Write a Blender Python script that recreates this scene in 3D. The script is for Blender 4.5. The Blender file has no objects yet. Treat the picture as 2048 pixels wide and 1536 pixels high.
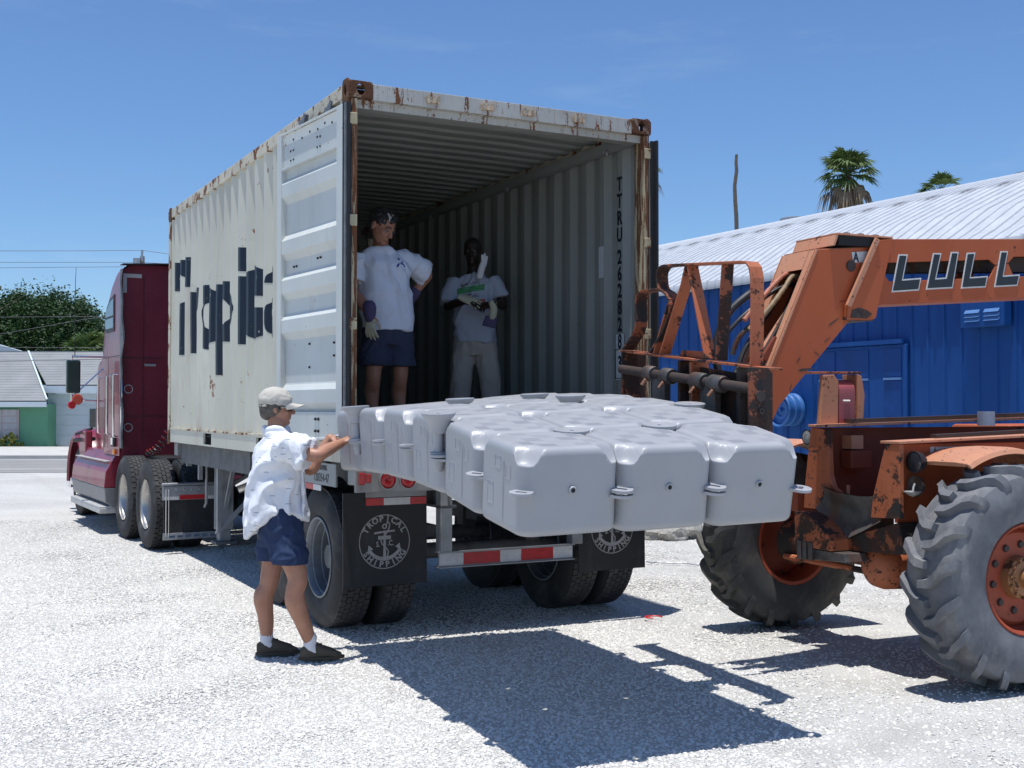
import bpy, bmesh, math, random
from mathutils import Vector, Matrix, Euler, noise
random.seed(7)
PI = math.pi
S = bpy.context.scene
COL = S.collection
# ---------------- camera ----------------
cam_d = bpy.data.cameras.new('camera'); cam = bpy.data.objects.new('camera', cam_d); COL.objects.link(cam)
cam.location = (0, 0, 1.62)
cam.rotation_euler = (PI/2 + math.atan(49/2343.0), 0, 0)
cam_d.sensor_width = 36; cam_d.lens = 2343/2048*36; cam_d.clip_start = 0.1; cam_d.clip_end = 3000
S.camera = cam
S.render.resolution_x = 1024; S.render.resolution_y = 768
# ---------------- sky and sun ----------------
SUN_DIR = Vector((-0.063, -0.110, 1)).normalized()      # towards the sun
W = bpy.data.worlds.new('World'); S.world = W; W.use_nodes = True
nt = W.node_tree; nt.nodes.clear()
sky = nt.nodes.new('ShaderNodeTexSky'); sky.sky_type = 'NISHITA'; sky.sun_disc = False
sky.sun_elevation = math.asin(SUN_DIR.z); sky.sun_rotation = math.atan2(SUN_DIR.x, SUN_DIR.y)
sky.air_density = 1.0; sky.dust_density = 0.25; sky.ozone_density = 3.0; sky.altitude = 0
gam = nt.nodes.new('ShaderNodeMix'); gam.data_type = 'RGBA'; gam.blend_type = 'MULTIPLY'; gam.inputs[0].default_value = 1; gam.inputs[7].default_value = (1.10, 1.38, 1.72, 1)   # the camera's cool white balance
# faint cirrus high on the left, as part of the sky
tc = nt.nodes.new('ShaderNodeTexCoord'); mp = nt.nodes.new('ShaderNodeMapping'); mp.inputs['Scale'].default_value = (2.2, 2.2, 11)
mp.inputs['Rotation'].default_value = (0.0, 0.12, 0)
nz = nt.nodes.new('ShaderNodeTexNoise'); nz.inputs['Scale'].default_value = 1.6; nz.inputs['Detail'].default_value = 9; nz.inputs['Roughness'].default_value = 0.62
cr = nt.nodes.new('ShaderNodeMapRange'); cr.inputs[1].default_value = 0.56; cr.inputs[2].default_value = 0.9; cr.inputs[3].default_value = 0; cr.inputs[4].default_value = 0.25
mx = nt.nodes.new('ShaderNodeMix'); mx.data_type = 'RGBA'; mx.inputs[7].default_value = (7.5, 9.5, 12.0, 1)
bg = nt.nodes.new('ShaderNodeBackground'); bg.inputs['Strength'].default_value = 0.079
wo = nt.nodes.new('ShaderNodeOutputWorld')
L_ = nt.links.new
L_(tc.outputs['Generated'], mp.inputs[0]); L_(mp.outputs[0], nz.inputs['Vector']); L_(nz.outputs[0], cr.inputs[0])
L_(sky.outputs[0], gam.inputs[6]); L_(gam.outputs[2], mx.inputs[6]); L_(cr.outputs[0], mx.inputs[0])
L_(mx.outputs[2], bg.inputs['Color']); L_(bg.outputs[0], wo.inputs['Surface'])
sl = bpy.data.lights.new('sun', 'SUN'); sl.energy = 5.0; sl.angle = math.radians(0.53); sl.color = (1.0, 0.99, 0.97)
so = bpy.data.objects.new('sun', sl); COL.objects.link(so)
so.rotation_euler = (-SUN_DIR).to_track_quat('-Z', 'Y').to_euler(); so.location = (0, 0, 30)
S.view_settings.view_transform = 'Standard'; S.view_settings.look = 'None'
S.view_settings.exposure = 0.0; S.view_settings.gamma = 1.0; S.view_settings.use_curve_mapping = False
S.cycles.max_bounces = 8; S.cycles.diffuse_bounces = 4; S.cycles.use_denoising = True

# ---------------- helpers ----------------
def tag(o, label=None, cat=None, group=None, kind=None):
    if label: o['label'] = label
    if cat: o['category'] = cat
    if group: o['group'] = group
    if kind: o['kind'] = kind
    return o
def empty(name, loc=(0,0,0), rz=0, label=None, cat=None, group=None, parent=None):
    o = bpy.data.objects.new(name, None); COL.objects.link(o); o.empty_display_size = .2
    o.location = loc; o.rotation_euler = (0, 0, rz)
    if parent: o.parent = parent
    return tag(o, label, cat, group)
def link(name, me, m, parent=None, loc=None, rot=None, bevel=0, label=None):
    o = bpy.data.objects.new(name, me); COL.objects.link(o)
    if m is not None and not me.materials: me.materials.append(m)
    if parent: o.parent = parent
    if loc is not None: o.location = loc
    if rot is not None: o.rotation_euler = rot
    if bevel:
        b = o.modifiers.new('bevel', 'BEVEL'); b.width = bevel; b.segments = 2; b.limit_method = 'ANGLE'; b.angle_limit = math.radians(35)
        b.harden_normals = False
    if label: o['label'] = label
    return o
class MB:
    def __init__(s): s.v = []; s.f = []; s.mi = []; s.cur = 0
    def add(s, vs, fs, M=None):
        n = len(s.v)
        if M is not None: vs = [tuple(M @ Vector(p)) for p in vs]
        s.v += [tuple(p) for p in vs]; s.f += [tuple(i+n for i in f) for f in fs]; s.mi += [s.cur]*len(fs)
        return s
    def box(s, x0, x1, y0, y1, z0, z1, M=None):
        if x0 > x1: x0, x1 = x1, x0
        if y0 > y1: y0, y1 = y1, y0
        if z0 > z1: z0, z1 = z1, z0
        v = [(x0,y0,z0),(x1,y0,z0),(x1,y1,z0),(x0,y1,z0),(x0,y0,z1),(x1,y0,z1),(x1,y1,z1),(x0,y1,z1)]
        return s.add(v, [(3,2,1,0),(4,5,6,7),(0,1,5,4),(1,2,6,5),(2,3,7,6),(3,0,4,7)], M)
    def prism(s, poly, axis, a, b, M=None):
        "poly: 2D points; axis: 0 -> (y,z) at x, 1 -> (x,z) at y, 2 -> (x,y) at z"
        def P(p, c):
            return (c, p[0], p[1]) if axis == 0 else (p[0], c, p[1]) if axis == 1 else (p[0], p[1], c)
        ar = sum(poly[i][0]*poly[(i+1) % len(poly)][1]-poly[(i+1) % len(poly)][0]*poly[i][1] for i in range(len(poly)))
        if (ar < 0) != (axis == 1): poly = poly[::-1]
        if a > b: a, b = b, a
        n = len(poly)
        v = [P(p, a) for p in poly] + [P(p, b) for p in poly]
        f = [tuple(range(n-1, -1, -1)), tuple(range(n, 2*n))] + [(i, (i+1) % n, n+(i+1) % n, n+i) for i in range(n)]
        return s.add(v, f, M)
    def bar(s, p0, p1, w, h, up=(0,0,1), M=None):
        "square bar from p0 to p1; w sideways, h along up"
        p0, p1 = Vector(p0), Vector(p1); d = (p1-p0).normalized(); u = Vector(up)
        sd = d.cross(u)
        if sd.length < 1e-4: sd = d.cross(Vector((1,0,0)))
        sd.normalize(); u = sd.cross(d).normalized()
        a, b = sd*w/2, u*h/2
        v = [p0-a-b, p0+a-b, p0+a+b, p0-a+b, p1-a-b, p1+a-b, p1+a+b, p1-a+b]
        return s.add(v, [(0,1,2,3),(7,6,5,4),(0,4,5,1),(1,5,6,2),(2,6,7,3),(3,7,4,0)], M)
    def tube(s, pts, r, n=10, cap=True, M=None):
        pts = [Vector(p) for p in pts]; m = len(pts)
        rs = r if isinstance(r, (list, tuple)) else [r]*m
        vs = []; fs = []
        prev = None
        for i, p in enumerate(pts):
            d = (pts[min(i+1, m-1)]-pts[max(i-1, 0)]).normalized()
            if prev is None:
                a = d.orthogonal().normalized()
            else:
                a = prev - d*prev.dot(d)
                a = a.normalized() if a.length > 1e-6 else d.orthogonal().normalized()
            prev = a; b = d.cross(a)
            for k in range(n):
                t = 2*PI*k/n; vs.append(p+(a*math.cos(t)+b*math.sin(t))*rs[i])
        for i in range(m-1):
            for k in range(n):
                fs.append((i*n+k, i*n+(k+1) % n, (i+1)*n+(k+1) % n, (i+1)*n+k))
        if cap: fs += [tuple(range(n-1, -1, -1)), tuple(range((m-1)*n, m*n))]
        return s.add(vs, fs, M)
    def lathe(s, prof, axis=0, n=48, c=(0,0,0), M=None, a0=0, a1=2*PI):
        "prof: (along, radius) points; axis the world axis it turns about"
        full = abs(a1-a0-2*PI) < 1e-6; k = n if full else n+1
        vs = []; fs = []; m = len(prof)
        for i in range(k):
            t = a0+(a1-a0)*i/n; ct, st = math.cos(t), math.sin(t)
            for (h, r) in prof:
                p = (h, r*ct, r*st) if axis == 0 else (r*st, h, r*ct) if axis == 1 else (r*ct, r*st, h)
                vs.append((p[0]+c[0], p[1]+c[1], p[2]+c[2]))
        for i in range(n):
            j = (i+1) % k
            for q in range(m-1):
                fs.append((i*m+q, j*m+q, j*m+q+1, i*m+q+1))
        return s.add(vs, fs, M)
    def mesh(s, name, smooth=False, fix=True):
        me = bpy.data.meshes.new(name); me.from_pydata(s.v, [], s.f)
        if any(s.mi): me.polygons.foreach_set('material_index', s.mi)
        if fix:
            bm = bmesh.new(); bm.from_mesh(me); bmesh.ops.recalc_face_normals(bm, faces=bm.faces); bm.to_mesh(me); bm.free()
        if smooth:
            if smooth is True: smooth = 40
            me.polygons.foreach_set('use_smooth', [True]*len(me.polygons))
            me.set_sharp_from_angle(angle=math.radians(smooth))
        me.update(); return me
    def build(s, name, m, parent=None, smooth=False, bevel=0, fix=True, label=None, loc=None, rot=None):
        return link(name, s.mesh(name, smooth, fix), m, parent, loc, rot, bevel, label)
def copy_tree(o, parent=None):
    c = o.copy(); COL.objects.link(c)
    if parent is not None: c.parent = parent
    for ch in list(o.children): copy_tree(ch, c)
    return c
def arc(cx, cy, r, a0, a1, n):
    return [(cx+r*math.cos(math.radians(a0+(a1-a0)*i/n)), cy+r*math.sin(math.radians(a0+(a1-a0)*i/n))) for i in range(n+1)]
def text_mesh(txt, size, thick=0.0015, bold=0, sx=1.0, align='CENTER'):
    "lettering as a thin mesh in the local XY plane, facing +Z"
    cu = bpy.data.curves.new('lettering', 'FONT'); cu.body = txt; cu.size = size; cu.extrude = thick; cu.offset = bold
    cu.align_x = align; cu.align_y = 'CENTER'; cu.resolution_u = 3
    o = bpy.data.objects.new('tmp', cu); COL.objects.link(o)
    dg = bpy.context.evaluated_depsgraph_get(); me = bpy.data.meshes.new_from_object(o.evaluated_get(dg))
    bpy.data.objects.remove(o); bpy.data.curves.remove(cu)
    if sx != 1: me.transform(Matrix.Diagonal((sx, 1, 1, 1)))
    me.materials.clear(); return me
# ---------------- materials ----------------
class G:
    "small node-graph helper"
    def __init__(s, name):
        s.m = bpy.data.materials.new(name); s.m.use_nodes = True; s.t = s.m.node_tree; s.t.nodes.clear()
        s.out = s.n('ShaderNodeOutputMaterial'); s.b = s.n('ShaderNodeBsdfPrincipled'); s.l(s.b.outputs[0], s.out.inputs[0])
        s.tc = s.n('ShaderNodeTexCoord'); s.co = s.tc.outputs['Object']
    def n(s, t): return s.t.nodes.new(t)
    def l(s, a, b): s.t.links.new(a, b)
    def inp(s, sock, v):
        if hasattr(v, 'links') or hasattr(v, 'is_linked'): s.l(v, sock)
        elif isinstance(v, tuple) and len(v) == 3 and sock.type == 'RGBA': sock.default_value = (*v, 1)
        else: sock.default_value = v
    def map(s, sc=(1,1,1), rot=(0,0,0), co=None, loc=(0,0,0)):
        m = s.n('ShaderNodeMapping'); s.l(co or s.co, m.inputs[0]); m.inputs['Scale'].default_value = sc; m.inputs['Rotation'].default_value = rot; m.inputs['Location'].default_value = loc
        return m.outputs[0]
    def noise(s, scale, detail=4, rough=.55, co=None, dist=0):
        n = s.n('ShaderNodeTexNoise'); s.l(co or s.co, n.inputs['Vector']); n.inputs['Scale'].default_value = scale
        n.inputs['Detail'].default_value = detail; n.inputs['Roughness'].default_value = rough; n.inputs['Distortion'].default_value = dist
        return n.outputs[0]
    def vor(s, scale, co=None, feature='F1', out=0, rnd=1):
        n = s.n('ShaderNodeTexVoronoi'); n.feature = feature; s.l(co or s.co, n.inputs['Vector']); n.inputs['Scale'].default_value = scale; n.inputs['Randomness'].default_value = rnd
        return n.outputs[out]
    def rng(s, v, a, b, c=0, d=1, smooth=False):
        n = s.n('ShaderNodeMapRange'); n.inputs[1].default_value = a; n.inputs[2].default_value = b; n.inputs[3].default_value = c; n.inputs[4].default_value = d
        if smooth: n.interpolation_type = 'SMOOTHSTEP'
        s.l(v, n.inputs[0]); return n.outputs[0]
    def math(s, op, a, b=0.0, clamp=False):
        n = s.n('ShaderNodeMath'); n.operation = op; n.use_clamp = clamp; s.inp(n.inputs[0], a); s.inp(n.inputs[1], b); return n.outputs[0]
    def mix(s, f, a, b, mode='MIX'):
        n = s.n('ShaderNodeMix'); n.data_type = 'RGBA'; n.blend_type = mode; s.inp(n.inputs[0], f); s.inp(n.inputs[6], a); s.inp(n.inputs[7], b); return n.outputs[2]
    def sep(s, co=None):
        n = s.n('ShaderNodeSeparateXYZ'); s.l(co or s.co, n.inputs[0]); return n.outputs
    def comb(s, x, y, z):
        n = s.n('ShaderNodeCombineXYZ'); s.inp(n.inputs[0], x); s.inp(n.inputs[1], y); s.inp(n.inputs[2], z); return n.outputs[0]
    def rand(s):
        n = s.n('ShaderNodeObjectInfo'); return n.outputs['Random']
    def bump(s, h, strength=.3, dist=.01, prev=None):
        n = s.n('ShaderNodeBump'); n.inputs['Strength'].default_value = strength; n.inputs['Distance'].default_value = dist; s.l(h, n.inputs['Height'])
        if prev: s.l(prev, n.inputs['Normal'])
        return n.outputs[0]
    def done(s, color=None, rough=None, metal=None, normal=None, spec=None, trans=None, coat=None, alpha=None):
        for k, v in (('Base Color', color), ('Roughness', rough), ('Metallic', metal), ('Normal', normal), ('Specular IOR Level', spec), ('Transmission Weight', trans), ('Coat Weight', coat), ('Alpha', alpha)):
            if v is not None: s.inp(s.b.inputs[k], v)
        return s.m
def simple(name, col, rough=.6, metal=0, var=.12, scale=6, bump=0, bscale=60, spec=.5, dirt=None, bdist=.004):
    g = G(name); n1 = g.noise(scale, 5, .6); f = g.rng(n1, .3, .7, 1-var, 1+var*.6)
    c = g.mix(1.0, (*col, 1), g.comb(f, f, f), 'MULTIPLY')
    if dirt:
        n2 = g.rng(g.noise(scale*.6, 6, .7, g.map((1,1,.6))), .5, .72, 0, dirt[1]); c = g.mix(n2, c, (*dirt[0], 1))
    nm = g.bump(g.noise(bscale, 4, .6), bump, bdist) if bump else None
    return g.done(c, g.rng(n1, .3, .7, rough*.9, min(1, rough*1.1)), metal, nm, spec)
def rusty(name, col, rough=.5, amt=.5, scale=3.0, streak=.5, rust=((.09,.028,.012),(.23,.085,.03)), fade=None, dark=None, spec=.4, chip=.5, bump=.3, flow=(1,1,.12), warp=None):
    "paint with rust patches, runs and chips; amt 0..1"
    g = G(name)
    n1 = g.noise(scale, 8, .66, g.map(warp) if warp else None, dist=.4); n2 = g.noise(scale*3.2, 6, .7, g.map(flow)); n3 = g.noise(scale*14, 4, .6)
    fv = g.rng(g.noise(scale*.45, 4, .5), .3, .7, .84, 1.07)
    c = g.mix(1.0, (*col, 1), g.comb(fv, fv, fv), 'MULTIPLY')
    if fade: c = g.mix(g.rng(g.noise(scale*.8, 5, .6, g.map((1,1,.5))), .4, .7, 0, .6), c, (*fade, 1))
    st = g.rng(n2, .56, .74, 0, streak); c = g.mix(st, c, (rust[1][0]*1.3, rust[1][1]*1.5, rust[1][2]*1.7, 1))
    th = .70-.26*amt
    m1 = g.rng(g.math('ADD', n1, g.math('MULTIPLY', g.math('SUBTRACT', n3, .5), .22)), th, th+.035)
    m2 = g.rng(g.math('ADD', g.noise(scale*7, 5, .7), g.math('MULTIPLY', n1, .3)), .86-.1*chip, .89-.1*chip)
    mk = g.math('MAXIMUM', m1, g.math('MULTIPLY', m2, 1.0 if chip > 0 else 0.0))
    rc = g.mix(g.rng(n3, .35, .65), (*rust[0], 1), (*rust[1], 1))
    if dark: rc = g.mix(g.rng(g.noise(scale*1.7, 3), .45, .6), rc, (*dark, 1))
    c = g.mix(mk, c, rc)
    h = g.math('SUBTRACT', g.math('MULTIPLY', n3, .25), mk)
    return g.done(c, g.mix(mk, (rough,)*3, (.9,.9,.9)), 0, g.bump(h, bump, .003), spec)
M = {}
# ================= SETTING =================
def ground_mat():
    g = G('gravel_ground')
    st = g.noise(.35, 5, .6, dist=.6)
    v = g.vor(42, out=1); d = g.vor(42, feature='DISTANCE_TO_EDGE'); v2 = g.vor(95, out=1)
    f = g.rng(g.sep(v)[0], 0, 1, .86, 1.06); f2 = g.rng(g.sep(v2)[1], 0, 1, .88, 1.06)
    base = g.mix(g.rng(st, .35, .65), (.56,.54,.50,1), (.68,.66,.61,1))
    c = g.mix(1.0, base, g.comb(f, f, f), 'MULTIPLY'); c = g.mix(1.0, c, g.comb(f2, f2, f2), 'MULTIPLY')
    # finer, greyer crushed dust to the right of the truck
    s = g.sep()
    mk = g.rng(g.math('ADD', g.math('SUBTRACT', s[0], g.math('MULTIPLY', s[1], .06)), g.math('MULTIPLY', g.noise(.6, 4), 1.6)), .9, 2.3, 0, 1, True)
    dust = g.mix(g.rng(g.noise(1.7, 7, .7, dist=.8), .35, .68), (.42,.41,.38,1), (.60,.585,.55,1))
    dust = g.mix(g.rng(g.noise(60, 3, .6), .58, .7, 0, .5), dust, (.27,.26,.24,1))
    c = g.mix(g.math('MULTIPLY', mk, .85), c, dust)
    c = g.mix(g.rng(g.noise(5, 8, .75), .62, .75, 0, .35), c, (.33,.31,.28,1))
    # faint wheel tracks of finer, darker packed dust
    tr = g.math('ADD', g.math('ADD', g.math('MULTIPLY', s[0], .89), g.math('MULTIPLY', s[1], .46)), g.math('MULTIPLY', g.noise(.25, 3), .9))
    tk = g.rng(g.math('ABSOLUTE', g.math('SUBTRACT', g.math('FRACT', g.math('MULTIPLY', tr, .47)), .5)), .0, .10, 1, 0, True)
    c = g.mix(g.math('MULTIPLY', tk, g.rng(g.noise(1.3, 5, .7), .35, .65, .0, .38)), c, (.42,.40,.36,1))
    h = g.math('ADD', g.rng(d, 0, .12), g.math('MULTIPLY', g.noise(14, 5), .8))
    hh = g.math('MULTIPLY', h, g.rng(mk, 0, 1, 1, .45))
    return g.done(c, .95, 0, g.bump(hh, .7, .012), .2)
M['ground'] = ground_mat()
def ground():
    n = 150; vs = []; fs = []
    def cc(t): return math.copysign(abs(t)**2.6, t)
    xs = [cc(-1+2*i/n)*260 for i in range(n+1)]; ys = [4+cc(-1+2*i/n)*260 for i in range(n+1)]
    for y in ys:
        for x in xs:
            r = math.hypot(x, y-6)
            z = (noise.noise(Vector((x*.7, y*.7, 0)))*.018+noise.noise(Vector((x*2.6, y*2.6, 3)))*.007)*max(0, 1-r/60)
            vs.append((x, y, z))
    for j in range(n):
        for i in range(n):
            a = j*(n+1)+i; fs.append((a, a+1, a+n+2, a+n+1))
    b = MB(); b.add(vs, fs)
    tag(b.build('gravel_ground', M['ground'], smooth=True, fix=False), 'pale crushed gravel yard ground under the truck and telehandler', kind='structure')
ground()
# loose stones over the near gravel: instanced with geometry nodes
def stones():
    proto_col = bpy.data.collections.new('stone_shapes')
    gs = G('gravel_stone'); r = gs.rand(); f = gs.rng(r, 0, 1, .80, 1.05)
    c = gs.mix(1.0, (.72,.695,.65,1), gs.comb(f, f, f), 'MULTIPLY')
    c = gs.mix(gs.rng(r, .86, 1.0, 0, .6), c, (.50,.48,.44,1)); ms = gs.done(c, .9, 0, None, .25)
    for k in range(5):
        bm = bmesh.new(); bmesh.ops.create_icosphere(bm, subdivisions=1, radius=1)
        rr = random.Random(k)
        for v in bm.verts:
            v.co *= .75+.5*rr.random(); v.co.z *= .62; v.co.x *= 1.15
        me = bpy.data.meshes.new('stone_shape'); bm.to_mesh(me); bm.free(); me.materials.append(ms)
        o = bpy.data.objects.new('stone_shape', me); proto_col.objects.link(o)
    n = 46; vs = []; fs = []; zone = []
    x0, x1, y0, y1 = -7.5, 4.8, 3.9, 17.0
    for j in range(n+1):
        for i in range(n+1):
            x = x0+(x1-x0)*i/n; y = y0+(y1-y0)*j/n
            z = noise.noise(Vector((x*.7, y*.7, 0)))*.018*max(0, 1-math.hypot(x, y-6)/60)
            vs.append((x, y, z))
            dens = 1.0
            side = x-.06*y
            if side > 1.4: dens = .30
            elif side > .4: dens = 1-.70*(side-.4)
            dens *= max(.12, min(1, 1.25-(y-5)/11))
            if abs(x) > .47*y+.6: dens = 0
            zone.append(dens)
    for j in range(n):
        for i in range(n):
            a = j*(n+1)+i; fs.append((a, a+1, a+n+2, a+n+1))
    me = bpy.data.meshes.new('gravel_stones'); me.from_pydata(vs, [], fs)
    at = me.attributes.new('dens', 'FLOAT', 'POINT'); at.data.foreach_set('value', zone)
    o = bpy.data.objects.new('gravel_stones', me); COL.objects.link(o); me.materials.append(ms)
    tag(o, 'loose pale limestone gravel stones scattered over the yard', kind='stuff')
    ng = bpy.data.node_groups.new('scatter', 'GeometryNodeTree')
    ng.interface.new_socket('Geometry', in_out='INPUT', socket_type='NodeSocketGeometry')
    ng.interface.new_socket('Geometry', in_out='OUTPUT', socket_type='NodeSocketGeometry')
    N = ng.nodes.new; lk = ng.links.new
    gi = N('NodeGroupInput'); go = N('NodeGroupOutput'); dp = N('GeometryNodeDistributePointsOnFaces')
    na = N('GeometryNodeInputNamedAttribute'); na.data_type = 'FLOAT'; na.inputs['Name'].default_value = 'dens'
    ml = N('ShaderNodeMath'); ml.operation = 'MULTIPLY'; ml.inputs[1].default_value = 2300
    lk(na.outputs['Attribute'], ml.inputs[0]); lk(ml.outputs[0], dp.inputs['Density'])
    ci = N('GeometryNodeCollectionInfo'); ci.inputs['Collection'].default_value = proto_col
    ci.inputs['Separate Children'].default_value = True; ci.inputs['Reset Children'].default_value = True
    ip = N('GeometryNodeInstanceOnPoints'); ip.inputs['Pick Instance'].default_value = True
    rv = N('FunctionNodeRandomValue'); rv.data_type = 'FLOAT_VECTOR'; rv.inputs[0].default_value = (-.5,-.5,0); rv.inputs[1].default_value = (.5,.5,6.28)
    rs = N('FunctionNodeRandomValue'); rs.data_type = 'FLOAT'; rs.inputs[2].default_value = .0038; rs.inputs[3].default_value = .0125
    ri = N('FunctionNodeRandomValue'); ri.data_type = 'INT'; ri.inputs[4].default_value = 0; ri.inputs[5].default_value = 4
    lk(gi.outputs[0], dp.inputs['Mesh']); lk(dp.outputs['Points'], ip.inputs['Points']); lk(ci.outputs[0], ip.inputs['Instance'])
    lk(rv.outputs[0], ip.inputs['Rotation']); lk(rs.outputs[1], ip.inputs['Scale']); lk(ri.outputs[2], ip.inputs['Instance Index'])
    lk(ip.outputs[0], go.inputs[0])
    md = o.modifiers.new('scatter', 'NODES'); md.node_group = ng
stones()
# road and pavement across the far side
ROT0 = 0
b = MB(); b.box(-120, 40, 29.5, 37.5, -.2, .012)
g = G('asphalt'); nn = g.noise(3, 6, .6, g.map((.15,1,1))); c = g.mix(g.rng(nn, .3, .7), (.20,.195,.185,1), (.30,.29,.275,1))
M['asphalt'] = g.done(c, .9, 0, g.bump(g.noise(80, 3), .2, .004), .3)
tag(b.build('road', M['asphalt']), 'grey worn asphalt road beyond the gravel yard', kind='structure')
M['roadpaint'] = simple('road_paint', (.62,.61,.57), .8, var=.2, scale=5)
b = MB(); b.box(-120, 40, 31.0, 31.15, .012, .017); b.box(-120, 40, 36.9, 37.05, .012, .017)
tag(b.build('road_line', M['roadpaint']), 'white line painted along the far road', kind='structure')
M['concrete'] = simple('concrete', (.50,.48,.44), .9, var=.15, scale=2, bump=.2, bscale=40)
b = MB(); b.box(-120, 40, 37.5, 46.2, -.2, .12)
tag(b.build('pavement', M['concrete']), 'sunlit concrete forecourt in front of the shingled building', kind='structure')

# --- green and white building ---
def shingle_mat():
    g = G('roof_shingles'); s = g.sep()
    br = g.n('ShaderNodeTexBrick'); g.l(g.map((1,1,1)), br.inputs['Vector'])
    f = g.rng(g.noise(30, 3), .3, .7, .85, 1.1)
    c = g.mix(1.0, (.235,.245,.245,1), g.comb(f,f,f), 'MULTIPLY')
    c = g.mix(g.rng(g.noise(1.2, 5), .4, .7, 0, .4), c, (.34,.34,.345,1))
    return g.done(c, .9, 0, g.bump(g.noise(50, 3), .3, .01), .3)
M['shingle'] = shingle_mat()
M['green'] = simple('green_wall_paint', (.115,.30,.185), .8, var=.1, scale=1.5, bump=.15)
M['white_wall'] = simple('white_wall_paint', (.60,.64,.66), .8, var=.06, scale=1.2)
M['garage'] = simple('garage_door_paint', (.50,.56,.585), .6, var=.05, scale=1.2)
M['trimg'] = simple('pale_trim', (.55,.62,.66), .6, var=.05)
M['dark'] = simple('dark_void', (.012,.012,.014), .8, var=.1)
M['glassd'] = simple('dark_glass', (.03,.035,.04), .08, var=.1, spec=.8)
def shop():
    t = empty('shop_building', (0,0,0), 0, 'low green and white building with grey shingled roof across the road', 'building')
    # facade faces -y; left part nearer, both under one hipped shingle roof
    Yf = 47.0; Yr = 47.9
    k = lambda px: (px-1024)/2343*Yf
    zz = lambda py, Y: 1.62+(817-py)/2343*Y
    xl = -30.0; xm = k(96); xr = -5.0
    b = MB(); b.box(xl, xm, Yf, Yf+9, 0, 1.80); b.build('green_wall', M['green'], t)
    b = MB(); b.box(xm+.02, xr, Yr, Yr+8, 0, 2.35); b.build('white_wall', M['white_wall'], t)
    b = MB(); b.box(xl, xm+.10, Yf-.42, Yf-.36, zz(814,46.6), zz(802,46.6)); b.build('fascia', M['trimg'], t)
    b = MB(); b.box(xm-.6, xr, Yr-.35, Yr-.3, zz(786,47.5), zz(770,47.5)); b.box(xm+.1, xr, Yr-.3, Yr-.02, 2.2, 2.3); b.build('fascia', M['trimg'], t)
    def slope(x0, x1b, x1t, ya, za, yb, zb, name, rows, x0t=None):
        dy = (yb-ya)/rows; dz = (zb-za)/rows; x0t = x0 if x0t is None else x0t
        for r in range(rows):
            f0 = r/rows; f1 = (r+1)/rows
            xa = x1b+(x1t-x1b)*f0; xb = x1b+(x1t-x1b)*f1; xc = x0+(x0t-x0)*f0; xd = x0+(x0t-x0)*f1
            b = MB(); y0 = ya+dy*r; z0 = za+dz*r; y1 = ya+dy*(r+1.2); z1 = za+dz*(r+1.2)
            b.add([(xc,y0,z0),(xa,y0,z0),(xb,y1,z1-.012),(xd,y1,z1-.012),(xc,y0,z0-.05),(xa,y0,z0-.05)], [(0,1,2,3),(4,5,1,0)])
            b.build(name, M['shingle'], t, fix=False)
    zT = zz(704, 50.2); xh = (56-1024)/2343*50.2
    slope(xl, xm+.12, xh, Yf-.42, zz(801,46.6), Yf+3.2, zT, 'shingle_course', 19)
    slope(xm-.3, xr, xr, Yr-.35, zz(769,47.5), Yf+3.2, zT, 'shingle_course', 13, x0t=xh+.02)
    b = MB(); b.bar((xm+.12, Yf-.42, zz(801,46.6)+.05), (xh, Yf+3.2, zT+.05), .07, .03); b.build('hip_cap', M['trimg'], t)
    b = MB(); b.box(-30, xr, Yf+3.2, Yf+3.4, zT-.06, zT+.04); b.build('ridge_cap', M['shingle'], t)
    # small gable with vertical boards behind left
    b = MB(); b.prism([(-30, 3.95), (xh*1.02, 3.95), (xh*1.02, 4.08), (-30, 6.7)], 1, Yf+3.6, Yf+3.9); b.build('gable_wall', M['garage'], t)
    # garage door: panels
    gx0 = (102-1024)/2343*Yr; gx1 = gx0+5.4
    b = MB(); b.box(gx0-.1, gx0, Yr-.06, Yr-.01, 0, 2.18); b.box(gx0-.1, gx1, Yr-.06, Yr-.01, 2.18, 2.24); b.build('door_frame', M['trimg'], t)
    for i in range(5):
        b = MB(); b.box(gx0, gx1, Yr-.045, Yr-.015, .13+i*.41, .13+i*.41+.405); b.build('garage_door_panel', M['garage'], t, bevel=.006)
    # shuttered window left
    x0, x1 = k(-25), k(36)
    b = MB(); b.box(x0-.06, x1+.06, Yf-.05, Yf-.01, .36, 1.58); wf = b.build('window_frame', simple('pinkish_frame', (.42,.34,.34), .7), t)
    for i in range(4):
        for j in range(2):
            b = MB(); b.box(x0+j*(x1-x0)/2+.03, x0+(j+1)*(x1-x0)/2-.03, Yf-.062, Yf-.055, .5+i*.28, .5+i*.28+.24)
            b.build('window_pane', M['glasspale'], wf)
    b = MB(); b.box((181-1024)/2343*Yr, (181-1024)/2343*Yr+1.2, Yr-.08, Yr-.02, .85, 1.6); b.build('window', M['glassd'], t)
M['glasspale'] = simple('pale_shutter', (.40,.40,.42), .5)
shop()
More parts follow.
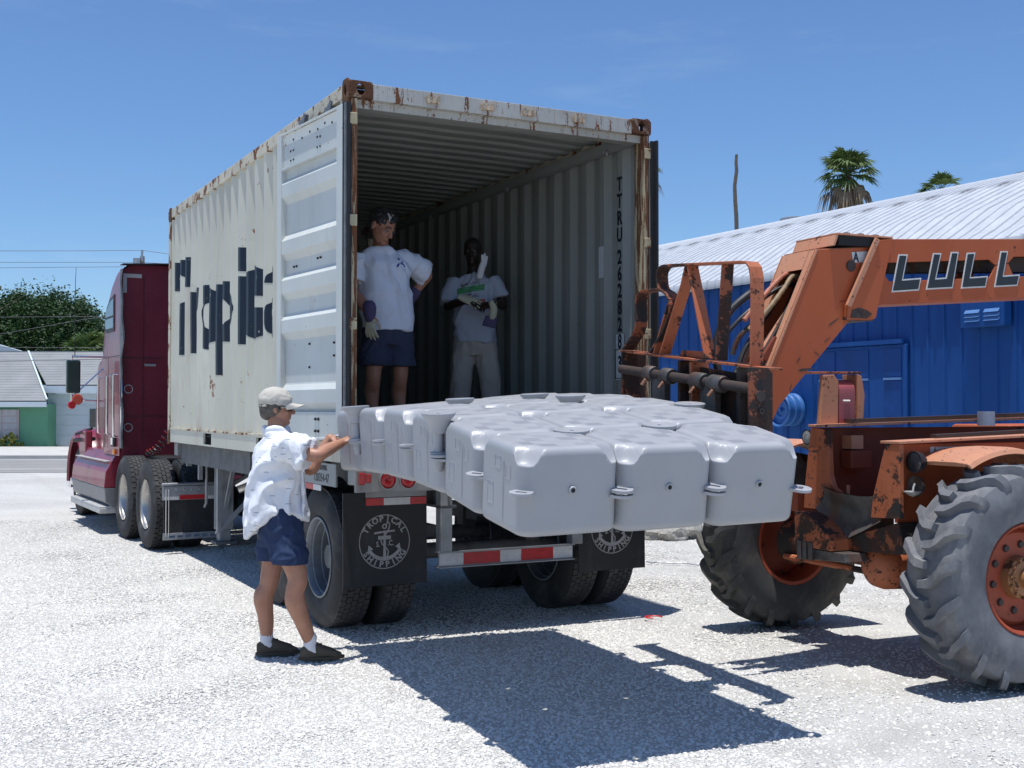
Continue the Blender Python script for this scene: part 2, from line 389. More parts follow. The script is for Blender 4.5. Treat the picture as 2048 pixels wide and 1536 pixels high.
# --- foliage ---
def leaf_mat(name, c0, c1, tr=.25):
    g = G(name); r = g.rand(); n1 = g.noise(.6, 3); n2 = g.noise(9, 2)
    c = g.mix(g.rng(g.math('ADD', g.math('MULTIPLY', n1, .6), g.math('MULTIPLY', n2, .4)), .35, .65), (*c0,1), (*c1,1))
    g.done(c, .55, 0, None, .35)
    t = g.n('ShaderNodeBsdfTranslucent'); g.l(c, t.inputs[0]); mxs = g.n('ShaderNodeMixShader'); mxs.inputs[0].default_value = tr
    g.l(g.b.outputs[0], mxs.inputs[1]); g.l(t.outputs[0], mxs.inputs[2]); g.l(mxs.outputs[0], g.out.inputs[0])
    return g.m
M['leaf'] = leaf_mat('dark_green_leaves', (.016,.045,.012), (.045,.095,.022))
M['leaf2'] = leaf_mat('yellow_green_leaves', (.09,.13,.025), (.19,.19,.03))
M['palm'] = leaf_mat('palm_fronds', (.05,.095,.022), (.13,.18,.05), .2)
M['palmdry'] = leaf_mat('dry_palm_fronds', (.14,.10,.06), (.26,.20,.13), .15)
M['bark'] = simple('bark', (.14,.115,.09), .9, var=.3, scale=8, bump=.6, bscale=20, bdist=.02)
def crown_mesh(name, blobs, nleaf, size, seed):
    rr = random.Random(seed); b = MB(); vs = []; fs = []
    tot = sum(r[3]**2 for r in blobs)
    for (cx, cy, cz, r, *sq) in blobs:
        q = sq[0] if sq else .85
        # clumps on the blob
        ncl = max(8, int(46*r*r/ (size*10)))
        cl = []
        for _ in range(ncl):
            z = rr.uniform(-.7, 1); a = rr.uniform(0, 2*PI); s_ = math.sqrt(1-z*z); k = r*rr.uniform(.72, 1.05)
            cl.append((cx+k*s_*math.cos(a), cy+k*s_*math.sin(a), cz+k*z*q, r*rr.uniform(.14, .28)))
        m = int(nleaf*r*r/tot)
        for _ in range(m):
            c = cl[rr.randrange(ncl)]
            d = Vector((rr.gauss(0,1), rr.gauss(0,1), rr.gauss(0,1))).normalized()*c[3]*rr.uniform(.5, 1.1)
            p = Vector(c[:3])+d
            nrm = (d.normalized()+Vector((rr.gauss(0,.5), rr.gauss(0,.5), rr.gauss(0,.5)+.3))).normalized()
            u = nrm.orthogonal().normalized(); u = Matrix.Rotation(rr.uniform(0, 6.28), 3, nrm) @ u; w = nrm.cross(u)
            s_ = size*rr.uniform(.6, 1.35); i = len(vs)
            vs += [p-u*s_, p-w*s_*.5+nrm*s_*.12, p+u*s_, p+w*s_*.5+nrm*s_*.12]
            fs.append((i, i+1, i+2, i+3))
    b.add(vs, fs); return b.mesh(name, fix=False)
def broad_tree(x, y, h, blobs, nleaf, size, seed, label, mat='leaf', group=None, trunk=.35):
    t = empty('broadleaf_tree', (x, y, 0), 0, label, 'tree', group)
    link('crown', crown_mesh('crown', blobs, nleaf, size, seed), M[mat], t)
    b = MB(); b.tube([(0,0,0),(.1,0,h*.25),(-.1,.1,h*.45),(.1,0,h*.75)], [trunk, trunk*.75, trunk*.6, trunk*.3], 10)
    rr = random.Random(seed)
    for k in range(7):
        a = rr.uniform(0, 6.28); r = h*.35
        b.tube([(0,0,h*(.25+.05*k)), (r*.5*math.cos(a), r*.5*math.sin(a), h*(.4+.05*k)), (r*math.cos(a), r*math.sin(a), h*(.5+.05*k))], [trunk*.4, trunk*.25, trunk*.1], 7)
    b.build('trunk', M['bark'], t, smooth=True)
    return t
# big tree behind the shop: silhouette peaks y=568 at px 70, falls to 590 at px 190
Yt = 62.0
def tx(px, Y=Yt): return (px-1024)/2343*Y
def tz(py, Y=Yt): return 1.62+(817-py)/2343*Y
broad_tree(tx(75), Yt, 8.2, [(0,0,4.5,3.7,.86), (-2.6,.3,4.3,2.6), (2.2,-.2,3.9,2.3), (1.0,.5,5.6,2.4,.8), (-1.6,.2,5.6,2.2,.9), (3.0,.2,2.6,1.7), (-4.4,0,3.8,2.3), (0,-1.6,3,2.6)], 85000, .095, 3, 'large dark green broadleaf tree rising behind the shingled roof')
broad_tree(tx(-60), Yt+4, 7.5, [(0,0,4.3,3.3,.8), (2.2,0,3.6,2.4), (-2.5,0,4.0,2.6)], 24000, .095, 5, 'dark green tree at the left edge behind the low building')
broad_tree(-28.2, 60, 9.3, [(0,0,7.6,1.6,1.0)], 1800, .15, 8, 'thin brownish treetop at the far left edge of the picture', mat='palmdry', trunk=.15)
# shrub in front of green wall
b_ = empty('shrub', ((22-1024)/2343*46.6, 46.55, .1), 0, 'small yellow-green shrub at the foot of the green wall', 'shrub')
link('foliage', crown_mesh('foliage', [(0,0,.22,.36,.8), (-.5,0,.2,.36,.8), (.25,0,.2,.3,.8)], 1600, .045, 11), M['leaf2'], b_)
# fan palms
def palm(x, y, h, r, seed, label, nf=34, dry=26, lean=.1, trunk=.16, group='fan palms against the sky'):
    t = empty('fan_palm', (x, y, 0), 0, label, 'palm', group)
    b = MB(); b.tube([(0,0,0),(lean*.3,0,h*.4),(lean,0,h*.75),(lean,0,h)], [trunk*1.3, trunk, trunk*.9, trunk*.8], 10); b.build('trunk', M['bark'], t, smooth=True)
    rr = random.Random(seed)
    def frond(b, a, el, L, fan, droop, seg=11):
        d = Vector((math.cos(a)*math.cos(el), math.sin(a)*math.cos(el), math.sin(el)))
        o = Vector((lean, 0, h)); p = o+d*L*.55+Vector((0,0,-droop*.12))
        b.tube([o, o+d*L*.3, p], [.022, .018, .012], 4)
        side = d.cross(Vector((0,0,1))).normalized(); up = side.cross(d).normalized()
        for k in range(seg):
            t_ = (k/(seg-1)-.5)*2; an = t_*fan
            dd = (d*math.cos(an)+side*math.sin(an)).normalized(); ll = L*.62*(1-.25*abs(t_))*rr.uniform(.85,1.1)
            w = up.cross(dd).normalized()*L*.045
            m1 = p+dd*ll*.5+up*ll*.06; e = p+dd*ll-Vector((0,0,1))*ll*(.18+droop*rr.uniform(.3,.7))
            i = len(b.v); b.v += [tuple(q) for q in (p, m1-w, m1+w, e)]
            b.f += [(i, i+1, i+2), (i+1, i+3, i+2)]; b.mi += [0, 0]
    b = MB()
    for k in range(nf):
        frond(b, rr.uniform(0, 6.28), rr.uniform(-.45, 1.35), r*rr.uniform(.8, 1.1), 1.15, rr.uniform(0, .5))
    b.build('fronds', M['palm'], t, fix=False)
    b = MB()
    for k in range(dry):
        frond(b, rr.uniform(0, 6.28), rr.uniform(-1.25, -.25), r*rr.uniform(.6, 1.2), .45, rr.uniform(.8, 1.6), 6)
    b.build('dead_fronds', M['palmdry'], t, fix=False)
Yp = 55.0
palm(tx(1694, Yp), Yp, tz(348, Yp), 1.5, 2, 'tallest fan palm with a full crown and hanging dead skirt above the white roof', nf=62, dry=36)
palm(tx(1880, 70), 70, tz(385, 70), 1.35, 4, 'small fan palm peeping over the ridge of the white roof', nf=30, dry=8)
palm(tx(1284, Yp), Yp, tz(345, Yp), 1.0, 6, 'fan palm mostly hidden behind the right container door', nf=30, dry=26)
palm(tx(160, 56), 56, tz(712, 56), 1.15, 9, 'light green cabbage palm in front of the dark tree by the truck', nf=40, dry=3, group=None)
palm(tx(190, 57), 57, tz(700, 57), 1.1, 12, 'pale green palm close beside the red cab roof', nf=34, dry=3, group=None)
b = MB(); Yd = 50
pts = [(1479,470),(1474,430),(1472,400),(1471,370),(1475,340),(1474,322),(1475,307)]
b.tube([(tx(p[0], Yd), Yd, tz(p[1], Yd)-(6 if i == 0 else 0)) for i, p in enumerate(pts)], [.10,.09,.085,.08,.075,.07,.06], 8)
tag(b.build('dead_palm_trunk', M['bark'], smooth=True), 'bare crooked dead palm trunk standing alone against the sky', 'trunk')

# --- power lines and pole ---
M['wire'] = simple('cable', (.10,.10,.11), .5)
M['grey_metal'] = simple('galvanised_metal', (.36,.37,.39), .45, .6, var=.15, scale=12)
M['wood'] = simple('pole_wood', (.22,.19,.16), .9, var=.25, scale=6, bump=.3)
def wire(pts, Y, r, label, lc=1):
    b = MB(); P = []
    for i in range(len(pts)-1):
        (x0,y0),(x1,y1) = pts[i], pts[i+1]
        for k in range(7):
            f = k/6
            if i and k == 0: continue
            P.append((tx(x0+(x1-x0)*f, Y), Y, tz(y0+(y1-y0)*f, Y)))
    b.tube(P, r, 5); tag(b.build('power_line', M['wire']), label, 'power line', 'overhead power lines at the left')
wire([(-400,499),(0,501),(140,501),(285,500),(340,508),(700,560)], 58, .012, 'highest overhead wire, passing over the pole top')
wire([(-400,522),(0,524),(280,524),(700,548)], 58, .011, 'overhead wire second from the top, left of the red cab roof')
wire([(-400,536),(0,535),(240,533),(700,556)], 58, .011, 'overhead wire third from the top, just left of the red cab')
wire([(-400,634),(0,634),(130,633),(260,633),(700,640)], 45, .009, 'thin wire crossing in front of the big dark tree')
wire([(-400,712),(0,668),(170,638),(300,622)], 45, .009, 'slanting thin wire crossing the lower part of the big tree')
wire([(-400,695),(0,695),(195,695),(700,700)], 45, .009, 'thin wire running just above the shingled roof')
wire([(-400,724),(0,722),(195,719),(700,712)], 45, .013, 'dark wire crossing in front of the shingled roof')
t = empty('utility_pole', (tx(283, 58), 58, 0), 0, 'utility pole with grey transformer rising behind the red cab roof', 'utility pole')
b = MB(); b.tube([(0,0,0),(0,0,tz(512,58))], [.16,.11], 10); b.build('pole', M['wood'], t, smooth=True)
b = MB(); b.tube([(-.22,-.2,tz(527,58)-.7),(-.22,-.2,tz(517,58))], .17, 12); b.build('transformer', M['grey_metal'], t, smooth=True)
b = MB(); b.tube([(0,-.1,tz(522,58)),(0.02,-.1,tz(500,58))], .06, 8); b.build('insulator', M['grey_metal'], t, smooth=True)

# --- blue shed with white ribbed roof ---
WR = math.radians(29.7)
shed = empty('blue_shed', (2.91, 23.8, 0), WR, 'long blue metal shed with arched white ribbed roof behind the telehandler', 'shed')
def blue_mat():
    g = G('blue_painted_metal'); n = g.noise(1.2, 5, .6, g.map((1,1,.35))); s = g.sep()
    c = g.mix(g.rng(n, .3, .7), (.006,.050,.20,1), (.010,.075,.27,1))
    c = g.mix(g.rng(g.noise(6, 6, .7, g.map((1,1,.08))), .55, .8, 0, .35), c, (.03,.12,.36,1))
    c = g.mix(g.rng(g.noise(26, 5, .7), .70, .74, 0, .6), c, (.3,.35,.42,1))
    return g.done(c, .55, 0, g.bump(g.noise(8, 3), .15, .01), .22)
M['blue'] = blue_mat()
def white_roof_mat():
    g = G('white_roof_coating'); n = g.noise(2.2, 7, .7, g.map((1,2,1)))
    c = g.mix(g.rng(n, .35, .75), (.50,.52,.55,1), (.38,.40,.43,1))
    s = g.sep()
    # grime along the lap seam
    lap = g.math('ABSOLUTE', g.math('SUBTRACT', s[0], 2.75)); lk = g.rng(lap, 0, .30, 1, 0)
    c = g.mix(g.math('MULTIPLY', lk, g.rng(g.noise(2.2, 7, .8), .47, .58, 0, .9)), c, (.10,.10,.11,1))
    c = g.mix(g.rng(g.noise(3, 8, .78, g.map((.45,2.2,1))), .53, .74, 0, .65), c, (.30,.31,.33,1))
    return g.done(c, .6, 0, g.bump(g.noise(20, 4), .25, .006), .3)
M['roofw'] = white_roof_mat()
def shed_build():
    # wall panels, each a standing sheet with ribs; local x=0 plane faces -x
    y0, y1 = -14.0, 7.2; w = .92; n = int((y1-y0)/w)
    prof = []
    for k in range(3):
        a = k*w/3; prof += [(a, 0), (a+.02, 0), (a+.035, .022), (a+.06, .022), (a+.075, 0)]
    prof.append((w-.002, 0))
    b = MB(); vs = []; m = len(prof)
    for (yy, d) in prof: vs += [(-d, yy, -.1), (-d, yy, 4.0)]
    fs = [(2*i, 2*i+2, 2*i+3, 2*i+1) for i in range(m-1)]
    # back skin for thickness
    nb = len(vs); vs += [(.03, 0, -.1), (.03, 0, 4.0), (.03, w-.002, -.1), (.03, w-.002, 4.0)]
    fs += [(nb, nb+1, nb+3, nb+2), (1, nb+1, nb, 0), (2*m-2, 2*m-1, nb+3, nb+2)]
    b.add(vs, fs); me = b.mesh('wall_panel', fix=False); me.materials.append(M['blue'])
    for i in range(n):
        link('wall_panel', me, None, shed, loc=(0, y0+i*w, 0))
    # arched roof: panels running from eave to ridge and over
    P = []
    # profile x,z : eave curl then arc to ridge and down the far side
    pr = [(-.15, 3.90), (-.15, 3.96), (-.12, 4.03), (0, 4.10), (.25, 4.22)]
    N_ = 16
    for i in range(1, N_+1):
        f = i/N_; x = .25+f*13.2; 
        z = (4.22 if x < 2.7 else 4.25)+2.10*math.sin(min(1, (x-.25)/7.6)*PI/2)**.82 if x < 7.8 else 6.24-2.0*((x-7.8)/5.7)**1.7
        pr.append((x, z))
    pw = .76; rib = []
    for q in range(3): o_ = q*.253; rib += [(o_,0),(o_+.010,.022),(o_+.030,.029),(o_+.050,.022),(o_+.060,0)]
    rib += [(.76,0)]
    vs = []; mr = len(rib)
    for j, (x, z) in enumerate(pr):
        a = pr[max(0, j-1)]; c = pr[min(len(pr)-1, j+1)]; tx_, tz_ = c[0]-a[0], c[1]-a[1]; l = math.hypot(tx_, tz_); nx, nz_ = -tz_/l, tx_/l
        for (yy, hgt) in rib:
            if yy == .76: yy = .757
            vs.append((x+nx*hgt, yy, z+nz_*hgt))
    fs = [(j*mr+i, (j+1)*mr+i, (j+1)*mr+i+1, j*mr+i+1) for j in range(len(pr)-1) for i in range(mr-1)]
    nb = len(vs); vs += [(v[0]+.01, v[1], v[2]-.03) for v in vs]
    fs += [tuple(q+nb for q in f[::-1]) for f in fs]
    for i in range(mr-1): fs.append((i+1, i, nb+i, nb+i+1))
    b = MB(); b.add(vs, fs); me = b.mesh('roof_panel', fix=False, smooth=30); me.materials.append(M['roofw'])
    k = int((y1-y0)/pw)+1
    for i in range(k): link('roof_panel', me, None, shed, loc=(0, y0+i*pw, 0))
    # lap seam ridges and stains: cover strips with bolts
    # window (boarded, painted blue), header rail, louvred box, round fan housing
    b = MB(); b.box(-.07, -.024, -6.55, -4.62, 1.0, 2.62); wf = b.build('window_frame', M['blue'], shed, bevel=.008)
    b = MB(); b.box(-.13, -.07, -6.5, -4.55, 2.63, 2.70); b.build('window_header', M['blue'], wf)
    for (a, c_) in ((-5.78, -5.12), (-6.45, -6.10), (-5.05, -4.7)):
        for (z0, z1) in ((.95, 1.4), (1.47, 2.05), (2.12, 2.56)):
            b = MB(); b.box(-.082, -.071, a, c_, z0, z1); b.build('window_pane', M['blueglass'], wf)
        for z in (1.435, 2.085):
            b = MB(); b.box(-.10, -.071, a, c_, z-.018, z+.018); b.build('glazing_bar', M['bluelight'], wf)
    b = MB(); b.box(-.20, -.024, -8.4, -7.66, 2.79, 3.45); vb = b.build('vent_box', M['blue'], shed, bevel=.015)
    for col in (0, 1):
        for r_ in range(3):
            b = MB(); yy = -8.33+col*.33
            b.prism([(-.20, 2.88+r_*.06), (-.235, 2.87+r_*.06), (-.20, 2.92+r_*.06)], 1, yy, yy+.25); b.build('louvre', M['bluelight'], vb)
    b = MB(); b.lathe([(-.36,0),(-.36,.03),(-.30,.04),(-.30,.10),(-.33,.12),(-.33,.17),(-.31,.19),(-.31,.25),(-.40,.27),(-.41,.285),(-.38,.30),(-.33,.28),(-.24,.27),(-.22,.285),(-.10,.27),(-.08,.285),(-.03,.285)], 0, 40, (0,-4.02,1.60))
    b.build('fan_housing', M['blue2'], shed, smooth=True)
    for (yy, xx) in ((3.3, 6.9), (-3.5, 7.1)):
        b = MB(); b.lathe([(6.0,.0),(6.0,.30),(6.46,.30),(6.46,.36),(6.56,.36),(6.58,.3),(6.60,.0)], 2, 28, (xx, yy, -.05)); b.build('roof_vent', M['grey_metal'], shed, smooth=True)
M['blueglass'] = simple('blue_painted_glass', (.008,.055,.22), .4, var=.25, scale=2, spec=.2)
M['bluelight'] = simple('worn_blue_edge', (.10,.22,.45), .5)
M['blue2'] = simple('light_blue_metal', (.03,.13,.36), .55, var=.2, scale=5)
shed_build()
# rubble by the shed seen between trailer and wheel
M['rubble'] = simple('broken_concrete', (.42,.40,.36), .95, var=.35, scale=9, bump=.7, bscale=18, bdist=.03)
rr = random.Random(5)
def rock(x, y, s, label, zs=.6):
    bm = bmesh.new(); bmesh.ops.create_icosphere(bm, subdivisions=3, radius=1)
    o_ = Vector((x*3, y, 1))
    for v in bm.verts:
        d = noise.noise(v.co*1.3+o_)*.45+noise.noise(v.co*4+o_)*.12; v.co *= 1+d; v.co.z *= zs
    me = bpy.data.meshes.new('rubble_chunk'); bm.to_mesh(me); bm.free()
    o = link('rubble_chunk', me, M['rubble'], loc=(x, y, s*zs*.45)); o.scale = (s, s*.8, s); o.rotation_euler = (0,0,x*5)
    tag(o, label, 'rubble', 'broken concrete lying beside the blue shed')
Yk = 14.6
rock(tx(1310, Yk), Yk, .22, 'pale rubble chunk nearest the mudflap, left end of the pile')
rock(tx(1345, Yk), Yk-.1, .20, 'pale rubble chunk in the middle of the pile behind the floats')
rock(tx(1380, Yk), Yk+.2, .27, 'larger pale rubble chunk right by the far tractor tyre')
rock(tx(1362, Yk), Yk+.5, .34, 'tallest grey rubble chunk at the back of the pile', .9)
b = MB(); rr2 = random.Random(2); pts = [(tx(1293,12.2)+i*.05, 12.2+rr2.uniform(-.03,.03)-i*.015, .02+rr2.uniform(0,.01)) for i in range(22)]
b.tube(pts, .008, 5); tag(b.build('wire_scrap', M['grey_metal']), 'thin scrap wire lying on the gravel beside the rubble', 'wire')
M['redp'] = simple('red_plastic', (.62,.02,.015), .4)
b = MB(); c0 = (tx(1306, 9.0), 9.0); b.tube([(c0[0]+.05*math.cos(a)*1.3, c0[1]+.05*math.sin(a), .025) for a in [i*.35 for i in range(14)]], .006, 6)
tag(b.build('red_strap_ring', M['redp'], smooth=True), 'small red plastic ring dropped on the gravel behind the trailer', 'ring')
# ================= CONTAINER, CHASSIS, TRACTOR =================
TR = math.radians(27.6); TO = (-1.076, 8.0, 0)
RUST = ((.085,.026,.012),(.24,.085,.03))
M['cpaint'] = rusty('container_paint', (.60,.585,.49), .55, .02, 1.6, .35, RUST, fade=(.52,.50,.40), chip=.32, bump=.2)
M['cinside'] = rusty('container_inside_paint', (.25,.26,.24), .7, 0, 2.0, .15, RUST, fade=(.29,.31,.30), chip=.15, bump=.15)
M['cheavy'] = rusty('rusty_frame', (.52,.44,.28), .6, 1.02, 9, .95, ((.085,.034,.018),(.24,.10,.042)), chip=.9, bump=.5, flow=(2,2,.15), warp=(3,3,.22))
M['crail'] = rusty('rust_streaked_rail', (.60,.55,.42), .6, .60, 6.0, .95, RUST, chip=.7, bump=.4, flow=(3,3,.4))
M['cheader'] = rusty('header_paint', (.44,.44,.40), .55, .50, 5.0, 1.0, ((.085,.034,.018),(.22,.09,.035)), chip=.9, bump=.35, flow=(5,5,.20), warp=(3.2,1,.45))
M['casting'] = rusty('rusted_casting', (.30,.22,.15), .8, 1.1, 8, .8, ((.055,.024,.014),(.15,.062,.028)), chip=1, bump=.7)
M['door'] = rusty('door_paint', (.55,.58,.56), .5, .0, 2.4, .18, RUST, fade=(.62,.62,.56), chip=.22, bump=.15)
M['gasket'] = simple('rubber_gasket', (.018,.018,.02), .6, var=.3, scale=10)
M['gasketg'] = simple('grey_gasket', (.16,.17,.18), .6, var=.4, scale=14)
M['lug'] = rusty('cream_hinge_lug', (.50,.43,.27), .5, .55, 12, .8, RUST, chip=.8)
M['letters'] = simple('dark_lettering', (.012,.018,.03), .45, var=.25, scale=4)
M['floor'] = simple('container_floor', (.06,.048,.038), .8, var=.4, scale=5, bump=.3)
M['steelw'] = simple('dull_steel', (.22,.225,.23), .5, .5, var=.3, scale=9, bump=.1)
M['gold'] = simple('worn_brass_keeper', (.72,.52,.34), .30, .6, var=.5, scale=25, bump=.3)
CO = (TO[0]-.045*math.cos(TR), TO[1]-.045*math.sin(TR), 0)
cont = empty('shipping_container', CO, TR, 'open cream twenty foot shipping container with rusty frame, loaded on the trailer chassis', 'container')
HZ0, HZ1, CW, CL = 1.24, 3.87, 2.483, 6.058
PITCH = .278
def corr_profile(y0, y1, d, pitch=PITCH):
    "outer polyline (y, depth) flat-slope-flat-slope"
    out = []; y = y0; q = pitch/4
    while y < y1-1e-4:
        for (dy, dd) in ((0, 0), (q*1.03, 0), (2*q, d), (3*q*1.01, d)):
            if y+dy < y1: out.append((y+dy, dd))
        y += pitch
    out.append((y1, 0)); return out
def corr_depth(y, y0, d, pitch=PITCH):
    q = pitch/4; t = (y-y0) % pitch
    if t < q*1.03: return 0
    if t < 2*q: return d*(t-q*1.03)/(q*.97)
    if t < 3*q*1.01: return d
    return d*(1-(t-3*q*1.01)/(pitch-3*q*1.01))
def corr_sheet(prof, a0, a1, th, fn, levels=None):
    lv = levels or [a0, a1]; b = MB(); vs = []; m = len(prof); n = len(lv)
    for off in (0, th):
        for (y, d) in prof:
            for z in lv: vs.append(fn(y, d+off, z))
    fs = []
    for s_ in (0, 1):
        for i in range(m-1):
            for j in range(n-1):
                q = [s_*m*n+i*n+j, s_*m*n+(i+1)*n+j, s_*m*n+(i+1)*n+j+1, s_*m*n+i*n+j+1]
                fs.append(tuple(q if s_ == 0 else q[::-1]))
    for i in range(m-1):
        for (j) in (0, n-1):
            fs.append((i*n+j, (i+1)*n+j, m*n+(i+1)*n+j, m*n+i*n+j))
    for i in (0, m-1):
        fs.append((i*n, i*n+n-1, m*n+i*n+n-1, m*n+i*n))
    b.add(vs, fs); return b
def dent(y, z):
    return .010*noise.noise(Vector((y*1.3, z*1.1, 2)))+.003*noise.noise(Vector((y*5, z*4, 7)))
prof = corr_profile(.13, CL-.13, .038)
lv = [1.405+i*(3.775-1.405)/14 for i in range(15)]
corr_sheet(prof, 0, 0, .004, lambda y, d, z: (.008+d+dent(y, z), y, z), lv).build('side_panel', M['cpaint'], cont)
profR = [(.13, 0)]+[p for p in corr_profile(.186, CL-.13, .038)]
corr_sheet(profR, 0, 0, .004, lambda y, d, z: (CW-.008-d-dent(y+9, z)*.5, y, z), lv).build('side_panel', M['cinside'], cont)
# roof sheet: corrugations run across the width
rp = []; y = .16
while y < CL-.16:
    rp += [(y, 0), (y+.10, 0), (y+.12, .02), (y+.20, .02)]; y += .22
lvx = [.05+(CW-.1)*i/8 for i in range(9)]
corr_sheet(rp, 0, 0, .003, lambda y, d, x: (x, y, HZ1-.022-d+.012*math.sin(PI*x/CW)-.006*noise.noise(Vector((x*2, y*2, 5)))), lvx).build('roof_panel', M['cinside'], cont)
fp = corr_profile(.05, CW-.05, .045, .25)
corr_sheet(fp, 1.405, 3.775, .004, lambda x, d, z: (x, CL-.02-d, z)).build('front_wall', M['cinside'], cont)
for i in range(16):
    b = MB(); x0 = .05+i*(CW-.1)/16; b.box(x0+.0015, x0+(CW-.1)/16-.0015, .06, CL-.08, 1.352, 1.38)
    b.build('floor_plank', M['floor'], cont)
# posts
def post_poly(sx):
    o = 0 if sx > 0 else CW
    return [(o+sx*a, c) for a, c in ((0, .02),(0,.155),(.05,.155),(.05,.085),(.062,.085),(.062,0),(.02,0),(.02,.02))]
for sx in (1, -1):
    b = MB(); b.prism(post_poly(sx), 2, HZ0+.118, HZ1-.118); ps = b.build('corner_post', M['cheavy'], cont, bevel=.004)
    x0 = -.006 if sx > 0 else CW-.058
    for z in (1.50, 2.20, 2.91, 3.61):
        b = MB(); b.box(x0, x0+.064, -.014, .018, z-.04, z+.04); b.build('hinge_lug', M['lug'], ps, bevel=.005)
    b = MB(); o = 0 if sx > 0 else CW; b.box(o, o+sx*.10, CL-.10, CL, HZ0+.118, HZ1-.118); b.build('corner_post', M['crail'], cont, bevel=.006)
# corner castings with real oval holes
def holed(b, w, h, rx, ry, th, M_):
    n = 20; oy = 0
    rect = []
    for i in range(n):
        a = 2*PI*i/n+PI/n; c, s_ = math.cos(a), math.sin(a); k = min((w/2)/abs(c) if abs(c) > 1e-6 else 9, (h/2)/abs(s_) if abs(s_) > 1e-6 else 9)
        rect.append((c*k, s_*k))
    el = [(rx*math.cos(2*PI*i/n+PI/n), ry*math.sin(2*PI*i/n+PI/n)) for i in range(n)]
    vs = [(x, y, 0) for x, y in rect]+[(x, y, 0) for x, y in el]+[(x, y, -th) for x, y in rect]+[(x, y, -th) for x, y in el]
    fs = []
    for i in range(n):
        j = (i+1) % n
        fs += [(i, j, n+j, n+i), (2*n+j, 2*n+i, 3*n+i, 3*n+j), (n+i, n+j, 3*n+j, 3*n+i), (j, i, 2*n+i, 2*n+j)]
    b.add(vs, fs, M_)
def casting(sx, sy):
    b = MB(); w, l, h = .178, .162, .118; t = .018
    # local box 0..w (x outward side at 0), 0..l (end face at 0), z 0..h
    RX = Matrix.Rotation(PI/2, 4, 'X')
    holed(b, w, h, .030, .040, t, Matrix.Translation((w/2, 0, h/2)) @ RX)
    holed(b, l-.002, h-.002, .042, .026, t, Matrix.Translation((0, l/2, h/2)) @ Matrix.Rotation(-PI/2, 4, 'Y') @ Matrix.Rotation(PI/2, 4, 'Z') @ Matrix.Rotation(PI/2, 4, 'Z'))
    holed(b, w-.004, l-.004, .028, .055, t, Matrix.Translation((w/2, l/2, h)))
    b.box(w-.012, w-.001, .002, l-.002, .002, h-.002) if False else None
    b.box(.002, w-.002, .002, l-.002, .0, .012)
    b.bar((w-.006, .003, h/2), (w-.006, .06, h/2), .01, h-.01); b.box(.022, w-.002, l-.012, l-.001, .003, h-.02)
    me = b.mesh('corner_casting'); me.transform(Matrix.Diagonal((sx, sy, 1, 1)))
    if sx*sy < 0: me.flip_normals()
    return me
for sx in (1, -1):
    for sy in (1, -1):
        me = casting(sx, sy); me.materials.append(M['casting'])
        for z in (HZ0, HZ1-.118+.006):
            link('corner_casting', me, None, cont, loc=(-.004 if sx > 0 else CW+.004, -.006 if sy > 0 else CL+.006, z), bevel=.006)
# header, sill, rails
b = MB(); b.box(.176, CW-.176, .0, .05, 3.752, HZ1-.006); b.box(.176, CW-.176, .05, .15, HZ1-.03, HZ1-.008); b.box(.05, CW-.05, .052, .062, 3.70, 3.76)
b.build('header', M['cheader'], cont, bevel=.003)
b = MB(); b.box(.08, CW-.08, .062, .155, 3.70, 3.78); b.build('header_lining', M['cinside'], cont)
for x in (.622, 1.053, 1.392, 1.821):
    b = MB(); b.box(x-.05, x+.05, -.022, -.001, 3.785, 3.825); b.box(x-.048, x-.028, -.034, -.022, 3.775, 3.838); b.box(x+.028, x+.048, -.034, -.022, 3.775, 3.838); b.box(x-.012, x+.012, -.03, -.022, 3.78, 3.83)
    b.build('cam_keeper', M['gold'], cont, bevel=.004)
b = MB(); b.box(.02, CW-.02, CL-.04, CL-.015, 3.62, 3.85); b.build('front_header', M['cinside'], cont)
b = MB(); b.box(.178, CW-.178, 0.02, .15, HZ0, 1.395); b.build('door_sill', M['cpaint'], cont, bevel=.004)
for sx in (0, 1):
    b = MB(); x0 = 0 if sx == 0 else CW-.06
    b.box(x0, x0+.06, .156, CL-.156, 3.775, HZ1); b.build('top_rail', M['crail'], cont, bevel=.004)
    if sx: b = MB(); b.box(CW-.13, CW-.06, .17, CL-.1, 3.70, 3.775); b.build('inner_rail', M['cinside'], cont)
    # bottom rail with fork pocket openings
    x0, x1 = (0, .02) if sx == 0 else (CW-.02, CW)
    b = MB(); cuts = [(.156, 1.98), (2.32, 3.95), (4.29, CL-.156)]
    for (a, c_) in cuts: b.box(x0, x1, a, c_, HZ0+.005, 1.385)
    for (a, c_) in ((1.98, 2.32), (3.95, 4.29)): b.box(x0, x1, a, c_, 1.372, 1.385); b.box(x0, x1, a, c_, HZ0+.005, HZ0+.02)
    b.box(x0-(.006 if sx == 0 else 0), x1+(.03 if sx == 0 else .006), .156, CL-.156, 1.385, 1.404) if sx else None
    b.build('bottom_rail', M['cpaint'], cont)
b = MB(); b.box(-.006, .05, .156, CL-.156, 1.386, 1.404); b.build('rail_flange', M['crail'], cont)
b = MB()
for y in (2.0, 2.3, 3.97, 4.27): b.box(.021, CW-.021, y-.01, y+.01, HZ0+.02, 1.35)
b.box(.03, CW-.03, .2, CL-.2, 1.335, 1.35); b.build('underfloor', M['dark'], cont)
for y in (2.05, 3.0):
    pass
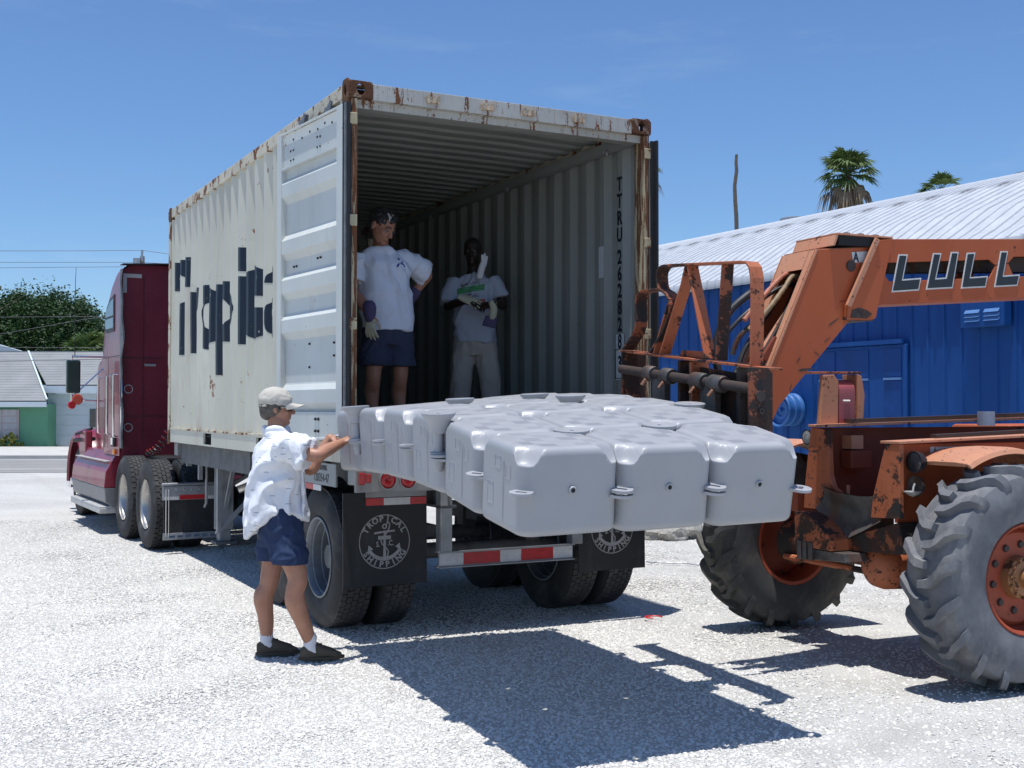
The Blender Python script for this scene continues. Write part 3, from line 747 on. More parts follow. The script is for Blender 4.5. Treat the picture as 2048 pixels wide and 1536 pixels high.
# lettering on the left side, clipped to the corrugation
LET = [[(70,93),(107,93),(104,302),(67,302)], [(109,75),(146,70),(146,210),(118,180)], [(150,55),(190,50),(192,270),(150,270)],
 [(110,355),(118,400),(141,368),(139,768),(103,768)], [(195,308),(225,308),(220,755),(190,755)], [(229,275),(254,275),(252,360),(246,440),(234,440)],
 [(275,262),(318,252),(360,305),(362,660),(315,700),(312,732),(275,715),(262,600),(258,450),(268,350)],
 [(318,372),(300,395),(290,430),(288,500),(298,565),(318,600)],
 [(370,252),(422,250),(412,915),(362,915)], [(425,228),(472,228),(474,270),(496,340),(505,420),(496,510),(476,590),(468,670),(432,670),(421,560),(421,300)],
 [(422,345),(448,370),(466,430),(464,490),(442,540),(421,552)],
 [(530,-18),(577,-20),(577,155),(530,155)], [(530,192),(576,192),(572,690),(527,690)],
 [(592,200),(602,168),(648,130),(655,103),(718,160),(720,335),(652,335),(650,470),(665,420),(720,418),(718,605),(655,660),(640,655),(588,605)],
 [(800,120),(775,140),(750,180),(735,240),(800,240)], [(800,350),(775,365),(748,400),(733,460),(735,540),(750,600),(778,634),(800,640)]]
def px2side(px_, py_):
    # point of the side plane (photograph measurements turned into metres along / above)
    F_, P_ = 2343.0, math.atan(49/2343.0)
    x = (px_-1024)/F_; z = -(py_-768)/F_; d = (x, math.cos(P_)-z*math.sin(P_), math.sin(P_)+z*math.cos(P_))
    c, s_ = math.cos(TR), math.sin(TR); ox, oy = -CO[0], -CO[1]
    dl = (d[0]*c+d[1]*s_, -d[0]*s_+d[1]*c); ol = (ox*c+oy*s_, -ox*s_+oy*c); t = (-.02-ol[0])/-(-dl[0]) if False else (.02-ol[0])/dl[0]
    return (ol[1]+t*dl[1], 1.62+t*d[2])
polys = [[px2side(330+x/3.657, 500+y/3.657) for x, y in P_] for P_ in LET]
def col_intervals(y):
    zs = []
    for P_ in polys:
        for i in range(len(P_)):
            (y0, z0), (y1, z1) = P_[i], P_[(i+1) % len(P_)]
            if (y0 <= y) != (y1 <= y): zs.append(z0+(z1-z0)*(y-y0)/(y1-y0))
    zs.sort(); return [(zs[i], zs[i+1]) for i in range(0, len(zs)-1, 2)]
b = MB(); ya = 1.15; dy = .006
while ya < 5.95:
    A, B_ = col_intervals(ya+1e-5), col_intervals(ya+dy-1e-5)
    if len(A) == len(B_):
        for (a0, a1), (b0, b1) in zip(A, B_):
            k = max(1, int((a1-a0)/.17)); X0 = .008+corr_depth(ya, .13, .038)-.0012; X1 = .008+corr_depth(ya+dy, .13, .038)-.0012; vs = []
            for j in range(k+1):
                f = j/k; z0 = a0+(a1-a0)*f; z1 = b0+(b1-b0)*f
                vs += [(X0+dent(ya, z0)-.0008, ya, z0), (X1+dent(ya+dy, z1)-.0008, ya+dy, z1)]
            b.add(vs, [(2*j, 2*j+2, 2*j+3, 2*j+1) for j in range(k)])
    ya += dy
g = G('painted_lettering'); nn = g.noise(14, 6, .7); wv = g.rng(nn, .66, .70)
mt = g.done(g.mix(wv, (.012,.020,.034,1), (.55,.53,.45,1)), .45); M['sideletters'] = mt; mt.node_tree.nodes['Principled BSDF'].inputs['Specular IOR Level'].default_value = .2
b.build('lettering', mt, cont, fix=False)
# inside decals: number column on the right wall near the opening, and a small notice
def wall_text(txt, y, z, size, sx=.8, m='letters'):
    me = text_mesh(txt, size, .0008, .004, sx)
    R = Matrix(((0,0,-1,0),(-1,0,0,0),(0,1,0,0),(0,0,0,1)))   # text x -> -y , y -> z, normal -> -x
    me.transform(R); return link('lettering', me, M[m], cont, loc=(CW-.008-.042-.0075, y, z))
yn = .13+PITCH*1-.105+.0+.0
yn = .13+PITCH+PITCH*.62
yn = .36
zz = 3.425
M['decal'] = simple('white_decal', (.52,.55,.57), .5, var=.15, scale=12)
for ch, dz in zip('TTRU 262828', [0]*11):
    if ch != ' ': wall_text(ch, yn, zz, .158, .74)
    zz -= .1365 if ch != ' ' else .042
wall_text('3', yn, 1.98, .158, .74)
b = MB(); b.box(CW-.0515, CW-.051, yn-.075, yn+.065, 1.875, 3.5) if False else None
for (a0, a1, c0, c1) in ((-.07,.07,1.86,1.866), (-.07,.07,2.094,2.10), (-.07,-.064,1.86,2.10), (.064,.07,1.86,2.10)):
    b.box(CW-.0595, CW-.0565, yn+a0, yn+a1, c0, c1)
b.build('number_frame', M['letters'], cont)
b = MB(); b.box(CW-.0562, CW-.0555, yn-.06, yn+.055, 1.85, 2.22); b.build('decal', M['decal'], cont)
b = MB(); b.box(CW-.0585, CW-.057, .60, .675, 2.70, 2.96); b.build('notice', M['decal'], cont)
# lashing rings on the inner top rail
for y in (.45, 2.2, 4.0):
    b = MB(); b.tube([(CW-.135+.0*i, y+.03*math.cos(i*.6), 3.69+.03*math.sin(i*.6)) for i in range(11)], .006, 6); b.build('lashing_ring', M['grey_metal'], cont, smooth=True)
# ---- doors ----
def make_door(mirror=False, ang=5.9):
    # local: x = along from hinge (0..1.17), y = thickness (0 = visible inner face, + towards container), z
    W_, z0, z1 = 1.17, 1.395, 3.705
    e = empty('door', parent=cont)
    b = MB()
    b.box(0, .105, 0, .05, z0, z1); b.box(W_-.08, W_, 0, .05, z0, z1)
    b.box(.105, W_-.08, .0, .012, z1-.018, z1-.001); b.box(.105, W_-.08, .0, .05, z0+.001, z0+.02)
    fr = b.build('door_frame', M['door'], e, bevel=.004)
    # panel with horizontal ribs: profile of (z, depth)
    pr = [(3.69, .022), (3.445, .022), (3.44, .006), (3.425, .006), (3.42, .045), (3.36, .045)]
    for zt in (3.36, 2.93, 2.63, 2.33, 1.80):
        if pr[-1][0] > zt+.01: pr.append((zt+.012, .045))
        pr += [(zt, .042), (zt-.045, .008), (zt-.14, .008), (zt-.195, .045)]
    pr += [(1.60, .045), (1.595, .018), (1.41, .018)]
    pr = [p for i, p in enumerate(pr) if i == 0 or p[0] < pr[i-1][0]-1e-5]
    vs = []; m = len(pr)
    for (z, d) in pr: vs += [(.104, d, z), (W_-.079, d, z), (.104, d+.004, z), (W_-.079, d+.004, z)]
    fs = []
    for i in range(m-1):
        a = 4*i; c = 4*(i+1); fs += [(a, c, c+1, a+1), (a+2, a+3, c+3, c+2)]
    b = MB(); b.add(vs, fs); b.build('door_panel', M['door'], e)
    b = MB()
    for (x, z) in [(.22,3.62),(.34,3.64),(.46,3.62),(.60,3.63),(.74,3.61),(.9,3.63),(.42,3.56),(.47,3.565),(.42,3.49),(.47,3.492),(.90,3.55),(.95,3.55),(.90,3.48),(.95,3.48)]:
        b.lathe([(.004,0),(.004,.008),(.022,.010)], 1, 8, (x, .001+.012, z))
    for (x, z) in [(.45,2.70),(.50,2.70),(.88,2.68),(.93,2.68),(.64,2.24),(.64,2.09),(.22,2.2),(.22,2.08),(.22,1.99),(.64,1.92),(.64,1.74)]:
        b.lathe([(.034,0),(.034,.007),(.05,.010)], 1, 8, (x, 0, z))
    for (x, z) in [(.42,1.545),(.47,1.545),(.42,1.46),(.47,1.46)]:
        b.lathe([(.006,0),(.006,.009),(.02,.012)], 1, 8, (x, 0, z))
    b.build('bolt', M['dark'], e)
    b = MB(); b.box(-.014, -.001, -.004, .056, z0-.005, z1+.005); b.box(-.05, -.014, .012, .028, z0-.005, z1+.005); b.build('gasket', M['gasket'], e)
    b = MB(); b.box(-.036, -.0145, .0, .011, z0, z1); b.build('gasket_strip', M['gasketg'], e)
    for x in (() if mirror else (.40, .86)):
        b = MB(); b.tube([(x, .085, z0-.05), (x, .085, z1+.06)], .017, 10)
        b.prism([(x-.045, z1+.045), (x+.05, z1+.035), (x+.06, z1+.07), (x+.0, z1+.075), (x-.04, z1+.12), (x-.06, z1+.10)], 1, .068, .10)
        b.build('locking_bar', M['steelw'], e, smooth=True)
    if not mirror:
        e.location = (-.045, -.005, 0); e.rotation_euler = (0, 0, math.radians(90+ang)); e.scale = (1, -1, 1)
    else:
        e.location = (CW+.047, -.004, 0); e.rotation_euler = (0, 0, math.radians(90-ang))
    return e
make_door(); make_door(True, 0)
# ---------- materials for vehicles ----------
M['rubber'] = simple('tyre_rubber', (.028,.028,.029), .8, var=.35, scale=5, bump=.2, bscale=60, dirt=((.16,.15,.135), .5))
M['rubberd'] = simple('dusty_tread', (.10,.10,.105), .85, var=.25, scale=9, bump=.3, bscale=80, dirt=((.22,.215,.20), .7))
M['rubberc'] = simple('trailer_tread', (.045,.045,.047), .85, var=.25, scale=9, bump=.3, bscale=80, dirt=((.13,.125,.115), .6))
M['alu'] = simple('polished_wheel', (.50,.48,.45), .35, .75, var=.1, scale=8)
M['rimgrey'] = simple('grey_painted_rim', (.17,.19,.215), .45, .3, var=.3, scale=6)
M['chassis'] = simple('dirty_grey_chassis', (.13,.135,.14), .75, var=.4, scale=7, bump=.2, dirt=((.24,.21,.17), .6))
M['galv'] = simple('zinc_beam', (.32,.33,.34), .5, .4, var=.25, scale=6, dirt=((.2,.14,.1), .4))
M['blackflap'] = simple('black_mudflap', (.016,.016,.018), .6, var=.35, scale=5, bump=.15, dirt=((.07,.07,.07), .5))
M['flapprint'] = simple('faded_white_print', (.34,.33,.32), .7, var=.25, scale=30)
M['tapered'] = simple('red_reflective_tape', (.50,.02,.025), .35, var=.2, scale=30)
M['tapewhite'] = simple('white_reflective_tape', (.60,.60,.60), .35, var=.15, scale=30)
M['lampred'] = simple('red_lamp_lens', (.42,.012,.018), .15, var=.3, scale=40)
M['black'] = simple('black_painted_steel', (.02,.02,.022), .5, var=.3, scale=6)
def truck_wheel_meshes(style):
    R = .515 if style == 'drive' else .52; w = .275
    # tyre carcass: x from 0 (outer face) to w
    pr = [(.035,.285),(.018,.30),(.006,.33),(-.004,.38),(-.002,.43),(.010,.475),(.022,R-.022),(.03,R-.014),(w-.03,R-.014),(w-.022,R-.022),(w-.01,.475),(w+.002,.43),(w+.004,.38),(w-.006,.33),(w-.018,.30),(w-.035,.285)]
    b = MB(); b.lathe(pr, 0, 64)
    ty = b.mesh('tyre', smooth=35)
    b = MB()
    rows = 5; tw = w-.05; rw = tw/rows; nn_ = 46 if style == 'drive' else 60
    for r in range(rows):
        xc = .025+rw*(r+.5); off = .5*(r % 2)
        for k in range(nn_):
            a = 2*PI*(k+off)/nn_; da = 2*PI/nn_
            if style == 'drive':
                hx = rw*.56; ha = da*.5*.80
                pts = [(-hx, 0), (-hx*.45, -ha*1.15), (hx*.45, -ha*1.15), (hx, 0), (hx*.45, ha*1.15), (-hx*.45, ha*1.15)]
                if r in (0, 4): pts = [(-rw*.5, -ha), (rw*.5, -ha), (rw*.5, ha), (-rw*.5, ha)]
            else:
                hx = rw*.44; ha = da*.5*.86; pts = [(-hx, -ha), (hx, -ha*1.0), (hx, ha), (-hx, ha)]
            vs = []
            for rad in (R-.016, R):
                for (px_, pa) in pts: vs.append((xc+px_, rad*math.cos(a+pa), rad*math.sin(a+pa)))
            n = len(pts)
            b.add(vs, [tuple(range(n, 2*n))]+[(i, (i+1) % n, n+(i+1) % n, n+i) for i in range(n)])
    tr = b.mesh('tread')
    b = MB()
    if style == 'drive':
        b.lathe([(.012,.286),(.026,.286),(.036,.276),(.05,.268),(.14,.262),(.165,.235),(.175,.16),(.165,.11),(.10,.10),(.09,.07),(.085,0)], 0, 48)
        for k in range(10):
            a = 2*PI*k/10; b.lathe([(.145,0),(.145,.014),(.17,.016)], 0, 8, (0, .14*math.cos(a), .14*math.sin(a)))
    else:
        b.lathe([(.010,.300),(.004,.296),(.004,.286),(.016,.278),(.05,.272),(.055,.262),(.115,.258),(.12,.248),(.19,.246),(.20,.235),(.262,.235)], 0, 56)
    rm = b.mesh('rim', smooth=40)
    return ty, tr, rm
def wheel_set(parent, meshes, x, y, z, flip, m_tread, m_rim, R=.515):
    e = empty('wheel', (x, y, z), 0, parent=parent)
    s_ = (-1 if flip else 1, 1, 1)
    for me, m, nm in zip(meshes, (M['rubber'], m_tread, m_rim), ('tyre', 'tread', 'rim')):
        o = link(nm, me, m, e); 
    e.scale = s_; e.rotation_euler = (random.uniform(0, 6), 0, 0)
    return e
trl = empty('container_trailer', TO, TR, 'grey container trailer chassis with dual tyres, black mudflaps and striped rear bumper', 'trailer')
tm = truck_wheel_meshes('trailer')
for y in (.78, 1.98):
    for (x, fl) in ((-.005, 0), (.605, 1), (CW-.605, 0), (CW+.005, 1)): wheel_set(trl, tm, x, y, .52, fl, M['rubberc'], M['rimgrey'])
    b = MB(); b.tube([(.10, y, .52), (CW-.10, y, .52)], .062, 12); b.lathe([(.08,0),(.08,.085),(.16,.10),(.2,.17),(.28,.19),(.32,.19)], 0, 24, (0, y, .52)); b.lathe([(CW-.08,0),(CW-.08,.085),(CW-.16,.10),(CW-.2,.17),(CW-.28,.19),(CW-.32,.19)], 0, 24, (0, y, .52))
    b.build('axle', M['chassis'], trl, smooth=True)
    for x in (.70, CW-.70):
        b = MB(); b.bar((x, y-.5, .74), (x, y+.5, .74), .08, .06); b.bar((x, y-.45, .70), (x, y+.45, .70), .08, .04); b.bar((x, y-.3, .66), (x, y+.3, .66), .08, .04); b.box(x-.06, x+.06, y-.06, y+.06, .56, .84)
        b.build('leaf_spring', M['chassis'], trl)
for x in (.72, CW-.72):
    b = MB(); b.box(x-.06, x+.06, .02, 6.4, 1.195, 1.215); b.box(x-.006, x+.006, .02, 6.4, .93, 1.195); b.box(x-.06, x+.06, .02, 6.4, .91, .93)
    for y in (.3, 1.38, 2.6, 3.9, 5.2): b.box(x-.05, x+.05, y-.006, y+.006, .93, 1.195)
    b.build('main_beam', M['chassis'], trl)
b = MB()
for y in (1.38, 2.6, 3.9, 5.2): b.box(.79, CW-.79, y-.04, y+.04, .98, 1.14)
b.build('cross_member', M['chassis'], trl)
for y in (.03, 5.84):
    b = MB(); b.box(.02, CW-.02, y, y+.16, 1.09, 1.235); b.build('bolster', M['galv'], trl, bevel=.006)
b = MB(); b.box(.5, 1.0, 5.4, 5.8, .95, 1.09); b.box(.08, .13, 5.60, 5.66, .98, 1.235); b.box(.12, .16, 5.2, 5.26, .85, 1.235); b.box(.13, .17, 4.4, 4.46, .35, 1.235)
b.bar((.15, 4.43, .36), (.72, 4.43, .95), .04, .04); b.build('bracket', M['galv'], trl)
# side sill plate behind the bottom rail
b = MB(); b.box(.06, .08, 2.9, 5.8, 1.02, 1.235); b.build('side_plate', M['chassis'], trl)
# rear light bar: plates, lamps
b = MB(); b.box(.0, CW, -.025, .0, 1.045, 1.235); lp = b.build('light_plate', M['galv'], trl, bevel=.004)
for x0 in (.235, .384, CW-.384, CW-.235):
    b = MB(); b.lathe([(-.030,.0),(-.034,.02),(-.038,.04),(-.034,.052),(-.026,.056)], 1, 28, (x0, 0, 1.125)); ro = b.build('tail_lamp', M['lampred'], trl, smooth=True)
    b = MB(); b.lathe([(-.026,.056),(-.036,.058),(-.036,.065),(-.026,.067)], 1, 28, (x0, 0, 1.125)); b.build('lamp_ring', M['grey_metal'], ro, smooth=True)
for x0 in (.02, CW-.10):
    b = MB(); b.box(x0, x0+.045, -.045, -.026, 1.10, 1.18); b.box(x0+.055, x0+.09, -.04, -.026, 1.11, 1.17); b.build('marker_lamp', M['lampred'], trl, bevel=.006)
# number plate on the left side ahead of the rear tyre
M['plate'] = simple('grey_sign_plate', (.30,.32,.31), .6, var=.1, scale=10)
b = MB(); b.box(-.028, -.016, .30, 1.02, 1.065, 1.225); pl = b.build('side_sign', M['plate'], trl)
for txt, y, z, sz in (('TROPICAL SHIPPING', .66, 1.19, .052), ('120354-47', .62, 1.115, .085)):
    me = text_mesh(txt, sz, .0008, .001, .95 if sz > .06 else .72); me.transform(Matrix(((0,0,-1,0),(-1,0,0,0),(0,1,0,0),(0,0,0,1))))
    link('lettering', me, M['letters'], pl, loc=(-.0295, y, z))
def tape(parent, x0, x1, y, z0, z1, pat, axis='x'):
    n = len(pat); 
    cum = [p[1] for p in pat]; tot = sum(cum); a = x0
    for c, w in pat:
        e = a+(x1-x0)*w/tot
        b = MB()
        if axis == 'x': b.box(a, e-.0005, y-.0015, y, z0, z1)
        else: b.box(y-.0015, y, a, e-.0005, z0, z1)
        b.build('reflector_strip', M['tapered'] if c == 'r' else M['tapewhite'], parent); a = e
tape(trl, 1.02, .32, -.0295, 1.066, 1.10, [('w',1),('r',1.3),('w',1),('r',1.2)], 'y') if False else None
b = MB(); b.box(-.0295, -.0285, .62, .80, 1.02, 1.062); b.build('reflector_strip', M['tapewhite'], trl)
b = MB(); b.box(-.0295, -.0285, .80, 1.0, 1.02, 1.062); b.build('reflector_strip', M['tapered'], trl)
# mudflaps
def flap(x0, x1, z0, z1, tapeit):
    e = empty('mudflap', (x0+.03, .10, 0), parent=trl); w = x1-x0
    n = 10; vs = []; fs = []
    for s_ in (0, 1):
        for j in range(n+1):
            for i in range(n+1):
                z = z0+(z1-z0)*j/n; x = w*i/n
                vs.append((x, (.012 if s_ else 0)+.025*math.sin(i/n*PI)*(1-j/n)*.5-.01*(1-j/n)-.0, z))
    N1 = (n+1)**2
    for j in range(n):
        for i in range(n):
            a = j*(n+1)+i; fs.append((a, a+1, a+n+2, a+n+1)); fs.append((N1+a, N1+a+n+1, N1+a+n+2, N1+a+1))
    for i in range(n):
        fs += [(i+1, i, N1+i, N1+i+1)]; j = i*(n+1); fs += [(j, j+n+1, N1+j+n+1, N1+j)]; j += n; fs += [(j+n+1, j, N1+j, N1+j+n+1)]
    b = MB(); b.add(vs, fs); b.build('flap', M['blackflap'], e)
    # print
    cx, cz, R = (.305, .69, .190); Y = -.018
    def onflap(me):
        for v in me.vertices:
            i = v.co.x/w; j = (v.co.z-z0)/(z1-z0); v.co.y += .025*math.sin(max(0,min(1,i))*PI)*(1-j)*.5-.01*(1-j)
    def place(me, x, z, rot=0):
        me.transform(Matrix.Translation((x, -.0035, z)) @ Matrix.Rotation(PI/2, 4, 'X') @ Matrix.Rotation(rot, 4, 'Z'))
        onflap(me); return link('lettering', me, M['flapprint'], e)
    for k, ch in enumerate('TROPICAL'):
        a = math.radians(150-k*120/7); me = text_mesh(ch, .058, .0006, .002, 1.0); place(me, cx+math.cos(a)*R*.84, cz+math.sin(a)*R*.84, a-PI/2)
    for k, ch in enumerate('SHIPPING'):
        a = math.radians(211+k*118/7); me = text_mesh(ch, .058, .0006, .002, 1.0); place(me, cx+math.cos(a)*R*.84, cz+math.sin(a)*R*.84, a+PI/2)
    place(text_mesh('S.', .052, .0006, .001, .8), cx-.048, cz-.018); place(text_mesh('.C.', .052, .0006, .001, .8), cx+.046, cz-.012)
    b = MB()
    def flat(poly):
        b.prism([(cx+px_*R, cz+pz*R) for px_, pz in poly], 1, -.0042, -.0028)
    N_ = 60
    b.add([(cx+R*r_*math.cos(2*PI*i/N_), y_, cz+R*r_*math.sin(2*PI*i/N_)) for y_ in (-.0042,) for r_ in (1.0, .965) for i in range(N_)], [(i, (i+1) % N_, N_+(i+1) % N_, N_+i) for i in range(N_)])
    flat([(-.03,.40),(.05,.40),(.06,-.62),(-.05,-.62)])                 # shank
    flat([(-.40,.28),(-.02,.33),(-.02,.40),(-.40,.36)]); flat([(.04,.33),(.40,.36),(.40,.42),(.04,.40)])
    flat([(-.25,.08),(.25,.08),(.25,.22),(-.25,.22)])
    A = arc(0, .02, .72, 205, 335, 14); B2 = arc(0, .10, .66, 335, 205, 14); 
    for i in range(14): flat([A[i], A[i+1], B2[13-i], B2[14-i]])
    flat([(-.62,-.10),(-.44,-.26),(-.66,-.36)]); flat([(.60,-.06),(.62,-.30),(.42,-.20)])
    for i in range(12):
        a0, a1 = 2*PI*i/12, 2*PI*(i+1)/12
        flat([(.0+.10*math.cos(a0), .56+.10*math.sin(a0)), (.0+.10*math.cos(a1), .56+.10*math.sin(a1)), (.05*math.cos(a1), .56+.05*math.sin(a1)), (.05*math.cos(a0), .56+.05*math.sin(a0))])
    rope = [(.05,.60),(.12,.72),(.20,.66),(.19,.52),(.10,.34),(-.02,.18),(-.14,.06),(-.10,-.08),(.06,-.22),(.16,-.36),(.12,-.52),(.04,-.62)]
    for i in range(len(rope)-1):
        (a0, c0), (a1, c1) = rope[i], rope[i+1]; l = math.hypot(a1-a0, c1-c0); nx, nz_ = -(c1-c0)/l*.022, (a1-a0)/l*.022
        flat([(a0+nx, c0+nz_), (a1+nx, c1+nz_), (a1-nx, c1-nz_), (a0-nx, c0-nz_)])
    me = b.mesh('anchor_emblem', fix=False); onflap(me); link('anchor_emblem', me, M['flapprint'], e)
    if tapeit:
        b = MB(); b.box(.16, .62, -.012, -.003, 1.00, 1.045); b.build('flap_bracket', M['galv'], e, bevel=.003)
        tape(e, .165, .62, -.006, .945, .995, [('r',30),('w',45),('r',28)])
    return e
flap(-.075, .550, .385, 1.035, True); flap(CW-.68, CW-.075, .375, 1.035, True)
# bumper guard
b = MB()
for x in (.70, CW-.70+.0):
    b.box(x-.04, x+.05, .03, .12, .60, 1.05)
b.build('bumper_strut', M['galv'], trl, bevel=.004)
b = MB(); b.box(.645, 1.765, .03, .11, .592, .600); b.box(.655, 1.76, .056, .064, .492, .592); b.box(.645, 1.765, .03, .11, .484, .492)
bp = b.build('bumper', M['galv'], trl)
tape(bp, .66, 1.755, .0555, .50, .585, [('w',46),('r',72),('w',42),('r',66),('w',40)])
# landing legs
for x in (.35, CW-.35):
    b = MB(); b.box(x-.085, x+.085, 4.96, 5.13, .32, 1.17); b.box(x-.062, x+.062, 4.985, 5.105, .20, .33); lg = b.build('landing_leg', M['galv'], trl, bevel=.008)
    b = MB(); b.box(x-.11, x+.11, 4.93, 5.16, .17, .20); b.build('foot_pad', M['chassis'], lg)
    b = MB(); b.bar((x, 4.6, 1.05), (x, 5.04, .45), .04, .04); b.bar((x, 5.04, .75), (x*.3+CW*.35, 5.04, 1.1), .04, .04); b.build('brace', M['galv'], trl)
b = MB(); b.tube([(.35, 5.04, .95), (CW-.35, 5.04, .95)], .025, 8); b.tube([(.2,5.2,1.05),(.2,5.2,.6),(.2,5.28,.55)], .014, 6); b.tube([(.15,5.2,1.05),(.4,5.1,1.05)], .05, 10); b.build('crank_shaft', M['galv'], trl, smooth=True)
# air tank and hoses under the frame
b = MB(); b.tube([(1.0, 3.4, .84), (1.45, 3.4, .84)], .11, 16); b.build('air_tank', M['black'], trl, smooth=True)

# ================= TRACTOR =================
KR = math.radians(29.5)
trk = empty('truck_tractor', (-4.25, 13.56, 0), KR, 'dark red sleeper cab road tractor hitched to the container trailer', 'truck')
def redp():
    g = G('dark_red_truck_paint'); n = g.noise(1.5, 5, .6)
    c = g.mix(g.rng(n, .3, .7), (.205,.016,.034,1), (.25,.024,.045,1))
    c = g.mix(g.rng(g.noise(5, 6, .7, g.map((1,1,.3))), .55, .8, 0, .35), c, (.22,.055,.07,1))
    return g.done(c, g.rng(n, .3, .7, .30, .42), 0, g.bump(g.noise(1.2, 2), .05, .01), .5, coat=.3)
M['red'] = redp()
def redd():
    g = G('dull_red_rear_wall'); n = g.noise(2.2, 6, .65)
    c = g.mix(g.rng(n, .35, .7), (.13,.010,.022,1), (.17,.018,.032,1))
    c = g.mix(g.rng(g.noise(70, 2), .68, .72, 0, .35), c, (.3,.2,.2,1))
    return g.done(c, .5, 0, None, .4)
M['redd'] = redd()
M['silver'] = simple('brushed_silver_fairing', (.24,.24,.25), .45, .5, var=.2, scale=3, dirt=((.2,.19,.17), .5))
M['step'] = simple('step_plate', (.55,.54,.52), .5, .4, var=.2, scale=10)
M['chrome'] = simple('chrome', (.75,.75,.77), .08, 1, var=.03)
M['amber'] = simple('amber_lens', (.75,.22,.02), .2)
M['orangelens'] = simple('red_orange_mirror_back', (.45,.07,.04), .3)
M['mirror'] = simple('dark_green_mirror_shell', (.012,.03,.028), .25)
def cab_body():
    # loft of cross sections: (y, x inset, top z, corner radius)
    st = [(1.45, .00, 3.46, .16), (1.75, 0, 3.455, .18), (2.05, .0, 3.36, .22), (2.35, .0, 3.16, .26), (2.6, .02, 2.93, .28), (2.85, .05, 2.70, .26), (3.1, .09, 2.53, .22), (3.5, .13, 2.42, .2), (3.8, .15, 2.38, .2), (4.35, .22, 1.78, .2)]
    z0 = 1.02; rings = []
    for (y, ins, zt, r) in st:
        w0, w1 = ins, 2.44-ins; rg = [(w0, z0), (w0, z0+.4), (w0, (z0+zt)/2)]
        rg += [(w0+r-r*math.cos(math.radians(a)), zt-r+r*math.sin(math.radians(a))) for a in range(0, 91, 15)]
        rg += [((w0+w1)/2, zt+.03)]
        rg += [(w1-r+r*math.sin(math.radians(a)), zt-r+r*math.cos(math.radians(a))) for a in range(0, 91, 15)]
        rg += [(w1, (z0+zt)/2), (w1, z0+.4), (w1, z0)]
        rings.append([(x, y, z) for x, z in rg])
    b = MB(); m = len(rings[0]); vs = [p for r in rings for p in r]; fs = []
    for i in range(len(rings)-1):
        for k in range(m-1): fs.append((i*m+k, (i+1)*m+k, (i+1)*m+k+1, i*m+k+1))
    fs.append(tuple(range((len(rings)-1)*m, len(rings)*m)))
    b.add(vs, fs); return b, rings
b, rings = cab_body(); cabo = b.build('cab', M['red'], trk, smooth=32)
b = MB(); R0 = [(p[0]*.985+.018, 1.452, p[2]-.015) for p in rings[0]]; b.add(R0+[(p[0], 1.47, p[2]) for p in R0], [tuple(range(len(R0)))]); b.build('rear_wall', M['redd'], trk, fix=False)
# rubber fairing edge, slightly wavy
b = MB(); vs = []; fs = []; n = 44
for i in range(n+1):
    z = 1.12+(3.38-1.12)*i/n; wv = .014*math.sin(z*5.5)+.010*math.sin(z*13)
    vs += [(-.006, 1.455, z), (-.012+wv, 1.31+wv*.8, z), (.008+wv, 1.31+wv*.8, z), (.016, 1.455, z)]
for i in range(n):
    for k in range(4): a = 4*i+k; c = 4*i+(k+1) % 4; fs.append((a, c, c+4, a+4))
b.add(vs, fs); b.build('fairing_edge', M['gasketg'], trk, smooth=True)
b = MB(); b.bar((.0, 1.38, 3.44), (.75, 1.40, 3.485), .16, .012); b.build('roof_fairing_edge', M['black'], trk)
M['greytape'] = simple('grey_reflective_tape', (.42,.40,.41), .5)
b = MB(); b.box(.03, .262, 1.440, 1.446, 3.285, 3.335); b.box(.03, .077, 1.440, 1.446, 3.09, 3.285); b.build('corner_marking', M['greytape'], trk)
for z in (1.867, 1.379):
    b = MB(); b.lathe([(1.444,.044),(1.436,.048),(1.436,.054),(1.444,.058)], 1, 28, (.106, 0, z)); b.build('ring_marking', M['greytape'], trk, smooth=True)
    b = MB(); b.lathe([(1.4445,0),(1.4445,.044)], 1, 24, (.106, 0, z)); b.build('vent_cap', M['redd'], trk)
b = MB(); b.tube([(.006,1.40,2.05),(.006,1.38,2.03),(.006,1.38,1.27),(.006,1.40,1.25)], .012, 8); b.build('grab_rail', M['chrome'], trk, smooth=True)
b = MB(); b.box(.285,.288,1.440,1.447,1.2,3.3); b.box(.02,.55,1.440,1.447,2.26,2.268); b.box(.05,2.3,1.440,1.447,1.52,1.526); b.build('panel_seam', M['black'], trk)
b = MB(); b.box(.30, .44, 1.42, 1.447, 2.16, 2.19); b.build('work_lamp_bracket', M['grey_metal'], trk)
# side details
def side_quad(name, pts, m, off=.006, inner=None):
    b = MB(); b.prism(pts, 0, -off, .004); return b.build(name, m, trk, bevel=.003)
M['winglass'] = simple('tinted_window', (.10,.14,.20), .06, var=.3, scale=1.5, spec=1)
b = MB(); b.prism([(1.80,2.62),(2.33,2.62),(2.44,2.68),(2.44,2.82),(2.30,2.96),(2.08,3.06),(1.80,3.10)], 0, -.010, .0); wf = b.build('window_frame', M['black'], trk, bevel=.004)
b = MB(); b.prism([(1.85,2.67),(2.32,2.67),(2.38,2.72),(2.38,2.80),(1.85,2.80)], 0, -.013, -.0105); b.build('window_pane', M['winglass'], wf)
b = MB(); b.prism([(1.85,2.83),(2.38,2.83),(2.28,2.93),(2.06,3.02),(1.85,3.05)], 0, -.013, -.0105); b.build('window_pane', M['winglass'], wf)
for (y, z0, z1) in ((1.62, 1.25, 2.06), (2.05, 1.28, 2.05), (2.80, 1.28, 2.04)):
    b = MB(); x = -.045 if y < 2.5 else -.02
    b.tube([(x+.045, y, z1), (x, y, z1-.01), (x, y, z0+.01), (x+.045, y, z0)], .014, 8); b.build('grab_rail', M['chrome'], trk, smooth=True)
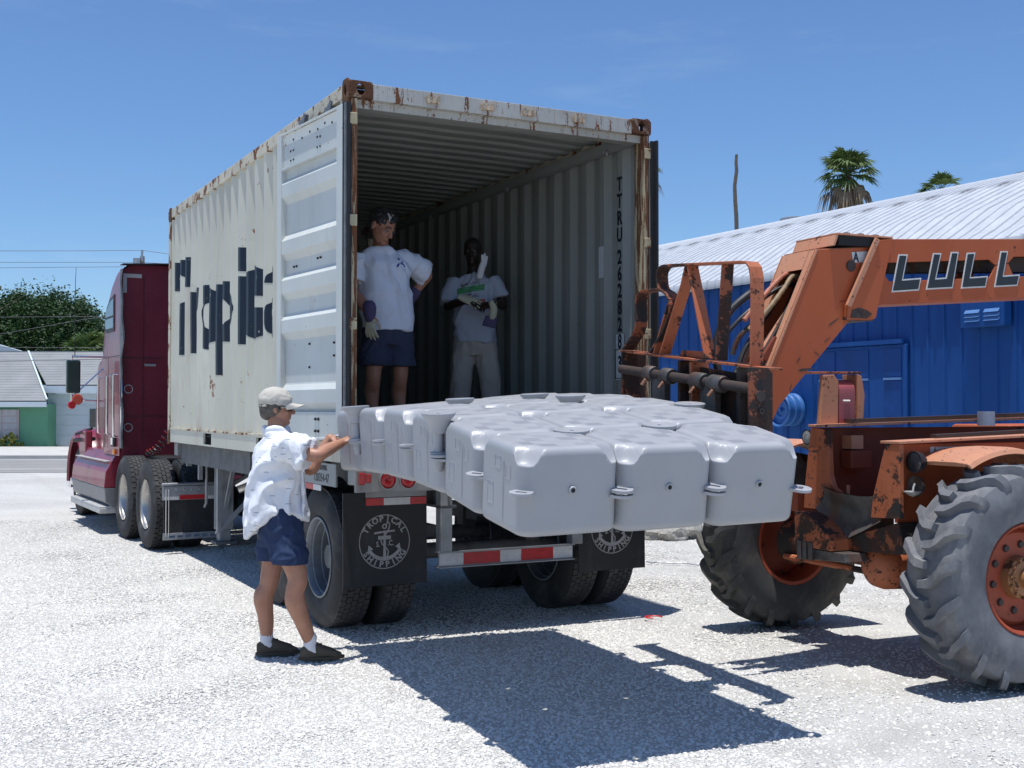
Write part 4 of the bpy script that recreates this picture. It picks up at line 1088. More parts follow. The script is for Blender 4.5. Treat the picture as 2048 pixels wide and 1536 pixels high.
b = MB(); b.box(-.002, .003, 2.20, 2.208, 1.1, 2.3); b.box(-.002, .003, 1.48, 2.6, 2.292, 2.30); b.box(-.002,.003,2.42,2.426,1.1,1.75); b.box(-.002,.003,2.2,2.42,1.745,1.751); b.build('panel_seam', M['black'], trk)
b = MB(); b.box(-.035, 0, 1.66, 1.84, 1.13, 1.27); hl = b.build('vent', M['black'], trk, bevel=.006)
b = MB(); b.box(-.04, -.035, 1.69, 1.81, 1.155, 1.245); b.build('vent_face', M['chrome'], hl)
b = MB(); b.box(-.03, .0, 1.66, 1.76, 1.03, 1.10); b.build('marker_lamp', M['amber'], trk, bevel=.01)
# cab skirt sloping out to the tank fairing
b = MB(); b.prism([(-.03,.93),(.04,1.06),(.4,1.06),(.4,.93)], 1, 1.78, 3.9); b.build('cab_skirt', M['red'], trk)
b = MB(); b.prism([(-.12,.60),(-.10,.80),(-.03,.93),(.6,.93),(.6,.60)], 1, 1.80, 4.30); b.build('side_fairing', M['red'], trk, bevel=.01)
b = MB(); b.prism([(-.02,.35),(-.10,.42),(-.115,.598),(.6,.598),(.6,.35)], 1, 1.80, 4.30); sf = b.build('tank_cover', M['silver'], trk, bevel=.01)
for y in (2.3, 2.9, 3.5):
    b = MB(); b.bar((-.117, y, .60), (-.022, y+.02, .36), .006, .012, up=(0,1,0)); b.build('panel_seam', M['black'], sf)
b = MB(); b.box(-.085, .02, 1.85, 4.2, .93, .942); b.build('tread_plate', M['step'], trk)
b = MB(); b.box(-.17, .04, 1.82, 4.05, .335, .36); b.box(-.17, -.155, 1.82, 4.05, .27, .335); b.box(-.17, .04, 1.815, 1.83, .27, .335); sp = b.build('running_step', M['step'], trk, bevel=.006)
b = MB()
for y in (2.0, 2.8, 3.8): b.box(-.02, .1, y, y+.05, .30, .45)
b.build('step_bracket', M['black'], trk)
# bonnet and front wing
b = MB(); rs = [(3.9,.30,1.75,1.0),(4.6,.34,1.68,.9),(5.4,.40,1.52,.8),(5.9,.46,1.30,.7),(6.0,.55,1.0,.7)]; vs = []; fs = []
for (y, ins, zt, z0) in rs:
    vs += [(ins,y,z0),(ins,y,zt-.2),(ins+.15,y,zt-.03),(1.22,y,zt),(2.29-ins,y,zt-.03),(2.44-ins,y,zt-.2),(2.44-ins,y,z0)]
for i in range(len(rs)-1):
    for k in range(6): fs.append((i*7+k,(i+1)*7+k,(i+1)*7+k+1,i*7+k+1))
fs.append(tuple(range(28, 35))); b.add(vs, fs); b.build('bonnet', M['red'], trk, smooth=35)
for sx in (1, -1):
    b = MB(); vs = []; fs = []; n = 14
    sec = []
    for i in range(n+1):
        a = math.radians(185-190*i/n); rr_ = .66
        cy, cz = 4.95, .54
        for (xx, dr) in ((.04,-.03),(.01,.0),(.05,.07),(.18,.12),(.46,.10)):
            x = xx if sx > 0 else 2.44-xx
            vs.append((x, cy+math.cos(a)*(rr_+dr), cz+math.sin(a)*(rr_+dr)))
    for i in range(n):
        for k in range(4): fs.append((i*5+k, i*5+k+1, (i+1)*5+k+1, (i+1)*5+k))
    b.add(vs, fs); b.build('front_wing', M['red'], trk, smooth=50)
b = MB(); b.prism([(3.9,.93),(4.35,.70),(4.42,1.10),(4.3,1.3),(3.9,1.3)], 0, .0, .10); b.build('wing_filler', M['red'], trk, bevel=.02)
b = MB(); b.tube([(-.06,4.35,1.24),(.10,3.95,1.33)], .02, 6); b.tube([(-.07,4.4,1.15),(.12,3.9,1.18)], .03, 6); b.build('bonnet_latch', M['black'], trk, smooth=True)
b = MB(); b.box(.1, 2.34, 5.95, 6.2, .35, .75); b.build('front_bumper', M['chrome'], trk, bevel=.03)
# steer and drive wheels
dm = truck_wheel_meshes('drive')
for (x, fl) in ((.08, 0), (2.36, 1)): wheel_set(trk, dm, x, 5.0, .515, fl, M['rubber'], M['alu'])
b = MB(); b.lathe([(-.11,0),(-.11,.05),(-.07,.07),(-.07,.10),(-.02,.12),(.03,.13)], 0, 20, (.09, 5.0, .515))
for k in range(10): b.lathe([(-.055,0),(-.05,.014),(.0,.016)], 0, 8, (.09, 5.0+.16*math.cos(k*.628), .515+.16*math.sin(k*.628)))
b.build('wheel_hub', M['chrome'], trk, smooth=True)
for y in (0, 1.26):
    for (x, fl) in ((0, 0), (.615, 1), (2.44-.615, 0), (2.44, 1)): wheel_set(trk, dm, x, y, .515, fl, M['rubberd'], M['alu'])
    b = MB(); b.tube([(.2, y, .515), (2.24, y, .515)], .08, 12); b.lathe([(1.0,.0),(1.05,.16),(1.22,.22),(1.4,.16),(1.45,0)], 0, 20, (0, y, .515)); b.build('axle', M['black'], trk, smooth=True)
for x in (.80, 1.64):
    b = MB(); b.box(x-.04, x+.04, -.75, 5.9, .72, .98); b.build('frame_rail', M['black'], trk)
b = MB(); b.box(.75, 1.69, .05, .95, 1.02, 1.09); b.box(.7, .8, .2, .8, .98, 1.02); b.build('fifth_wheel', M['black'], trk, bevel=.01)
b = MB(); b.box(.25, 1.7, .98, 1.4, .93, .99); b.box(.30, .62, .2, 1.2, 1.0, 1.03); b.build('deck_plate', M['black'], trk)
# mudflap hangers
for x0 in (.07, 1.79):
    e = empty('mudflap', parent=trk)
    b = MB(); b.box(x0, x0+.62, -.66, -.645, .20, .66); b.build('flap', M['blackflap'], e)
    b = MB(); b.box(x0-.01, x0+.63, -.675, -.64, .60, .755); b.tube([(x0-.02,-.66,.775),(x0+.66,-.66,.775)], .018, 8); b.build('hanger', M['grey_metal'], e, bevel=.003)
    b = MB(); b.box(x0-.01, x0+.63, -.68, -.665, .16, .235); b.build('weight_bar', M['grey_metal'], e, bevel=.003)
    b = MB()
    for k in range(7): b.lathe([(-.685,0),(-.683,.008),(-.675,.010)], 1, 8, (x0+.05+k*.085, 0, .715))
    for k in range(6): b.box(x0+.055+k*.09, x0+.115+k*.09, -.69, -.68, .185, .21)
    b.build('bolt', M['chrome'], e)
    for xx in (x0+.02, x0+.05, x0+.575, x0+.605):
        b = MB(); b.tube([(xx, -.685, .2), (xx, -.685, .72)], .004, 6); b.build('rod', M['chrome'], e)
    b = MB(); b.box(x0+.17, x0+.45, -.6775, -.6765, .605, .655); b.build('reflector_strip', M['tapered'], e)
    b = MB(); b.box(x0+.0, x0+.165, -.6775, -.6765, .605, .64); b.build('reflector_strip', M['tapewhite'], e); b = MB(); b.box(x0+.455, x0+.62, -.6775, -.6765, .605, .64); b.build('reflector_strip', M['tapewhite'], e)
# mirror cluster
b = MB(); b.box(-.41, -.23, 2.92, 3.02, 1.83, 2.28); mi_ = b.build('mirror', M['mirror'], trk, bevel=.02)
b = MB(); b.tube([(-.34,2.97,2.33),(.12,2.97,2.33)], .014, 8); b.tube([(-.33,2.97,1.78),(.12,2.97,2.22)], .010, 8); b.tube([(-.30,2.97,1.74),(.12,2.97,1.72)], .010, 8); b.tube([(-.34,2.97,2.35),(-.34,2.97,1.70)], .012, 8)
b.build('mirror_arm', M['chrome'], trk, smooth=True)
b = MB(); b.lathe([(2.90,0),(2.90,.06),(2.93,.075),(2.96,.07),(2.98,0)], 1, 24, (-.27, 0, 1.745)); b.build('round_mirror', M['orangelens'], trk, smooth=True)
b = MB(); b.lathe([(2.90,0),(2.90,.045),(2.93,.055),(2.96,.05),(2.98,0)], 1, 24, (-.345, 0, 1.665)); b.build('round_mirror', M['lampred'], trk, smooth=True)
b = MB(); b.tube([(-.30,2.97,2.33),(-.30,2.97,3.35),(-.29,2.98,3.55)], [.006,.004,.003], 5); b.build('aerial', M['black'], trk)
# coiled air lines between cab and trailer
M['hosered'] = simple('red_air_hose', (.28,.02,.02), .4); M['hoseblk'] = simple('black_air_hose', (.02,.02,.02), .4)
def coil(p0, p1, r, turns, m, name='air_hose', tr=.008):
    p0, p1 = Vector(p0), Vector(p1); d = p1-p0; a = d.orthogonal().normalized(); c = d.normalized().cross(a); P = []
    for i in range(turns*12+1):
        f = i/(turns*12); t_ = f*turns*2*PI; P.append(p0+d*f+(a*math.cos(t_)+c*math.sin(t_))*r-Vector((0,0,.10*math.sin(PI*f))))
    b = MB(); b.tube(P, tr, 6); return b.build(name, m, trk, smooth=True)
coil((.32,1.22,1.06),(.60,1.0,1.52), .050, 9, M['hosered']); coil((.28,1.12,1.04),(.52,.86,1.46), .045, 9, M['hoseblk'])
# ================= FLOATING DOCK CUBES =================
MR = math.radians(24); MO = Vector((0.04, 5.1, 0)); MU = Vector((math.cos(MR), math.sin(MR), 0)); MV = Vector((-math.sin(MR), math.cos(MR), 0))
def float_mat():
    g = G('grey_float_plastic'); s = g.sep(); n = g.noise(2.5, 4, .6)
    c = g.mix(g.rng(n, .3, .7), (.325,.33,.342,1), (.365,.37,.38,1))
    # moulded tread: patches of fine ribs in two directions on the top face
    cell = .0875
    fx = g.math('FLOOR', g.math('DIVIDE', g.math('ADD', s[0], cell/2), cell)); fy = g.math('FLOOR', g.math('DIVIDE', g.math('ADD', s[1], cell/2), cell))
    ck = g.math('MODULO', g.math('ADD', g.math('ADD', fx, fy), 20.0), 2.0)
    wx = g.math('SINE', g.math('MULTIPLY', s[0], 540.0)); wy = g.math('SINE', g.math('MULTIPLY', s[1], 540.0))
    w = g.math('ADD', g.math('MULTIPLY', ck, wx), g.math('MULTIPLY', g.math('SUBTRACT', 1.0, ck), wy))
    top = g.rng(s[2], .188, .192); inx = g.math('LESS_THAN', g.math('ABSOLUTE', s[0]), .19); iny = g.math('LESS_THAN', g.math('ABSOLUTE', s[1]), .19)
    m_ = g.math('MULTIPLY', top, g.math('MULTIPLY', inx, iny))
    rad = g.math('SQRT', g.math('ADD', g.math('MULTIPLY', s[0], s[0]), g.math('MULTIPLY', s[1], s[1])))
    ring = g.rng(g.math('ABSOLUTE', g.math('SUBTRACT', rad, .028)), .0015, .003, 1, 0)
    seam = g.rng(g.math('ABSOLUTE', s[2]), .0008, .0022, -1, 0)
    h = g.math('ADD', g.math('ADD', g.math('MULTIPLY', m_, w), g.math('MULTIPLY', ring, top)), g.math('MULTIPLY', seam, .5))
    dk = g.math('MULTIPLY', m_, g.math('ADD', g.math('MULTIPLY', g.math('MULTIPLY', ck, g.rng(g.vor(11.43, g.map((1,1,0)), out=1, rnd=0), .3, .6)), .55), g.math('MULTIPLY', g.rng(w, -1, 1, 1, 0), .32)))
    c = g.mix(dk, c, (.20,.21,.235,1))  # groove shade and uneven rib reflection painted into the tread colour
    c = g.mix(g.math('MULTIPLY', g.rng(g.noise(6, 6, .7), .58, .75, 0, .25), 1.0), c, (.42,.42,.42,1))
    c = g.mix(g.rng(g.noise(22, 8, .8, g.map((1,1,.35))), .60, .72, 0, .18), c, (.22,.215,.21,1))
    rg = g.math('ADD', g.rng(n, .3, .7, .36, .46), g.math('MULTIPLY', m_, .12))
    return g.done(c, rg, 0, g.bump(h, .55, .0011, g.bump(g.noise(3, 2), .08, .01)), .5)
M['float'] = float_mat()
M['floatp'] = simple('float_pin_plastic', (.37,.375,.39), .32, var=.06, scale=4)
def cube_mesh():
    N = 30; hx, hz = .2485, .20; rv, re = .080, .036
    bm = bmesh.new(); bmesh.ops.create_grid(bm, x_segments=N, y_segments=N, size=1); bm.verts.ensure_lookup_table()
    base = [(v.co.x, v.co.y) for v in bm.verts]; faces = [[v.index for v in f.verts] for f in bm.faces]; bm.free()
    b = bmesh.new()
    def warp(t):       # denser near the edges
        return math.copysign(1-(1-abs(t))**1.35, t)
    for ax in range(3):
        for sg in (-1, 1):
            vs = []
            for (u, w) in base:
                u, w = warp(u), warp(w)
                p = [0, 0, 0]; p[ax] = sg; p[(ax+1) % 3] = u; p[(ax+2) % 3] = w
                x, y, z = p[0]*hx, p[1]*hx, p[2]*hz
                ix = max(-(hx-rv), min(hx-rv, x)); iy = max(-(hx-rv), min(hx-rv, y)); rr_ = math.hypot(x-ix, y-iy)
                # plan rounding: push to the rounded outline
                if rr_ > 1e-9:
                    k = max(abs(x-ix), abs(y-iy))/rr_; x = ix+(x-ix)*k; y = iy+(y-iy)*k
                # edge rounding top and bottom
                dz = abs(z)-(hz-re); 
                d_edge = rv-math.hypot(x-ix, y-iy) if (abs(x) > hx-rv or abs(y) > hx-rv) else 9
                d_edge = min(d_edge, hx-abs(x), hx-abs(y)) if d_edge == 9 else d_edge
                if dz > 0 and d_edge < re:
                    a, c = (re-d_edge)/re, dz/re; m = max(a, c); l = math.hypot(a, c); sc = m/l if l > 0 else 1
                    a2, c2 = a*sc, c*sc; mv = (a-a2)*re
                    L = math.hypot(x-ix, y-iy)
                    if L > 1e-9: x -= (x-ix)/L*mv; y -= (y-iy)/L*mv
                    z = math.copysign(hz-re+c2*re, z)
                # slight bulge
                # corner dishes
                ddx, ddy = .25-abs(x), .25-abs(y); r = math.hypot(ddx, ddy)
                if z > 0 and r < .135:
                    t = max(0, min(1, (r-.05)/.075)); zs = hz-.078*(1-t*t*(3-2*t))-.0
                    if r < .125: z = min(z, zs) if z > .05 else z
                vs.append(b.verts.new((x, y, z)))
            for f in faces:
                try: b.faces.new([vs[i] for i in f])
                except ValueError: pass
    bmesh.ops.remove_doubles(b, verts=b.verts, dist=.0004)
    bmesh.ops.recalc_face_normals(b, faces=b.faces)
    me = bpy.data.meshes.new('shell'); b.to_mesh(me); b.free()
    me.polygons.foreach_set('use_smooth', [True]*len(me.polygons)); me.materials.append(M['float']); return me
cubem = cube_mesh()
def lug_mesh():
    b = MB(); n = 24; Ro = .054; th = .013
    # flat eye with a rectangular slot, neck reaching back (towards -x)
    hole = []
    for i in range(n):
        a = 2*PI*i/n+PI/n; c, s_ = math.cos(a), math.sin(a); k = min(.012/abs(c) if abs(c) > 1e-6 else 9, .026/abs(s_) if abs(s_) > 1e-6 else 9); hole.append((c*k, s_*k))
    out = []
    for i in range(n):
        a = 2*PI*i/n+PI/n; x, y = Ro*math.cos(a), Ro*math.sin(a)
        if x < -.02: x = x*1.9+.02
        out.append((x, y))
    vs = [(x, y, th/2) for x, y in out]+[(x, y, th/2) for x, y in hole]+[(x, y, -th/2) for x, y in out]+[(x, y, -th/2) for x, y in hole]
    fs = []
    for i in range(n):
        j = (i+1) % n; fs += [(i, j, n+j, n+i), (2*n+j, 2*n+i, 3*n+i, 3*n+j), (n+i, n+j, 3*n+j, 3*n+i), (j, i, 2*n+i, 2*n+j)]
    b.add(vs, fs); me = b.mesh('lug'); me.materials.append(M['floatp']); return me
lugm = lug_mesh()
nb_ = MB(); nb_.lathe([(-.2480,.0),(-.2460,.010),(-.2580,.011),(-.2590,.0165),(-.2560,.019),(-.2480,.0195)], 1, 28, (0, 0, .008)); plugm = nb_.mesh('filler_plug', smooth=True); plugm.materials.append(M['floatp'])
nb_ = MB(); nb_.lathe([(-.2587,0),(-.2587,.0105)], 1, 20, (0, 0, .008)); holem = nb_.mesh('plug_hole'); holem.materials.append(M['dark'])
nb_ = MB()
for (y0, y1, z0, z1) in ((-.02,.045,.075,.078),(-.02,.045,.132,.1335),(-.0215,-.02,.075,.1335),(.045,.0465,.075,.1335)): nb_.box(-.2500, -.2480, y0, y1, z0, z1)
m1 = nb_.mesh('raised_frame'); m1.materials.append(M['floatp'])
nb_ = MB()
for (y0, y1, z0, z1) in ((.06,.125,-.10,-.096),(.06,.125,-.0,.0015),(.0585,.06,-.10,.0),(.125,.1265,-.10,.0)): nb_.box(-.2500, -.2480, y0, y1, z0, z1)
m2 = nb_.mesh('raised_frame'); m2.materials.append(M['floatp'])
nb_ = MB(); nb_.box(-.2498, -.2481, -.048, -.0465, -.15, .12); nb_.box(-.2498, -.2481, -.060, -.0585, -.15, .12); nb_.box(-.2500, -.2481, -.060, -.0465, -.154, -.150)
for k in range(22): nb_.box(-.2500, -.2482, -.0585, -.048, -.142+k*.012, -.1395+k*.012)
m3 = nb_.mesh('raised_scale'); m3.materials.append(M['floatp'])
nb_ = MB(); nb_.box(-.2500, -.2481, -.13, -.075, .045, .048); nb_.box(-.2500, -.2481, -.13, -.128, .048, .105); nb_.box(-.2500, -.2481, -.077, -.075, .048, .105)
m4 = nb_.mesh('raised_frame'); m4.materials.append(M['floatp'])
LT = [1.45, 1.50, 1.575, 1.61, 1.625, 1.62, 1.60]; RT = [1.45, 1.57, 1.65, 1.70, 1.72, 1.73, 1.735]
def topz(t, s):
    s = max(0, min(5.999, s/.5)); i = int(s); f = s-i; l = LT[i]*(1-f)+LT[i+1]*f; r = RT[i]*(1-f)+RT[i+1]*f
    return l+(r-l)*t/1.5
depthn = ['front row', 'second row', 'third row', 'fourth row', 'fifth row', 'farthest row']
sidn = ['left column of the raft', 'middle column of the raft', 'right column by the forks']
def float_cube(i, j):
    t, s_ = .25+.5*i, .25+.5*j
    z = topz(t, s_)-.20
    gx = (topz(t+.2, s_)-topz(t-.2, s_))/.4; gy = (topz(t, min(3, s_+.25))-topz(t, s_-.25))/.5
    e = empty('float_cube'); e.rotation_mode = 'XYZ'
    e.matrix_world = Matrix.Translation(MO+MU*t+MV*s_+Vector((0,0,z))) @ Matrix.Rotation(MR, 4, 'Z') @ Matrix.Rotation(math.atan(gy), 4, 'X') @ Matrix.Rotation(-math.atan(gx), 4, 'Y') @ Matrix.Rotation(random.uniform(-.004, .004), 4, 'Z')
    tag(e, 'grey float cube in the %s, %s' % (depthn[j], sidn[i]), 'dock float', 'grey plastic dock float cubes joined into a raft')
    link('shell', cubem, None, e)
    for k, (sx, sy, dz) in enumerate(((-1,-1,.006),(1,-1,-.030),(1,1,.042),(-1,1,.024) if False else (-1,1,-.012))):
        link('lug', lugm, None, e, loc=(sx*.25, sy*.25, dz), rot=(0, 0, math.atan2(sy, sx)))
    if j == 0: 
        p = link('filler_plug', plugm, None, e); link('plug_hole', holem, None, p)
    if i == 0:
        for m_ in (m1, m2, m4): link('raised_frame', m_, None, e)
        link('raised_scale', m3, None, e)
for j in range(6):
    for i in range(3): float_cube(i, j)
def pin_mesh():
    b = MB(); b.lathe([(-.30,0),(-.30,.018),(-.26,.030),(-.24,.030),(-.235,.045),(-.20,.047),(-.195,.024),(-.105,.024),(-.10,.044),(-.075,.046),(-.035,.062),(-.010,.086),(-.001,.090),(.004,.088),(.006,.080),(.002,.060),(.000,.012),(-.012,.010),(-.012,0)], 2, 40)
    me = b.mesh('float_pin', smooth=50); me.materials.append(M['floatp']); return me
pinm = pin_mesh()
b = MB(); b.lathe([(-.0115,0),(-.0115,.0098)], 2, 16); pinh = b.mesh('pin_hole'); pinh.materials.append(M['dark'])
for (i, j, up, lab) in ((1,1,.0,'grey connecting pin lying flush between the four nearest left float cubes'),(2,1,.0,'grey connecting pin lying flush between the four nearest right float cubes'),
    (3,2,.006,'grey connecting pin on the right edge of the float raft by the fork carriage'),(2,3,.035,'raised grey connecting pin in the middle of the raft, right of centre'),(2,4,.03,'raised grey connecting pin near the far right of the raft'),
    (1,4,.03,'raised grey connecting pin near the far left of the raft'),(0,2,.03,'funnel-shaped grey pin standing in the left edge of the raft, nearer one'),(0,5,.02,'funnel-shaped grey pin in the raft edge by the hands of the capped man'),
    (1,5,.0,'flush grey connecting pin in the far left part of the raft'),(2,5,.0,'flush grey connecting pin in the far right part of the raft')):
    t, s_ = .5*i, .5*j; o = empty('float_pin'); P_ = MO+MU*t+MV*s_; 
    if i == 0: P_ = P_-MU*.012
    o.location = (P_.x, P_.y, topz(t, s_)-.010+up); o.rotation_euler = (math.atan((topz(t, min(3, s_+.25))-topz(t, s_-.25))/.5)*.8, -math.atan((topz(1.5, s_)-topz(0, s_))/1.5)*.8, MR)
    link('pin_body', pinm, None, o); link('pin_hole', pinh, None, o)
    tag(o, lab, 'pin', 'grey connecting pins of the float raft')

# ================= TELEHANDLER =================
LR = math.radians(24)
tel = empty('telehandler', (1.07, 7.08, 0), LR, 'worn orange telescopic handler carrying the raft of floats on its forks', 'telehandler')
DK = (.03,.026,.024)
M['orange'] = rusty('worn_orange_paint', (.40,.090,.032), .5, .06, 2.2, .35, ((.045,.028,.022),(.12,.05,.03)), fade=(.43,.125,.05), dark=DK, chip=.5, spec=.25, bump=.25)
M['orangel'] = rusty('sunfaded_orange_paint', (.52,.23,.13), .5, .16, 5, .15, ((.045,.028,.022),(.12,.05,.03)), fade=(.56,.29,.18), dark=DK, chip=.9, bump=.3)
M['orangew'] = rusty('battered_orange_paint', (.42,.115,.045), .55, .62, 3.4, .5, ((.035,.020,.016),(.10,.038,.022)), fade=(.45,.17,.09), dark=DK, chip=1.0, bump=.4)
M['orangeb'] = rusty('bare_battered_steel', (.30,.085,.035), .6, 1.0, 4.5, .6, ((.030,.018,.015),(.075,.032,.02)), dark=DK, chip=1.0, bump=.5)
M['darkrust'] = rusty('dark_greasy_steel', (.055,.040,.034), .6, .6, 5, .3, ((.03,.016,.012),(.10,.04,.022)), dark=DK, chip=.6, bump=.5)
M['darkred'] = rusty('oxide_red_web', (.20,.045,.022), .6, .35, 3, .4, ((.035,.015,.01),(.10,.03,.018)), dark=DK, chip=.5)
M['greasy'] = simple('grey_scraped_steel', (.13,.125,.12), .5, .5, var=.5, scale=7, bump=.3, dirt=((.22,.08,.04), .7))
M['pink'] = simple('faded_pink_drum', (.36,.09,.10), .4, var=.15, scale=6)
M['hose'] = simple('black_hose', (.022,.022,.024), .45, var=.3, scale=20)
M['hosetan'] = simple('tan_hose_guard', (.25,.16,.08), .6, var=.4, scale=30)
M['hoseo'] = simple('coiled_orange_guard', (.40,.13,.07), .6, var=.4, scale=30)
M['tyregrey'] = simple('dusty_grey_tractor_tyre', (.15,.153,.165), .9, var=.35, scale=6, bump=.3, bscale=40, dirt=((.30,.295,.28), .75))
M['tyredark'] = simple('muddy_dark_tyre', (.055,.055,.056), .9, var=.4, scale=4, bump=.3, bscale=40, dirt=((.16,.15,.12), .8))
M['white'] = simple('white_outline_paint', (.66,.65,.62), .5, var=.1, scale=20)
M['blacklet'] = simple('black_letter_paint', (.012,.013,.014), .3, var=.3, scale=8, spec=.6)
YN, YF = -.20, .14         # boom side plates
def offset_poly(P, d):
    n = len(P); ar = sum(P[i][0]*P[(i+1) % n][1]-P[(i+1) % n][0]*P[i][1] for i in range(n)); sg = 1 if ar > 0 else -1
    out = []
    for i in range(n):
        p, q, r = Vector(P[i-1]), Vector(P[i]), Vector(P[(i+1) % n])
        d1 = (q-p).normalized(); d2 = (r-q).normalized(); n1 = Vector((-d1.y, d1.x))*sg; n2 = Vector((-d2.y, d2.x))*sg
        k = (n1+n2); k = k/max(.25, k.length_squared)*2
        out.append((q.x+k.x*d, q.y+k.y*d))
    return out
# --- main boom ---
bm_ = empty('boom', parent=tel)
def bz(x, top=True): return (2.703+.0594*(x-1.40)) if top else (2.277+.0735*(x-1.289))
XE = 6.2
for y0, y1 in ((YN, YN+.014), (YF-.014, YF)):
    b = MB()
    H = [(1.325,1.325,2.486),(1.356,2.549),(2.231,2.614),(2.284,2.581),(2.230,2.493),(1.374,2.431)]
    hx = [(1.325,2.486),(1.356,2.549),(2.231,2.614),(2.284,2.581),(2.230,2.493),(1.374,2.431)]
    h2 = [(2.40,2.60),(2.45,2.645),(3.25,2.70),(3.30,2.65),(3.25,2.56),(2.45,2.51)]
    # upper strip, lower strip, webs
    b.prism([(1.23,bz(1.23)),(XE,bz(XE)),(XE,bz(XE)-.12),(3.30,2.66),(3.25,2.70),(2.45,2.645),(2.40,2.60),(2.284,2.581),(2.231,2.614),(1.356,2.549),(1.325,2.486),(1.21,2.47)], 1, y0, y1)
    b.prism([(1.21,2.465),(1.325,2.481),(1.374,2.431),(2.230,2.493),(2.284,2.576),(2.40,2.595),(2.45,2.51),(3.25,2.56),(3.30,2.655),(XE,bz(XE)-.122),(XE,bz(XE,False)),(1.20,bz(1.20,False))], 1, y0, y1)
    b.build('side_plate', M['orange'], bm_, bevel=.003)
b = MB(); b.bar((1.23,(YN+YF)/2,bz(1.23)-.006),(XE,(YN+YF)/2,bz(XE)-.006), YF-YN-.03, .012); b.build('top_plate', M['orangel'], bm_)
b = MB(); b.bar((1.20,(YN+YF)/2,bz(1.2,False)+.006),(XE,(YN+YF)/2,bz(XE,False)+.006), YF-YN-.03, .012); b.build('bottom_plate', M['orange'], bm_)
b = MB(); b.bar((1.4,-.03,2.55),(XE,-.03,2.80), .10, .10); b.build('inner_cylinder', M['darkrust'], bm_)
# collar at the boom mouth
b = MB(); b.prism([(1.235,2.682),(1.378,2.70),(1.255,2.272),(1.235,2.19),(1.20,2.176),(1.004,2.172),(1.01,2.262)], 1, YN-.035, YN-.002); b.prism([(1.235,2.682),(1.378,2.70),(1.255,2.272),(1.235,2.19),(1.20,2.176),(1.004,2.172),(1.01,2.262)], 1, YF+.002, YF+.03)
b.build('collar_plate', M['orange'], bm_, bevel=.004)
b = MB(); b.bar((1.245,YN-.037,2.69),(1.012,YN-.037,2.255), .02, .035, up=(1,0,0)); b.build('collar_edge', M['orangel'], bm_, bevel=.003)
b = MB(); b.box(.93, 1.375, YN-.035, YF+.03, 2.700, 2.712); b.prism([(.93,2.700),(.95,2.700),(.92,2.63),(.90,2.63)], 1, YN-.03, YF+.03); b.build('hood', M['orangel'], bm_, bevel=.003)
b = MB()
for x in (1.06, 1.17, 1.29): b.box(x-.02, x+.02, -.18, -.14, 2.713, 2.727)
b.build('hood_bolt', M['hose'], bm_)
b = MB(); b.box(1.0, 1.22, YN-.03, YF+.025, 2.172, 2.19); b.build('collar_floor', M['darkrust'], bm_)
b = MB(); b.box(.955, 1.232, YN-.022, YF+.01, 2.640, 2.699); b.build('hood_gap_shade', M['dark'], bm_)  # solid dark block standing in for the shade under the hood
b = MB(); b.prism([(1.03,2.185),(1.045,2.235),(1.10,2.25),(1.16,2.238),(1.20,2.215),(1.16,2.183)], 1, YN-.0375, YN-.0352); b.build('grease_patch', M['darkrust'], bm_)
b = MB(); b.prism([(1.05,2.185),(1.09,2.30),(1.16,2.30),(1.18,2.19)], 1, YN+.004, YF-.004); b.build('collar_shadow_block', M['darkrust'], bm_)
# letters
LL = [[(1.448,2.607),(1.524,2.611),(1.483,2.449),(1.635,2.465),(1.615,2.382),(1.387,2.36)],
 [(1.737,2.631),(1.807,2.634),(1.761,2.468),(1.844,2.477),(1.891,2.647),(1.956,2.65),(1.901,2.408),(1.674,2.389)],
 [(2.027,2.648),(2.102,2.655),(2.058,2.489),(2.211,2.504),(2.19,2.426),(1.973,2.409)],
 [(2.327,2.676),(2.394,2.679),(2.352,2.513),(2.502,2.528),(2.476,2.448),(2.267,2.431)]]
for P_ in LL:
    b = MB(); b.prism(P_, 1, YN-.004, YN-.0005); lo = b.build('letter_outline', M['white'], bm_)
    b = MB(); b.prism(offset_poly(P_, .0095), 1, YN-.0062, YN-.0042); b.build('letter_face', M['blacklet'], lo)
# --- boom head (knee) ---
hd = empty('boom_head', parent=tel)
HP = [(.796,2.602),(1.36,2.655),(1.28,2.30),(1.057,2.174),(.520,1.641),(.42,1.50),(.10,1.36),(.02,1.45),(.06,1.62),(.300,1.66),(.529,2.036)]
HP = [(.796,2.602),(1.36,2.655),(1.28,2.30),(1.10,2.20),(1.057,2.174),(.520,1.641),(.44,1.50),(.20,1.40),(.16,1.50),(.32,1.62)]
for y0, y1 in ((YN+.001, YN+.016), (YF-.016, YF-.001)):
    b = MB(); b.prism(HP, 1, y0, y1); b.build('side_plate', M['orange'], hd, bevel=.003)
def edge_pt(f):   # along the front edge from the top (0) to the bottom (1)
    return (.796+(.32-.796)*f, 2.602+(1.62-2.602)*f)
for (ya, yb, m_) in ((YN-.004, YN+.06, 'orangel'), (YF-.07, YF+.004, 'orangel')):
    a, c = edge_pt(.0), edge_pt(1.0)
    b = MB(); b.prism([(a[0], a[1]), (a[0]+.012, a[1]-.0), (c[0]+.012, c[1]), (c[0], c[1])], 1, ya, yb); b.build('front_flange', M[m_], hd)
a, c = edge_pt(0), edge_pt(.12)
b = MB(); b.prism([(a[0]-.003, a[1]+.002), (a[0]+.01, a[1]+.002), (c[0]+.01, c[1]), (c[0]-.003, c[1])], 1, YN+.061, YF-.071)
b.bar((.80,-.03,2.603),(1.30,-.03,2.645), YF-YN-.035, .012); b.build('head_top', M['orangel'], hd)
b = MB(); b.prism([(.96,2.59),(.98,2.59),(.52,1.68),(.50,1.68)], 1, YN+.017, YF-.017); b.build('inner_plate', M['darkrust'], hd)
